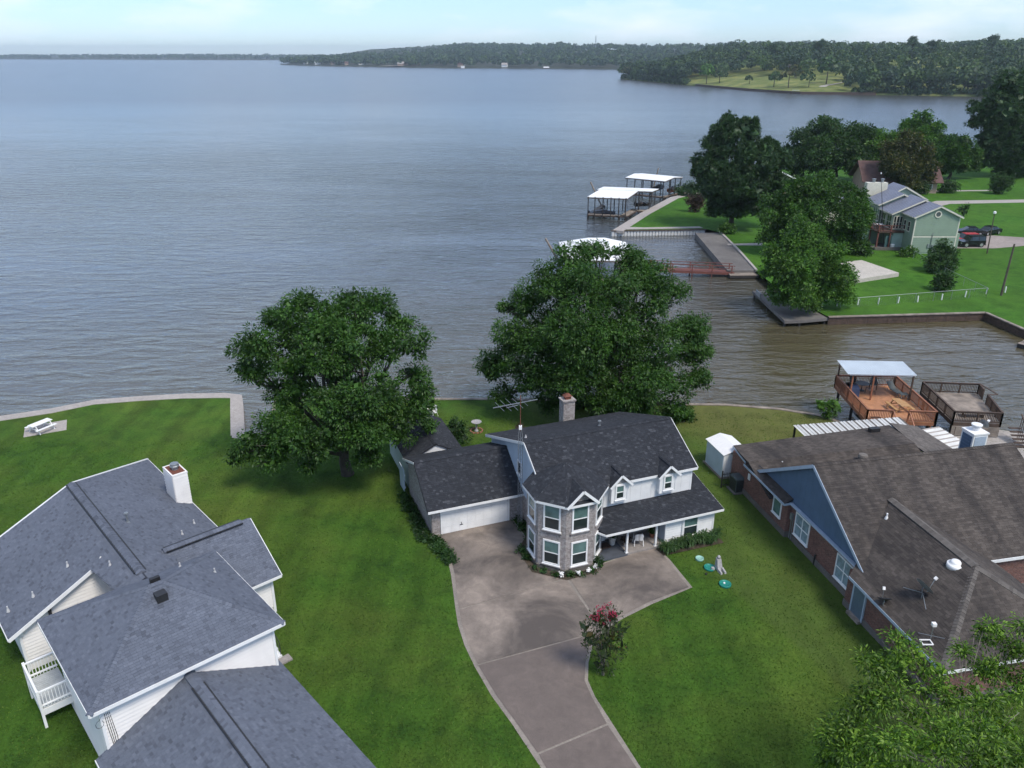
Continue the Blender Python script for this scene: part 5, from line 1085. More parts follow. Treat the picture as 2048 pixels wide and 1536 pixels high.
def strap_plant(name, label, pts, n, L, mat, group=None, cat='plants', z=0):
    o = Vector(pts[0]); t = thing(name, label, cat, o, 0, group); vs = []; rg = random.Random(n)
    for p in pts:
        for k in range(n):
            a = rg.uniform(0, 6.28); l = L * rg.uniform(.6, 1.2); c = Vector(p) - o + V(rg.gauss(0, .07), rg.gauss(0, .07), 0); d = V(math.cos(a), math.sin(a), 0); s = V(-d.y, d.x, 0) * .022; w = rg.uniform(.4, .85)
            q = [c, c + d * l * .3 * w + V(0, 0, l * .65), c + d * l * .75 * w + V(0, 0, l * .78), c + d * l * 1.1 * w + V(0, 0, l * .5)]; ww = [1, 1.2, .9, .1]
            for i in range(3): vs += [q[i] - s * ww[i], q[i] + s * ww[i], q[i + 1] + s * ww[i + 1], q[i + 1] - s * ww[i + 1]]
    link('foliage', quads_mesh('foliage', np.array([tuple(v) for v in vs])), M[mat], t); return t
strap_plant('daylily_bed', 'clumps of long strap leaves along the foot of the white front room', [h1w(u + random.uniform(-.1, .1), -6.95 - random.uniform(0, .55)) for u in np.linspace(13.5, 17.7, 30)], 34, .75, 'lf_hosta')
# porch things
def pot(name, label, p, mat, r=.22, h=.45, plant=None, n=60, L=.4, pm='lf_shrub', cat='potted plant'):
    t = thing(name, label, cat, p); MB().lathe([(r * .6, 0), (r * .7, .02), (r, h), (r * 1.08, h), (r * 1.05, h - .05), (r * .9, h - .05), (.01, h - .06)], 16).build('pot', mat, t, True)
    if plant == 'ball': link('foliage', crown_mesh('foliage', [((0, 0, h + .2), (.28, .28, .26))], 60, 6, .09, .06, .1)[0], M[pm], t)
    elif plant: vs = strap_plant('x', None, [p], n, L, pm, cat=None); f = vs.children[0]; f.parent = t; f.location = (0, 0, h - .08); bpy.data.objects.remove(vs)
    return t
pot('planter', 'white planter with a dark clipped ball shrub beside the front door', h1w(10.75, -5.35, .12), M['plastic_white'], .26, .6, 'ball')
pot('planter', 'small white flower pot against the left porch post', h1w(11.45, -5.9, .16), M['plastic_white'], .17, .3, 'ball', pm='lf_brown')
pot('planter', 'potted fern with arching fronds in the porch corner', h1w(13.6, -5.6, .16), M['clay'], .2, .35, 'strap', 70, .75, 'lf_hosta')
chair('garden_chair', 'white plastic chair on the pale front porch', h1w(12.35, -5.95, .16), R(21 + 160), M['plastic_white'], M['plastic_white'])
dm = MB().box(-.55, -.32, 0, .55, .32, .025).build('doormat', M['mat_brown']); dm.location = h1w(10.0, -5.35, .121); dm.rotation_euler = (0, 0, R(21)); tag(dm, 'brown doormat on the grey painted porch floor', 'doormat')
# septic lids, aerator, statue
for lb, px, r, mt in (('faded pale green septic lid nearest the porch plants', (1399, 1119), .27, 'septic_pale'), ('middle bright green septic lid beside the white stone ornament', (1419, 1137), .36, 'septic'), ('bright green septic lid with a knob standing apart on the lawn', (1450, 1170), .37, 'septic')):
    t = thing('septic_lid', lb, 'lid', (*at(*px), 0), 0, 'septic tank lids on the front lawn'); MB().lathe([(r * .97, -.05), (r, .1), (r * .98, .13), (r * .9, .14), (r * .88, .12), (.01, .13)], 24).build('rim', M[mt], t, True)
    if mt == 'septic':
        rb = MB()
        for a in range(6): rb.bar((0, 0, .13), (r * .85 * math.cos(a * 1.047), r * .85 * math.sin(a * 1.047), .13), .03, .02)
        rb.build('rib', M[mt], t)
    if px[1] == 1170: MB().lathe([(.07, .13), (.06, .18), (.01, .2)], 12, (-.06, 0, 0)).build('knob', M['plastic_white'], t)
so = thing('garden_ornament', 'whitish stone garden ornament shaped like a seated figure by the green lids', 'ornament', (*at(1437, 1139), 0), R(20))
MB().hexa([(-.18, -.2, 0), (.2, -.2, 0), (.2, .2, 0), (-.18, .2, 0)], [(-.15, .02, .75), (.13, .02, .75), (.13, .2, .8), (-.15, .2, .8)]).build('body', M['stone'], so)
MB().lathe([(.02, 0), (.11, .05), (.12, .13), (.07, .2), (.01, .22)], 10, (0, .1, .76)).build('head', M['stone'], so, True)
for x in (-.12, .16): MB().hexa([(x - .07, -.55, 0), (x + .07, -.55, 0), (x + .07, -.15, 0), (x - .07, -.15, 0)], [(x - .05, -.5, .12), (x + .05, -.5, .12), (x + .06, -.15, .22), (x - .06, -.15, .22)]).build('leg', M['stone'], so)
MB().lathe([(.1, 0), (.13, .1), (.1, .22), (.01, .24)], 10, (-.4, .05, 0)).build('side_block', M['stone'], so)
cp = MB().lathe([(.07, 0), (.07, .09), (.05, .11), (.01, .11)], 10).build('sprinkler_cap', M['black']); cp.location = (*at(1412, 1149), 0); tag(cp, 'small black round cap in the lawn below the middle green lid', 'cap')
# bird bath, back lawn bits
bb = thing('bird_bath', 'stone bird bath ringed by clay bricks on the back lawn', 'bird bath', (*at(953, 862), 0))
MB().lathe([(.2, 0), (.16, .08), (.08, .2), (.07, .65), (.14, .74)], 14).build('pedestal', M['stone'], bb, True); MB().lathe([(.1, .72), (.4, .82), (.45, .9), (.4, .88), (.1, .82), (.01, .81)], 20).build('basin', M['stone'], bb, True)
for k in range(11): a = k * .571; MB().bar((.5 * math.cos(a), .5 * math.sin(a), .05), (.5 * math.cos(a) + .2 * math.sin(a), .5 * math.sin(a) - .2 * math.cos(a), .05), .11, .1).build('brick', M['clay'], bb)
for lb, x, rz in (('round backed white chair just past the shed, nearer the pecan tree', 857, 30), ('white chair just past the shed end, nearer the bird bath', 866, -40)): chair('lawn_chair', lb, (*at(x, 833), 0), R(rz), M['plastic_white'], M['plastic_white'])
tree('round_bush', 'big dark bush beside the long shed on the back lawn', (*at(915, 888), 0), lob([(912, 858, 20, 0), (900, 870, 16, -.3), (925, 872, 16, 0), (914, 882, 18, -.3), (905, 845, 11, .2), (922, 850, 12, .2)], at(915, 888)[1]), 'lf_dark', trunk_top=.5, r0=.07, cat='bush', dens=7, leaves=10, L=.2, W=.07, rc=.25, inner=.3)
tree('small_bush', 'small dark red bush on the back lawn left of the brick chimney', (*at(1040, 868), 0), lob([(1040, 855, 9, 0), (1046, 860, 7, 0), (1035, 862, 6, 0)], at(1040, 868)[1]), 'lf_brown', trunk_top=.3, r0=.03, cat='bush', dens=10, leaves=8, L=.14, W=.06, rc=.15)
for lb, px, r in (('leafy shrub under the left side of the shore pecan', (1010, 812), 13), ('leafy shrub at the pecan trunk behind the brick chimney', (1160, 812), 20), ('dense shrub under the right side of the shore pecan', (1255, 822), 20), ('shrub hard against the pecan trunk behind the roof ridge', (1215, 822), 16)):
    b_ = (*at(*px), 0); tree('shore_shrub', lb, b_, lob([(px[0], px[1] - r * .7, r, 0), (px[0] - r * .8, px[1] - r * .4, r * .7, 0), (px[0] + r * .8, px[1] - r * .4, r * .7, 0)], b_[1]), 'lf_dark', trunk_top=.4, r0=.05, cat='shrub', group='shrubs under the shore pecan', dens=6, leaves=10, L=.22, W=.09, rc=.3)
sb_ = (*at(1657, 838), 0); tree('shore_bush', 'airy green bush at the water edge left of the orange deck', sb_, lob([(1657, 812, 13, 0), (1643, 815, 10, 0), (1672, 817, 10, 0), (1655, 828, 12, 0), (1640, 806, 6, 0), (1670, 806, 6, 0)], sb_[1]), 'lf_light', trunk_top=.4, r0=.06, cat='bush', dens=6, leaves=10, L=.24, W=.06, rc=.35, outw=1.2)
tree('corner_bush', 'dark green bush at the right edge by the red brick front', (19.2 + 8.6, 50.53 - 13.2, 0), [((27.6, 37.6, .7), (.9, .8, .8)), ((28.4, 37.9, .6), (.7, .7, .7))], 'lf_dark', trunk_top=.3, r0=.06, cat='bush', dens=9, leaves=10, L=.16, W=.07, rc=.2)
flat('front_walk', [(24.2, 38.8), (33, 40.5), (33, 35.5), (26.5, 34.0)], .02, M['ramp'])
# scattered trampled grass tufts give the near lawn its nap
def tufts(n, x0, x1, y0, y1, seed):
    g = np.random.default_rng(seed); y = y0 + (y1 - y0) * g.random(n) ** 1.5; x = (g.random(n) * 2 - 1) * (y * .72 + 4)
    a = g.uniform(0, 6.28, n); h = g.uniform(.03, .075, n); w = g.uniform(.02, .05, n); ln = g.normal(0, .035, (n, 2))
    b = np.stack([x, y, np.zeros(n)], 1); s = np.stack([np.cos(a) * w, np.sin(a) * w, np.zeros(n)], 1); t = b + np.stack([ln[:, 0], ln[:, 1], h], 1)
    return np.stack([b - s, b + s, t], 1).reshape(-1, 3), b
# ------------------------------------------------------------------ peninsula: green house
gh = thing('green_house', 'sage green two storey house with stepped metal gable roofs on the point', 'house', (64.2, 128.0, 0))
def ghsec(x0, x1, y0, y1, ze, zr, ovf=.35, wall=True):
    xm = (x0 + x1) / 2
    if wall: MB().hexa([(x0, y0, -.2), (x1, y0, -.2), (x1, y0, ze), (xm, y0, zr - .08), (x0, y0, ze)], [(x0, y1, -.2), (x1, y1, -.2), (x1, y1, ze), (xm, y1, zr - .08), (x0, y1, ze)]).build('wall', M['sage'], gh)
    k = (zr - ze) / (xm - x0); o = .42
    for s, xe in ((-1, x0 - o), (1, x1 + o)):
        zz = ze - o * k + .06; A, B, C, D = (xe, y0 - ovf, zz), (xe, y1, zz), (xm, y1, zr + .06), (xm, y0 - ovf, zr + .06)
        MB().slab([A, B, C, D], .12).build('metal_roof', M['metal_roof'], gh)
        n = int((y1 - y0) / .6); sm = MB()
        for i in range(n + 1):
            f = i / n; a, c = Vector(A).lerp(Vector(B), f), Vector(D).lerp(Vector(C), f); sm.bar(a + V(0, 0, .03), c + V(0, 0, .03), .04, .05)
        sm.build('seam', M['metal_roof'], gh); fascia(gh, A, D, M['sage_trim'], .22, off=(0, -.03, -.02)); fascia(gh, A, B, M['sage_trim'], .16, off=(-.03 if s < 0 else .03, 0, -.02))
ghsec(0, 7.0, 0, 4.2, 6.05, 7.65); ghsec(-1.7, 7.6, 4.2, 9.0, 5.85, 7.95); ghsec(-2.0, 5.2, 9.0, 14.2, 6.5, 8.1); ghsec(.5, 8.0, 14.2, 19, 6.5, 8.5)
for k in range(20): MB().box(.0, -.045, .25 + k * .3, 7.0, -.002, .535 + k * .3).build('plank', M['sage'], gh) if k not in (8,) else MB().box(-.03, -.06, .25 + k * .3, 7.03, -.002, .45 + k * .3).build('trim_band', M['sage_trim'], gh)
for x in (-.06, 6.9): MB().box(x, -.07, 0, x + .18, .1, 6.0).build('corner_board', M['sage_trim'], gh)
rv = MB().lathe([(.55, 0), (.55, .1), (.38, .1), (.38, 0)], 20).build('round_vent', M['sage_trim'], gh); rv.location = (3.4, -.04, 6.35); rv.rotation_euler = (math.pi / 2, 0, 0)
l_ = MB().lathe([(.38, 0), (.38, .03), (.01, .03)], 20).build('louvre', M['ac'], rv)
chg = MB().box(-2.0, 15.2, 0, 1.6, 16.4, 9.0).build('chimney', M['sage_trim'], gh)
for x in (-.7, .8): MB().lathe([(.25, 0), (.25, .5), (.36, .55), (.36, .62), (.02, .7)], 12, (x, 15.8, 9.0)).build('chimney_pot', M['galv'], chg)
for k in range(6): window(gh, (-2.02, 13.4 - k * .8, 3.6), (0, -1, 0), (-1, 0, 0), .7, 2.2, upper='blind', mull=0, fmat=M['sage_trim'])
for k in range(3): window(gh, (-1.55 + k * .5, 4.17, 3.2), (1, 0, 0), (0, -1, 0), .48, 2.1, fmat=M['sage_trim'], upper='pane')
window(gh, (-.02, 3.6, 3.3), (0, -1, 0), (-1, 0, 0), .9, 1.6, fmat=M['sage_trim'], upper='pane'); window(gh, (-.02, 2.2, 3.3), (0, -1, 0), (-1, 0, 0), .9, 1.6, fmat=M['sage_trim'], upper='pane')
window(gh, (-1.72, 8.4, 3.2), (0, -1, 0), (-1, 0, 0), 1.8, 2.1, fmat=M['sage_trim'], upper='pane', mull=1); window(gh, (-1.72, 6.2, 3.2), (0, -1, 0), (-1, 0, 0), 1.8, 2.1, fmat=M['sage_trim'], upper='pane', mull=1)
# balcony and ground floor terrace
bl = MB().box(-4.3, 2.9, 2.75, 0, 9.2, 2.95).build('balcony', M['wood_dark'], gh)
for a, b in (((-4.25, 2.95, 3.95), (0, 2.95, 3.95)), ((-4.25, 2.95, 3.95), (-4.25, 9.1, 3.95))):
    MB().bar(a, b, .14, .08).bar(Vector(a) - V(0, 0, .85), Vector(b) - V(0, 0, .85), .08, .08).bar(Vector(a) - V(0, 0, .4), Vector(b) - V(0, 0, .4), .05, .06).build('balcony_rail', M['redbridge'], gh)
for x, y in ((-4.2, 3.0), (-2.2, 3.0), (-4.2, 6), (-4.2, 9.0)): MB().box(x - .1, y - .1, 0, x + .1, y + .1, 4.0).build('post', M['redbridge'], gh)
MB().box(-1.7, 3.2, 0, .0, 4.4, 2.7).build('lower_wall', plain('light_sage_boards', (.33, .42, .36), .7, .12, 1), gh); MB().box(-2.8, 3.16, .3, -1.75, 3.22, 2.3).build('sliding_door', M['blind'], gh); MB().box(-4.2, 6.5, 0, -1.7, 9, 2.7).build('lower_wall', M['sage'], gh)
MB().box(-4.6, 2.6, -.3, .3, 6.5, .3).build('terrace', M['ramp'], gh); MB().box(-4.6, 2.4, -.3, 2.4, 2.62, .5).build('retaining_wall', M['plinth'], gh)
MB().box(7.05, 1.2, 0, 8.2, 2.6, 3.0).build('side_closet', M['sage'], gh); MB().tube([(3.1, -.12, .4), (3.1, -.12, 3.2), (3.3, -.12, 3.4)], .05, 6).box(2.6, -.18, 1.0, 2.9, -.04, 1.6).box(3.3, -.2, .9, 3.6, -.04, 1.5).build('meter_box', M['galv'], gh)
for lb, x, y, rz in (('dark chair on the balcony nearest the corner post', -3.4, 4.4, 40), ('dark chair on the balcony by the wide windows', -2.6, 6.6, -90)): chair('balcony_chair', lb, (64.2 + x, 128 + y, 2.95), R(rz), M['black'], M['black'])
bt = thing('balcony_table', 'white topped table on the balcony of the green house', 'table', (64.2 - 3.2, 128 + 5.6, 2.95)); MB().box(-.7, -.4, .7, .7, .4, .75).build('tabletop', M['plastic_white'], bt)
for x in (-.6, .6): MB().box(x - .04, -.3, 0, x + .04, .3, .7).build('leg', M['galv'], bt)
wb = MB().lathe([(.3, 0), (.34, .6), (.3, .65), (.01, .66)], 12).build('white_tub', M['plastic_white']); wb.location = (64.2 - 1.6, 128 + 2.85, .3); tag(wb, 'white tub on the terrace under the balcony', 'tub')
wp = thing('whip_antenna', 'tall thin dark aerial pole rising in front of the glazed wall', 'pole', (61.6, 131.5, 0)); top_ = atY(1762, 348, 131.5); MB().tube([(0, 0, 0), (top_[0] - 61.6, 0, top_[2])], [.07, .03], 6).build('mast', M['black'], wp); MB().lathe([(.1, 0), (.1, .2), (.02, .25)], 8, (top_[0] - 61.6, 0, top_[2])).build('tip', M['plastic_white'], wp)
# other houses on the point
def house(name, label, p, rz, w, d, ze, zr, wall, roof, group=None, cat='house', wins=True, chim=False, trim=None):
    t = thing(name, label, cat, p, rz, group)
    MB().hexa([(0, 0, -.5), (w, 0, -.5), (w, d, -.5), (0, d, -.5)], [(0, 0, ze), (w, 0, ze), (w, d, ze), (0, d, ze)]).hexa([(0, 0, ze), (0, d, ze), (0, d / 2, zr - .1)], [(w, 0, ze), (w, d, ze), (w, d / 2, zr - .1)]).build('wall', wall, t)
    o = w * .05 + .2
    rf = MB().slab([(-o, -o, ze - .1), (w + o, -o, ze - .1), (w + o, d / 2, zr), (-o, d / 2, zr)], .15).slab([(w + o, d + o, ze - .1), (-o, d + o, ze - .1), (-o, d / 2, zr), (w + o, d / 2, zr)], .15).build('roof', roof, t)
    if trim:
        for x in (-o - .04, w + o + .04): MB().bar((x, -o, ze - .2), (x, d / 2, zr - .1), .08, .25).bar((x, d / 2, zr - .1), (x, d + o, ze - .2), .08, .25).build('fascia', trim, t)
    if wins:
        n = max(1, int(w / 3))
        for k in range(n):
            x = w * (k + .5) / n; wn_ = MB().box(x - .55, -.06, ze * .35, x + .55, .02, ze * .8).build('window', M['white'], t); MB().box(x - .45, -.08, ze * .39, x + .45, -.05, ze * .76).build('pane', M['pane'], wn_)
    if chim: MB().box(w * .7, d * .5 - .4, zr - .5, w * .7 + .8, d * .5 + .4, zr + 1.1).build('chimney', M['brick_red'], rf)
    return t
hp = atY(1548, 388, 170); house('small_house', 'tan gabled house with grey roof half hidden behind the round pine', (61.5, 181, 0), R(100), 11, 8, 4.6, 6.6, M['tan'], M['metal_roof'], trim=M['white'])
house('long_roof_house', 'low house with slate roof between the bright tree and cream chimney', (57.5, 153, 0), R(-4), 10, 7, 3.6, 5.7, M['sage_trim'], M['metal_roof'])
house('brown_roof_house', 'low tan house with a broad brown roof under the big oak', (82, 190, 0), R(-6), 16, 10, 2.6, 6.6, M['tan'], M['tile_brown'])
house('far_grey_house', 'grey house just visible through the tall pine at the right edge', (139, 228, 0), R(-15), 14, 8, 2.6, 5, M['ac'], M['metal_roof'])
# ------------------------------------------------------------------ vehicles
def car(name, label, p, rz, paint, prof_, L, W, glass_top, cat='car', wheel=.34, spare=None):
    t = thing(name, label, cat, p, rz); w = W / 2
    body, cab = prof_
    MB().hexa([(x, -w, z) for x, z in body], [(x, w, z) for x, z in body]).build('body', paint, t)
    n = len(cab); c = MB(); zl = cab[0][1]
    ins = lambda z: w * (.96 - .16 * (z - zl) / max(.1, (max(q[1] for q in cab) - zl)))
    c.hexa([(x, -ins(z), z) for x, z in cab], [(x, ins(z), z) for x, z in cab]); c.build('windows', M['pane'], t)
    zt = max(q[1] for q in cab); xs = [x for x, z in cab if z > zt - .12]
    MB().box(min(xs), -w * .8, zt - .02, max(xs), w * .8, zt + .05).build('roof', paint, t)
    pl_ = MB()
    for x in (min(xs), (min(xs) + max(xs)) / 2 - .1, max(xs) - .08):
        for s in (-1, 1): pl_.bar((x + .04, s * w * .965, zl), (x + .04, s * w * .815, zt), .09, .05)
    pl_.build('pillar', paint, t)
    for x in (-L * .31, L * .31):
        for s in (-1, 1):
            wh = MB().tube([(x, s * (w - .12), wheel), (x, s * (w + .06), wheel)], wheel, 14).build('wheel', M['tyre'], t); MB().tube([(x, s * (w + .055), wheel), (x, s * (w + .075), wheel)], wheel * .62, 12).build('rim', M['rim'], wh)
    xf = max(x for x, z in body); xb = min(x for x, z in body)
    for s in (-1, 1): MB().box(xf - .06, s * w * .7 - .14, .62, xf + .02, s * w * .7 + .14, .78).build('headlight', M['plastic_white'], t); MB().box(xb - .02, s * w * .75 - .12, .68, xb + .06, s * w * .75 + .12, .86).build('tail_light', M['carred'], t)
    MB().box(xf - .1, -w * .95, .32, xf + .08, w * .95, .5).box(xb - .08, -w * .95, .32, xb + .1, w * .95, .5).build('bumper', M['black'], t)
    if spare: sp_ = MB().tube([(xb - .08, 0, .95), (xb - .28, 0, .95)], .36, 14).build('spare_wheel', M['tyre'], t)
    return t
jeep_p = ([(-2.0, .4), (2.0, .4), (2.05, .95), (.9, 1.08), (-2.0, 1.12)], [(.75, 1.08), (.5, 1.75), (-1.95, 1.78), (-1.98, 1.1)])
sedan_p = ([(-2.3, .35), (2.3, .35), (2.35, .72), (1.3, .92), (-1.6, .98), (-2.35, .95)], [(1.25, .92), (.45, 1.4), (-.9, 1.42), (-1.75, .98)])
suv_p = ([(-2.2, .4), (2.2, .4), (2.25, .85), (1.2, 1.0), (-2.25, 1.05)], [(1.15, 1.0), (.5, 1.62), (-1.8, 1.62), (-2.2, 1.05)])
jp = at(1936, 492); car('black_jeep', 'boxy black off road car parked nearest the green house', (jp[0] + .2, jp[1] - .3, .03), R(183), M['carblack'], jeep_p, 4.1, 1.85, 0, wheel=.42, spare=True)
car('red_car', 'red car mostly hidden behind the boxy black car', (jp[0] + .6, jp[1] + 2.1, .03), R(182), M['carred'], suv_p, 5.3, 1.85, 0)
cp1 = at(1947, 471); car('dark_sedan', 'dark sedan parked in the middle beyond the boxy black car', (cp1[0] - .5, cp1[1] + .5, .03), R(168), M['carblack'], sedan_p, 4.7, 1.8, 0)
cp2 = at(1984, 471); car('dark_sedan', 'dark car at the right end of the gravel car court', (cp2[0] - .2, cp2[1] + .9, .03), R(205), M['carblack'], sedan_p, 4.7, 1.8, 0)
# poles, stakes, wire fence
lp = thing('light_pole', 'slim yard light pole with a white lamp beside the cars', 'lamp post', (*at(1974, 507), 0)); tp = atY(1989, 428, lp.location.y); dx = tp[0] - lp.location.x
MB().tube([(0, 0, -.2), (dx, 0, tp[2])], [.11, .07], 8).build('pole', M['pole'], lp); MB().lathe([(.1, 0), (.24, .1), (.22, .35), (.05, .45)], 10, (dx, 0, tp[2])).build('lamp', M['plastic_white'], lp)
up_ = thing('utility_pole', 'leaning bare timber pole at the right edge of the canal lawn', 'pole', (*at(2002, 591), 0)); tp = atY(2029, 488, up_.location.y); MB().tube([(0, 0, -.3), (tp[0] - up_.location.x, 0, tp[2])], [.16, .11], 8).build('pole', M['pole'], up_)
stake_px = [(1580, 616), (1615, 614), (1644, 613), (1674, 612), (1715, 610), (1756, 608), (1796, 606), (1835, 604), (1883, 600), (1930, 594), (1972, 588), (2010, 585)]
for k, px in enumerate(stake_px):
    p = at(*px); o = MB().box(-.055, -.055, -.1, .055, .055, .82).build('marker_stake', M['plastic_white']); o.location = (*p, 0); o.rotation_euler = (random.uniform(-.06, .06), random.uniform(-.03, .1), .3)
    tag(o, 'white stake in the row along the wire fence by the canal', 'stake', 'white stakes along the canal fence')
wfn = thing('wire_fence', 'galvanised wire mesh fence round the lawn beside the canal', 'fence', (*at(1972, 592), 0)); F0 = Vector(wfn.location)
for a, b, nm in ((at(1680, 617), at(1972, 594), 'a'), (at(1972, 594), at(1905, 562), 'b'), (at(1905, 562), at(1826, 518), 'b')):
    A, B = Vector((*a, 0)) - F0, Vector((*b, 0)) - F0; L = (B - A).length; d = (B - A) / L; MB().tube([A + V(0, 0, 1.25), B + V(0, 0, 1.25)], .03, 5).build('top_rail', M['galv'], wfn); n = int(L / 2.6)
    for k in range(n + 1): c = A.lerp(B, k / n); MB().tube([c, c + V(0, 0, 1.27)], .03, 5).build('post', M['galv'], wfn)
    w = MB(); k = 0
    while k * .2 < L:
        for s in (-1, 1):
            x0 = k * .2; x1 = min(L, max(0, x0 + s * 1.2)); h = abs(x1 - x0); p, q = A + d * x0 + V(0, 0, .03), A + d * x1 + V(0, 0, .03 + h); e = V(0, 0, .002); sd = V(-d.y, d.x, 0) * .004
            w.poly([p - e, q - e, q + e, p + e])
        k += 1
    w.build('mesh', M['galv'], wfn, kind='stuff')
# ------------------------------------------------------------------ boathouses, footbridge, leaning piles
def boathouse(name, label, roofs, zr, floor, posts, group=None, mat='tin_white', finger=(), beams=True):
    o = Vector((*roofs[0][0], 0)); t = thing(name, label, 'boathouse', o); q = lambda p, z: (p[0] - o.x, p[1] - o.y, z)
    for r in roofs:
        MB().slab([q(p[:2], p[2] if len(p) > 2 else zr) for p in r], .12).build('roof', M[mat], t)
        n = len(r)
        for i in range(n):
            a, b = r[i], r[(i + 1) % n]; za, zb = (p[2] if len(p) > 2 else zr for p in (a, b)); MB().bar(q(a[:2], za - .2), q(b[:2], zb - .2), .08, .18).build('beam', M['wood_dark'], t)
    for x, y in posts: MB().box(x - o.x - .09, y - o.y - .09, -3, x - o.x + .09, y - o.y + .09, zr - .05).build('post', M['pile'], t)
    for P in floor:
        A, B, C, D = [Vector(q(p, -.25)) for p in P]; n = max(2, int((D - A).length / .5))
        for k in range(n): MB().slab([A.lerp(D, k / n), B.lerp(C, k / n), B.lerp(C, (k + .94) / n), A.lerp(D, (k + .94) / n)], .12).build('board', M['wood_grey'], t)
        MB().bar(A - V(0, 0, .2), B - V(0, 0, .2), .15, .25).bar(B - V(0, 0, .2), C - V(0, 0, .2), .15, .25).bar(C - V(0, 0, .2), D - V(0, 0, .2), .15, .25).bar(D - V(0, 0, .2), A - V(0, 0, .2), .15, .25).build('joist', M['wood_dark'], t)
        for p in (A, B, C, D): MB().tube([p - V(0, 0, 3), p - V(0, 0, .1)], .13, 6).build('piling', M['pile'], t)
    return t
lerp2 = lambda a, b, f: (a[0] + (b[0] - a[0]) * f, a[1] + (b[1] - a[1]) * f)
fa, fb_, ba, bb_ = (15.1, 163.4), (22.9, 161.5), (19.3, 171.3), (26.6, 169.6)
boathouse('boathouse', 'white roofed boathouse with an L shaped roof nearest the grassy point', [[(15.1, 163.4, 3.3), (22.9, 161.5, 3.3), (25.9, 167.9, 3.75), (18.2, 169.8, 3.75)], [(17.75, 170.1, 3.77), (28.8, 167.4, 3.77), (31.0, 172.4, 3.5), (19.7, 175.4, 3.5)]], 3.4,
          [[(15.3, 163.6), (22.8, 161.8), (23.1, 162.9), (15.6, 164.7)], [(15.6, 164.7), (16.6, 164.5), (20, 174.5), (19, 174.7)], [(21.6, 162.2), (23.1, 161.9), (26.4, 169), (24.9, 169.4)], [(24.5, 168.2), (30.5, 166.5), (30.8, 168.2), (25.0, 169.6)]],
          [lerp2(fa, fb_, f) for f in (.03, .2, .4, .6, .8, .97)] + [lerp2((18.3, 169.6), (25.8, 167.8), f) for f in (.1, .4, .7, .97)] + [lerp2((20, 175), (30.8, 172.2), f) for f in (.05, .35, .65, .95)] + [(28.4, 167.9), (26.3, 168.3)])
boathouse('boathouse', 'farther white roofed boathouse with open sides beyond the L shaped one', [[(26.3, 190.3, 3.35), (34.4, 184.4, 3.35), (37.1, 187.7, 3.75), (28.8, 193.8, 3.75)], [(28.8, 193.8, 3.75), (37.1, 187.7, 3.75), (39.7, 190.9, 3.35), (31.3, 197.1, 3.35)]], 3.4,
          [[(26.6, 190.3), (34.4, 184.7), (35, 185.5), (27.2, 191.1)], [(33.8, 185.2), (34.6, 184.8), (39.4, 190.8), (38.6, 191.2)], [(38.2, 190), (39.2, 189.2), (41.6, 191.2), (40.8, 192)]],
          [lerp2((26.7, 190.2), (34.2, 184.8), f) for f in (0, .22, .45, .7, 1)] + [lerp2((31.2, 196.8), (39.3, 190.9), f) for f in (0, .25, .5, .75, 1)] + [lerp2((34.3, 184.8), (39.3, 190.8), f) for f in (.33, .66)])
boathouse('boathouse', 'white hip roofed boathouse showing above the shore pecan crown', [[(7.3, 112, 2.8), (17.7, 112, 2.8), (14.5, 117.5, 4.0), (11.5, 117.5, 4.0)], [(17.7, 112, 2.8), (17.7, 124.0, 2.8), (14.2, 121.5, 4.0), (14.5, 117.5, 4.0)], [(17.7, 124, 2.8), (7.3, 124, 2.8), (11.5, 121.5, 4.0), (14.2, 121.5, 4.0)], [(7.3, 124, 2.8), (7.3, 112, 2.8), (11.5, 117.5, 4.0), (11.5, 121.5, 4.0)], [(11.5, 117.5, 4.01), (14.5, 117.5, 4.01), (14.2, 121.5, 4.01), (11.5, 121.5, 4.01)]], 2.8,
          [[(7.5, 112.2), (17.5, 112.2), (17.5, 113.6), (7.5, 113.6)], [(16.2, 113.6), (17.5, 113.6), (17.5, 123.8), (16.2, 123.8)]], [(x, y) for x in (7.6, 12.5, 17.4) for y in (112.3, 118, 123.7)])
boat('moored_boat', 'dark covered boat in the near slip of the L shaped boathouse', (18.6, 166.2, -.95), R(12), 5.6, 2.2, M['boatgrey'], M['boatgrey'], cover=True)
boat('moored_boat', 'small dark jet boat on the lift at the land side of the L shaped boathouse', (27.4, 169.8, .2), R(10), 3.4, 1.5, M['carblack'], M['boatgrey'])
boat('moored_boat', 'dark boat hoisted high under the farther boathouse roof', (34.2, 190.2, .5), R(60), 5.2, 2.1, M['boatgrey'], M['black'], cover=True)
boat('moored_boat', 'dark red boat on the lift at the right side of the farther boathouse', (37.3, 189.4, .2), R(60), 4.2, 1.8, M['rust'], M['black'], cover=True)
for lb, a, b in (('leaning timber pile by the hip roofed boathouse', (1112, 500), (1091, 477)), ('leaning timber pile at the L shaped boathouse corner', (1198, 383), (1181, 364)), ('leaning timber pile behind the farther boathouse roof', (1310, 350), (1317, 336))):
    Y = {1112: 124.5, 1198: 174, 1310: 197}[a[0]]; p, q = atY(*a, Y), atY(*b, Y); t = thing('leaning_pile', lb, 'pile', (p[0], Y, 0)); e = Vector(q) - Vector((p[0], Y, 0)); MB().tube([V(-e.x * .8, 0, -2), e], .16, 8).build('pole', M['wood_grey'], t)
fbr = thing('footbridge', 'red painted wooden footbridge crossing the water to the concrete ramp', 'footbridge', (17.6, 117.0, 0))
for k in range(52): MB().box(k * .3, 0, .25 - .012 * k, k * .3 + .285, 1.7, .31 - .012 * k).build('board', M['redbridge'], fbr)
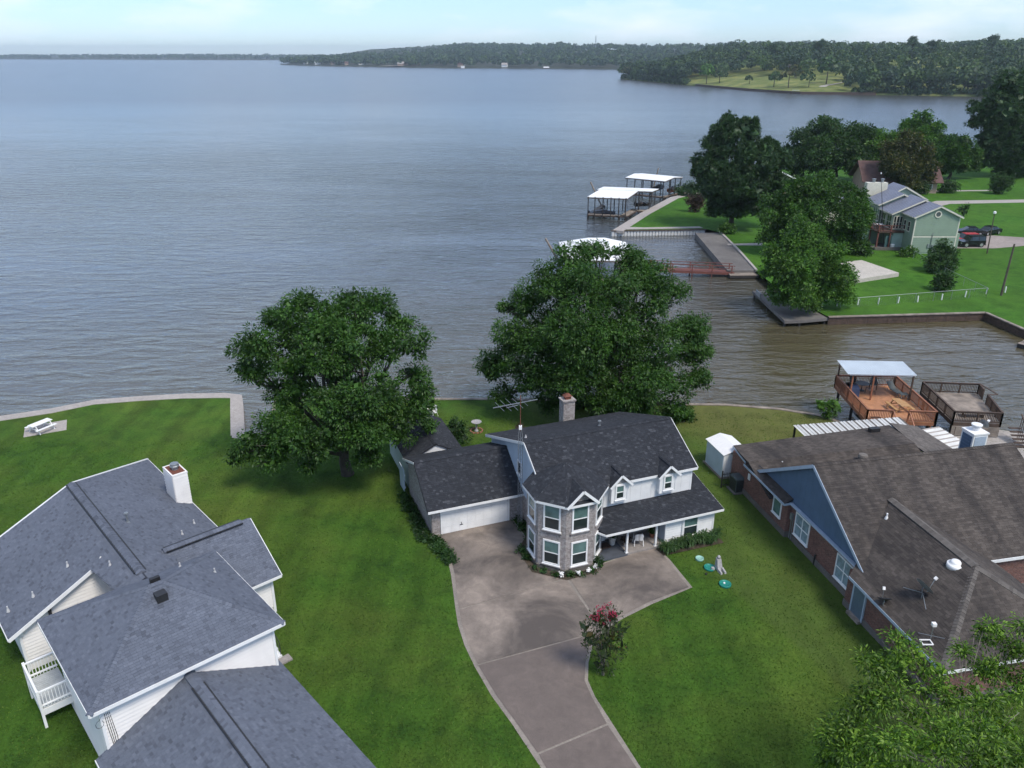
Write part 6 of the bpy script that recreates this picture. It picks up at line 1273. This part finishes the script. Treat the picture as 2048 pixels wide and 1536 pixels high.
for y in (.05, 1.65):
    MB().bar((0, y, 1.3), (15.6, y, .7), .1, .08).bar((0, y, .85), (15.6, y, .25), .06, .08).bar((0, y, .1), (15.6, y, -.5), .08, .28).build('rail', M['redbridge'], fbr)
    for k in range(6): x = .4 + k * 2.95; z = -.038 * x; MB().box(x - .07, y - .07, -3, x + .07, y + .07, 1.3 + z).build('post', M['redbridge'], fbr)
fl_ = thing('float_platform', 'low grey floating platform joining the footbridge to the ramp', 'platform', (32.6, 116.0, 0))
for k in range(14): MB().box(-.3 + k * .3, 0, -.5, -.02 + k * .3, 2.4, -.4).build('board', M['wood_grey'], fl_)
MB().box(-.3, 0, -.9, 3.9, 2.4, -.52).build('float', M['pile'], fl_)
sw = thing('swim_dock', 'end of a dark floating dock at the right frame edge in the canal', 'dock', (*at(2034, 690, -.7), 0), R(-52))
for k in range(20): MB().box(k * .22, 0, -.55, k * .22 + .2, 2.0, -.48).build('board', M['wood_grey'], sw)
MB().box(0, .02, -1.3, 4.5, 1.98, -.56).build('float', M['black'], sw); MB().box(.5, .9, -.5, .56, 1.0, .35).box(1.0, .9, -.5, 1.06, 1.0, .35).box(.5, .9, .3, 1.06, 1.0, .36).build('ladder', M['galv'], sw)
# ------------------------------------------------------------------ trees on the point
GEN = dict(dens=1.2, leaves=20, L=.42, W=.2, rc=.6, droop=.3, sub=7, shrink=1.08, inner=.1, fillk=.8, solid=1.2)
b_ = (*at(1462, 455), 0)
tree('round_pine', 'round topped dark pine at the water on the grassy point', b_, lob([(1475, 275, 42, 0), (1430, 290, 36, 0), (1520, 285, 38, 0), (1410, 330, 30, -1), (1455, 325, 45, -3), (1505, 330, 48, -3), (1545, 320, 28, 0), (1425, 375, 36, -2), (1475, 375, 50, -4), (1530, 370, 40, -2), (1450, 415, 36, -3), (1495, 415, 36, -3), (1540, 400, 24, -1), (1450, 262, 22, 1), (1500, 258, 24, 1)], b_[1]), 'lf_pine', trunk_top=4, r0=.5, seed=11, wig=.8, dens=1.1, leaves=34, L=.62, W=.1, rc=1.0, needle=True, outw=.5, sub=7, shrink=1.08)
for k, (lb, px, lobes_, lm) in enumerate([
    ('dark leafy tree directly behind the brightest canal tree', (1610, 505), [(1590, 400, 40, 0), (1640, 385, 38, 0), (1690, 400, 35, 0), (1550, 430, 35, 0), (1605, 445, 50, -2), (1670, 440, 50, -2), (1720, 440, 34, 0), (1545, 470, 26, -1), (1600, 375, 24, 1), (1640, 480, 40, -2), (1700, 495, 40, -1), (1730, 530, 24, -1), (1715, 550, 18, -1)], 'lf_pecan'),
    ('bright green leafy tree overhanging the L shaped dock', (1628, 612), [(1605, 480, 36, 0), (1575, 510, 36, 0), (1640, 505, 42, -2), (1550, 545, 30, 0), (1600, 550, 48, -3), (1660, 555, 42, -2), (1560, 585, 30, -1), (1610, 590, 40, -3), (1665, 590, 34, -1), (1690, 560, 24, 0), (1620, 465, 24, 1)], 'lf_light'),
    ('broad dark oak with a dome crown beyond the slate roof', (1668, 362), [(1660, 275, 38, 0), (1620, 290, 34, 0), (1705, 285, 36, 0), (1590, 315, 28, 0), (1640, 315, 40, -4), (1690, 318, 42, -4), (1735, 312, 26, 0), (1600, 340, 22, -1), (1720, 340, 22, -2), (1570, 325, 16, 1), (1665, 255, 18, 1)], 'lf_dark'),
    ('light green tree standing between the dome oak and the olive tree', (1765, 368), [(1765, 280, 26, 2), (1745, 290, 22, 2), (1790, 285, 22, 2), (1765, 310, 28, 1)], 'lf_light'),
    ('olive brown magnolia tree right of the brown roof', (1808, 385), [(1815, 285, 22, 0), (1795, 305, 26, 0), (1835, 305, 26, 0), (1810, 330, 36, -2), (1845, 335, 22, 0), (1785, 335, 20, 0), (1815, 355, 30, -2), (1790, 362, 16, 0), (1845, 358, 16, 0)], 'lf_olive'),
    ('feathery tall tree rising behind the olive magnolia', (1845, 352), [(1840, 242, 18, 3), (1815, 255, 18, 3), (1862, 258, 20, 3), (1845, 275, 26, 2), (1880, 282, 14, 3), (1805, 270, 16, 3)], 'lf_light'),
    ('spreading low tree with a bent dark trunk on the far lawn', (1897, 358), [(1900, 300, 22, 0), (1925, 290, 16, 0), (1880, 312, 20, 0), (1915, 318, 24, -1), (1940, 312, 18, 0), (1890, 335, 18, -1), (1930, 335, 16, -1), (1872, 340, 12, 0), (1950, 330, 12, 0)], 'lf_pecan')]):
    b_ = (*at(*px), 0); sc_ = b_[1] / 130; g_ = dict(GEN); g_['dens'] = 1.3 / max(.6, sc_ ** 1.1); g_['L'] *= max(.75, sc_ ** .8); g_['W'] *= max(.8, sc_ ** .8); g_['rc'] *= max(.8, sc_ ** .6)
    tree('leafy_tree', lb, b_, lob(lobes_, b_[1]), lm, trunk_top=None, r0=.4, seed=20 + k, wig=.8, **g_)
b_ = (*at(2000, 352), 0)
tree('tall_pine', 'tall ragged pine at the right edge with a drooping side branch', b_, lob([(2020, 165, 26, 0), (1995, 195, 24, 0), (2040, 190, 30, 0), (1975, 225, 18, 0), (2010, 225, 34, -2), (2050, 235, 36, 0), (1950, 215, 13, 0), (1945, 247, 12, 0), (1958, 238, 12, 0), (1990, 250, 22, -2), (2035, 270, 40, -3), (1975, 278, 20, -2), (2000, 300, 34, -3), (2045, 310, 34, -3), (1968, 300, 18, -2), (2020, 335, 30, -2), (1975, 325, 16, -2), (2060, 340, 24, 0)], b_[1]), 'lf_pine', trunk_top=14, r0=.5, seed=31, wig=1.2, dens=.6, leaves=34, L=.9, W=.15, rc=1.2, needle=True, outw=.5, inner=.3)
BU = dict(dens=3, leaves=12, L=.35, W=.15, rc=.4)
for nm, lb, px, lo2, lm, kw in [
    ('cypress_shrub', 'blue green conical shrub beside the gable end of the green house', (1884, 543), [(1884, 495, 16, 0), (1870, 512, 18, 0), (1898, 512, 18, 0), (1884, 525, 26, -1), (1866, 530, 12, 0), (1903, 530, 12, 0)], 'lf_dark', BU),
    ('cypress_shrub', 'smaller round shrub just below the conical one', (1886, 580), [(1886, 552, 13, 0), (1878, 563, 14, 0), (1895, 563, 14, 0), (1886, 571, 16, -.5)], 'lf_shrub', BU),
    ('lawn_shrub', 'dark bushy shrub on the lane verge right behind the metal roof', (1842, 388), [(1842, 372, 12, 0), (1834, 378, 10, 0), (1850, 378, 10, 0)], 'lf_dark', BU),
    ('lawn_shrub', 'dark bushy shrub on the lane verge below the bent trunk', (1897, 386), [(1897, 371, 12, 0), (1888, 376, 10, 0), (1908, 374, 10, 0), (1897, 379, 10, 0)], 'lf_dark', BU),
    ('lawn_shrub', 'bigger dark shrub on the verge nearest the right edge pine', (1996, 388), [(1998, 360, 14, 0), (1990, 372, 12, 0), (2008, 370, 14, 0), (1996, 380, 10, 0), (2020, 362, 8, 0)], 'lf_dark', BU),
    ('lawn_shrub', 'thin airy shrub on the open lawn above the car court', (1927, 432), [(1922, 418, 8, 0), (1932, 416, 8, 0), (1927, 425, 8, 0)], 'lf_shrub', dict(dens=1.6, leaves=8, L=.3, W=.1, rc=.4)),
    ('lawn_shrub', 'green clump of plants at the corner of the terrace wall', (1816, 513), [(1816, 503, 10, 0), (1806, 507, 8, 0), (1826, 506, 8, 0)], 'lf_light', BU),
    ('dead_bush', 'brown dead leafed bush leaning over the grassy point', (1392, 424), [(1392, 405, 14, 0), (1382, 400, 10, 0), (1402, 398, 10, 0), (1388, 415, 9, 0)], 'lf_brown', BU),
    ('shore_thicket', 'dark waterside thicket behind the farther boathouse', (1405, 393), [(1360, 378, 10, 2), (1378, 375, 13, 2), (1400, 375, 15, 1), (1385, 385, 10, 0), (1415, 385, 14, 0), (1366, 384, 8, 1)], 'lf_pine', BU),
    ('round_shrub', 'low rounded shrub by the garden path below the round pine', (1453, 468), [(1453, 455, 12, 0), (1445, 460, 9, 0), (1462, 460, 9, 0)], 'lf_light', BU)]:
    b_ = (*at(*px), 0); tree(nm, lb, b_, lob(lo2, b_[1]), lm, trunk_top=.5, r0=.1, cat='shrub', seed=40 + px[0] % 9, **kw)
# ------------------------------------------------------------------ the far shores
def terrain(name, shore, back, prof_, mat, z_noise=2.0, seed=1):
    """shore polyline (left to right) pushed away from the lake along 'back'; prof_: (distance, height)"""
    g = np.random.default_rng(seed); S = []; 
    for (x0, y0), (x1, y1) in zip(shore, shore[1:]):
        n = max(1, int(math.hypot(x1 - x0, y1 - y0) / 40)); S += [(x0 + (x1 - x0) * k / n, y0 + (y1 - y0) * k / n) for k in range(n)]
    S.append(shore[-1]); m = MB(); nr = len(prof_); Z = np.zeros((len(S), nr)); bx, by = back
    hs = np.cumsum(g.normal(0, .05, len(S))); hs -= np.linspace(0, hs[-1], len(S)); end = np.minimum(1, np.arange(len(S)) / 3.0)
    for i, (x, y) in enumerate(S):
        for j, (d, z) in enumerate(prof_):
            Z[i, j] = z * (1 + hs[i]) * (end[i] if d > 20 else 1); m.v.append((x + bx * d, y + by * d, Z[i, j]))
    for i in range(len(S) - 1):
        for j in range(nr - 1): a = i * nr + j; m.f.append((a, a + nr, a + nr + 1, a + 1))
    m.build(name, mat, None, True, 'structure')
    ds = [d for d, _ in prof_]
    def z_at(s, d):
        i = min(len(S) - 2, int(s * (len(S) - 1))); f = s * (len(S) - 1) - i; z0 = np.interp(d, ds, Z[i]); z1 = np.interp(d, ds, Z[i + 1])
        x = S[i][0] + (S[i + 1][0] - S[i][0]) * f + bx * d; y = S[i][1] + (S[i + 1][1] - S[i][1]) * f + by * d
        return x, y, z0 + (z1 - z0) * f
    return z_at
def wood_mesh(name, pts, k, size, hr=(9, 16), seed=0):
    """many tree crowns of leaf-clump faces: pts are ground positions"""
    g = np.random.default_rng(seed); P = np.array(pts, float); n = len(P); H = g.uniform(*hr, n); Rr = H * g.uniform(.28, .5, n)
    c = np.repeat(P, k, 0); h = np.repeat(H, k); r = np.repeat(Rr, k); d = g.normal(size=(n * k, 3)); d /= np.linalg.norm(d, axis=1)[:, None]; d[:, 2] = np.abs(d[:, 2]) * 1.1 - .35
    lump = g.normal(0, .16, (n, 3))[np.repeat(np.arange(n), k)]
    f = g.uniform(.7, 1.08, n * k)[:, None]
    p = c + np.stack([d[:, 0] * r, d[:, 1] * r, h * .6 + d[:, 2] * h * .42], 1) * np.stack([f[:, 0], f[:, 0], np.ones(n * k)], 1) + lump * r[:, None]
    nr = d + g.normal(0, .45, d.shape); nr /= np.linalg.norm(nr, axis=1)[:, None]; t = np.cross(nr, g.normal(size=d.shape)); t /= np.linalg.norm(t, axis=1)[:, None]; b = np.cross(nr, t); s = (size * g.uniform(.6, 1.4, n * k))[:, None]
    v = np.stack([p - t * s - b * s * .6, p + t * s - b * s * .6, p + t * s * .8 + b * s * .7, p - t * s * .8 + b * s * .6], 1)
    me = quads_mesh(name, v.reshape(-1, 3))
    if n > 5:                                   # mixed species: a tint per tree
        for q in ('lf_wood', 'lf_wood2', 'lf_wood3'): me.materials.append(M[q])
        me.polygons.foreach_set('material_index', np.repeat(g.choice(3, n, p=(.45, .38, .17)), k).astype(np.int32))
    return me
# right headland with its mown clearing
hs_ = [(141, 1107), (162, 1009), (186, 870), (210, 754), (235, 697), (290, 681), (357, 657), (386, 642), (520, 610), (760, 560)]
zR = terrain('headland', hs_, (.42, .91), [(0, -1.6), (.5, .2), (14, 1.5), (60, 5.5), (130, 12), (220, 19), (400, 25), (700, 29), (1500, 30), (2600, 24)], M['grass_hill_sunlit'], seed=4)
g = np.random.default_rng(5); pts_near, pts_far = [], []
def shx(p): f = p[1] * _cp - (p[2] - CAM_H) * _sp; return 1024 + FPX * p[0] / f
for k in range(5200):
    s = g.random(); d = 2 + 900 * g.random() ** 1.8; p = zR(s, d); px = shx(p)
    if px < 1690 and d < 6: continue
    if px > 2300 or px < 1225: continue
    clear = 1375 < px < 1690 and d < 42 + 60 * min(1, max(0, (px - 1400) / 100)) * (1.0 if px < 1600 else .75)
    if 1690 <= px < 1712 and d < 14: clear = True
    if clear: continue
    (pts_near if d < 70 else pts_far).append(p)
pts_near = pts_near[:900]; pts_far = pts_far[:2600]
first = [p for p in pts_near if 1230 < shx(p) < 2060]; first.sort(key=lambda p: p[1] - .4 * p[0]); front, rest = first[:60], first[60:]
pts_near = rest + [p for p in pts_near if not 1230 < shx(p) < 2060]
tag(link('headland_woods', wood_mesh('headland_woods', pts_near + pts_far, 95, 1.0, (8, 21), 2), M['lf_wood']), 'dense mixed woods covering the headland across the bay', 'woods', kind='stuff')
sh_ = [zR(g.random(), g.uniform(-.5, 7)) for k in range(2600)]; sh_ = [(p[0], p[1], max(p[2], -.9) - .8) for p in sh_ if (1240 < shx(p) < 1375 or 1705 < shx(p) < 2080)]
tag(link('shore_brush', wood_mesh('shore_brush', sh_, 26, .75, (3, 6.5), 8), M['lf_wood']), 'low brush crowding the waterline of the headland', 'brush', kind='stuff')
shared = [wood_mesh('crown', [(0, 0, 0)], 110, .95, (11, 15), 50 + k) for k in range(6)]; tk = MB().tube([(0, 0, -1), (.2, 0, 4), (0, .2, 8)], [.35, .28, .12], 6).mesh('trunk')
def far_tree(p, label, lm='lf_wood', k=0, sc=1.0, group=None, name='far_tree'):
    t = thing(name, label, 'tree', p, k * 1.7, group); t.scale = (sc, sc, sc * .95); me = shared[k % 6]
    if lm != 'lf_wood': me = me.copy(); me.materials.clear()
    c = link('crown', me, None, t); 
    if not c.data.materials: c.data.materials.append(M[lm])
    link('trunk', tk, M['bark'], t); return t
for k, p in enumerate(front): far_tree(p, 'dark green tree in the front row of the headland woods at the water', k=k, sc=random.uniform(.95, 1.45), group='front trees of the headland woods')
def onR(px, py):      # where the photo point meets the sloping clearing
    best = None
    for i in range(0, 401):
        for d in (4, 8, 12, 18, 25, 35, 45, 60, 80, 100, 130, 160):
            p = zR(i / 400, d); f = p[1] * _cp - (p[2] - CAM_H) * _sp; u = (p[1] * _sp + (p[2] - CAM_H) * _cp); e = abs(1024 + FPX * p[0] / f - px) + abs(768 - FPX * u / f - py) * 2
            if best is None or e < best[0]: best = (e, p)
    return best[1]
CL = [((1250, 157), .75, 'lone small tree at the very tip of the headland', 'lf_olive'), ((1413, 168), .95, 'bright green tree at the left end of the sunny clearing', 'lf_light'), ((1440, 166), .8, 'dark tree just right of the brightest clearing tree', 'lf_wood'), ((1500, 168), .5, 'small round tree alone on the pale clearing', 'lf_wood'), ((1548, 175), .8, 'dark round tree on the clearing near the moored boat', 'lf_dark'), ((1575, 175), .95, 'grey green loose tree above the moored boat', 'lf_olive'), ((1618, 173), .7, 'dark tree at the fork of the pale boat ramp', 'lf_dark'), ((1655, 168), 1.1, 'broad dark tree above the pale boat ramp', 'lf_dark'), ((1700, 165), .9, 'tree with a bare trunk at the right end of the clearing', 'lf_wood'), ((1750, 182), .55, 'small pale tree at the water right of the clearing', 'lf_light'), ((1800, 186), .9, 'tall leafy tree at the water right of the clearing', 'lf_wood')]
for k, (px, sc, lb, lm) in enumerate(CL): far_tree(onR(*px), lb, lm, k, sc * 1.55)
for k, (px, top, lb) in enumerate([((1636, 118), 82, 'lone tall pine above the woods over the clearing'), ((1822, 112), 76, 'flat topped tall pine on the wooded ridge'), ((1860, 112), 84, 'bushy tall pine right of the flat topped one'), ((1980, 112), 72, 'tall ridge pine nearest the right edge'), ((1548, 118), 90, 'small dark pine at the left end of the high ridge')]):
    Y = 900; p0 = atY(px[0], px[1], Y); p1 = atY(px[0], top, Y); t = thing('ridge_pine', lb, 'tree', p0); H = p1[2] - p0[2]
    MB().tube([(0, 0, -6), (.3, 0, H * .6), (0, 0, H)], [.4, .3, .1], 6).build('trunk', M['bark'], t); lo3 = [((random.uniform(-3, 3), random.uniform(-2, 2), H * f), (3.4, 3, 1.7)) for f in (.62, .72, .8, .88, .95)]
    me, _ = crown_mesh('crown', lo3, .22, 12, 1.6, .6, 1.5, seed=k); link('crown', me, M['lf_pine'], t)
bp = onR(1625, 180); br_ = MB()
q = [at(1614, 187.5, -1), at(1634, 187, -1)]; a1, a2 = onR(1640, 172), onR(1655, 170)
br_.poly([(q[0][0], q[0][1], -.8), (q[1][0], q[1][1], -.8), (a2[0], a2[1], a2[2] + .3), (a1[0], a1[1], a1[2] + .3)]); a3, a4 = onR(1705, 163), onR(1705, 161)
br_.poly([(a1[0], a1[1], a1[2] + .35), (a2[0], a2[1], a2[2] + .35), (a3[0], a3[1], a3[2] + .4), (a4[0], a4[1], a4[2] + .4)]).build('far_boat_ramp', M['walk'], kind='structure')
sw2 = [(186, 868.5), (210, 752.5), (235, 695.5), (290, 679.5)]; strip('far_seawall', sw2, 1.2, -2, .9, M['wood_dark'], -1)
mp_ = at(1590, 187, -1); bt2 = boat('pontoon_boat', 'dark pontoon boat with a canopy moored at the headland lawn', (mp_[0], mp_[1] - 2, -1.0), R(-20), 8, 3, M['rust'], M['black']); MB().box(-3, -1.4, 2.6, 2.5, 1.4, 2.75).build('canopy', M['siding'], bt2)
for x in (-2.8, 2.3): MB().box(x - .05, -1.3, .6, x + .05, -1.2, 2.6).box(x - .05, 1.2, .6, x + .05, 1.3, 2.6).build('canopy_post', M['galv'], bt2)
hh = onR(1592, 140); house('hillside_house', 'grey roofed house peeping out of the headland woods', (hh[0] - 6, hh[1] + 20, hh[2] + 1), R(15), 12, 8, 3.5, 8, M['wood_dark'], M['walk'])
# middle headland, 1.5 to 2.5 km off
ms_ = [(-690, 2570), (-672, 2519), (-560, 2330), (-402, 2150), (-138, 1930), (82, 1868), (219, 1755), (420, 1640), (900, 1500)]
zM = terrain('far_headland', ms_, (.05, 1.0), [(0, -1.6), (2, .5), (40, 3), (150, 8), (350, 16), (700, 30), (1100, 44), (1800, 50), (3200, 46)], M['forest_floor'], seed=7)
pts = []
for k in range(4200):
    s = g.random(); d = 14 + 1500 * g.random() ** 1.6; p = zM(s, d); px = shx(p)
    if 545 < px < 1720: pts.append((p[0], p[1], p[2] * min(1.0, .15 + max(0, px - 560) / 520)))
tag(link('far_headland_woods', wood_mesh('far_headland_woods', pts, 36, 2.1, (9, 22), 9), M['lf_wood']), 'blue green wooded headland far across the lake', 'woods', kind='stuff')
for k, (px, w, col, rf, lb) in enumerate([((607, 132), 14, 'siding', 'white', 'first tiny pale house from the tip of the far headland'), ((630, 131), 16, 'siding', 'tin_white', 'tiny white house beside the dark roofed sheds on the far headland'), ((662, 132), 14, 'tan', 'wood_dark', 'tiny tan house among dark trees on the far headland'), ((690, 132), 10, 'tan', 'tile_brown', 'tiny brown roofed house on the far headland'), ((718, 130), 15, 'siding', 'tin_white', 'tall white house alone on the far headland'), ((795, 131), 18, 'tan', 'walk', 'left of the two big pale houses above the sandy bank'), ((806, 129), 16, 'tan', 'walk', 'pale house in the middle of the sandy bank houses'), ((822, 129), 20, 'tan', 'walk', 'right of the big pale houses above the sandy bank'), ((915, 132), 12, 'tan', 'tile_brown', 'tan house beside the white waterside shed on the far headland'), ((1003, 134), 14, 'siding', 'walk', 'low pale house at the waterline middle of the far headland')]):
    p = min((zM(i / 600, 10 if px[1] > 130.5 else 22) for i in range(601)), key=lambda q: abs(shx(q) - px[0])); house('far_house', lb, (p[0], p[1], max(.8, p[2])), R(random.uniform(-20, 20)), w * .85, 9, 5, 9, M[col], M[rf], group='houses along the far headland shore', wins=False)
p = min((zM(i / 600, -6) for i in range(601)), key=lambda q: abs(shx(q) - 923)); house('far_boathouse', 'white waterside boathouse of two stacked roofs on the far headland', (p[0], p[1] - 3, -.6), R(5), 8, 6, 3.2, 4, M['siding'], M['tin_white'], wins=False)
p = min((zM(i / 600, -6) for i in range(601)), key=lambda q: abs(shx(q) - 1086)); house('far_boathouse', 'low white roofed boathouse at the right of the far headland', (p[0], p[1] - 3, -.6), R(0), 11, 6, 1.6, 3.2, M['wood_dark'], M['tin_white'], wins=False)
p = at(758, 134.5, -1); flat('sandy_bank', [(p[0], p[1]), (p[0] + 30, p[1] - 24), (p[0] + 60, p[1] + 20), (p[0] + 20, p[1] + 45)], 2.2, M['pad'])
mm = atY(1191, 99, 2600); m1 = atY(1191, 71, 2600); rm = thing('radio_mast', 'thin lattice radio mast on the skyline of the far headland', 'mast', mm); H = m1[2] - mm[2]; lt = MB()
for x, y in ((-1.6, -1), (1.6, -1), (0, 1.8)): lt.tube([(x, y, -15), (x * .3, y * .3, H)], .35, 4)
for k in range(10): lt.bar((-1.6 + .11 * k, -1, H * k / 10), (1.6 - .11 * k, -1, H * (k + .8) / 10), .3)
lt.build('lattice', M['grey_metal'], rm); MB().lathe([(1.4, 0), (1.4, 3), (.1, 3.2)], 8, (0, 0, H * .45)).build('antenna_drum', M['siding'], rm)
# the opposite shore along the horizon
fs_ = [(-8600, 5300), (-5200, 5000), (-2641, 4560), (-1037, 3990), (-300, 3700), (600, 3500), (2500, 3400), (5200, 3300)]
zF = terrain('opposite_shore', fs_, (.0, 1.0), [(0, -2), (10, 2), (200, 5), (1200, 10), (3000, 12)], M['forest_floor'], seed=9)
pts = [zF(g.random(), 20 + 1400 * g.random() ** 1.6) for k in range(5200)]; pts = [p for p in pts if -100 < shx(p) < 1750]
tag(link('opposite_shore_woods', wood_mesh('opposite_shore_woods', pts, 14, 4.5, (7, 13), 12), M['lf_wood']), 'pale hazy line of woods along the opposite shore', 'woods', kind='stuff')
# ------------------------------------------------------------------ grass nap of the near lawns
v_, b_ = tufts(170000, 0, 0, 24, 66, 3)
def inside(pts, poly):
    x, y = pts[:, 0], pts[:, 1]; r = np.zeros(len(pts), bool); P = list(poly)
    for (x0, y0), (x1, y1) in zip(P, P[1:] + P[:1]):
        c = ((y0 > y) != (y1 > y)); xi = (x1 - x0) * (y - y0) / ((y1 - y0) or 1e-9) + x0; r ^= c & (x < xi)
    return r
ok = inside(b_, [p for p in lawn_pts]) & ~inside(b_, base_pts) & (b_[:, 1] > 22)
d_ = np.array([-(b_[:, 0] + 23.9), (b_[:, 1] - 61)]); ok &= ~((b_[:, 0] < -22) & (b_[:, 1] > 60.3))
v_ = v_.reshape(-1, 3, 3)[ok].reshape(-1, 3)
tm = leaf_mat('grass_blade', [(0, (.034, .085, .011)), (.5, (.052, .115, .014)), (1, (.1, .155, .028))], .3, .9, .5)
tag(link('grass', quads_mesh('grass', v_, 3), tm), 'short mown grass of the near lawns', 'grass', kind='stuff')
# ------------------------------------------------------------------ lake haze
hz_m = bpy.data.materials.new('haze'); hz_m.use_nodes = True; nt = hz_m.node_tree; nt.nodes.clear(); o_ = nt.nodes.new('ShaderNodeOutputMaterial'); pv = nt.nodes.new('ShaderNodeVolumePrincipled')
pv.inputs['Color'].default_value = (.92, .97, 1.0, 1); pv.inputs['Density'].default_value = .00012; pv.inputs['Anisotropy'].default_value = .72; nt.links.new(pv.outputs['Volume'], o_.inputs['Volume'])
hz_o = MB().box(-9000, -300, -4, 9000, 9000, 95).build('haze', hz_m, kind='stuff')
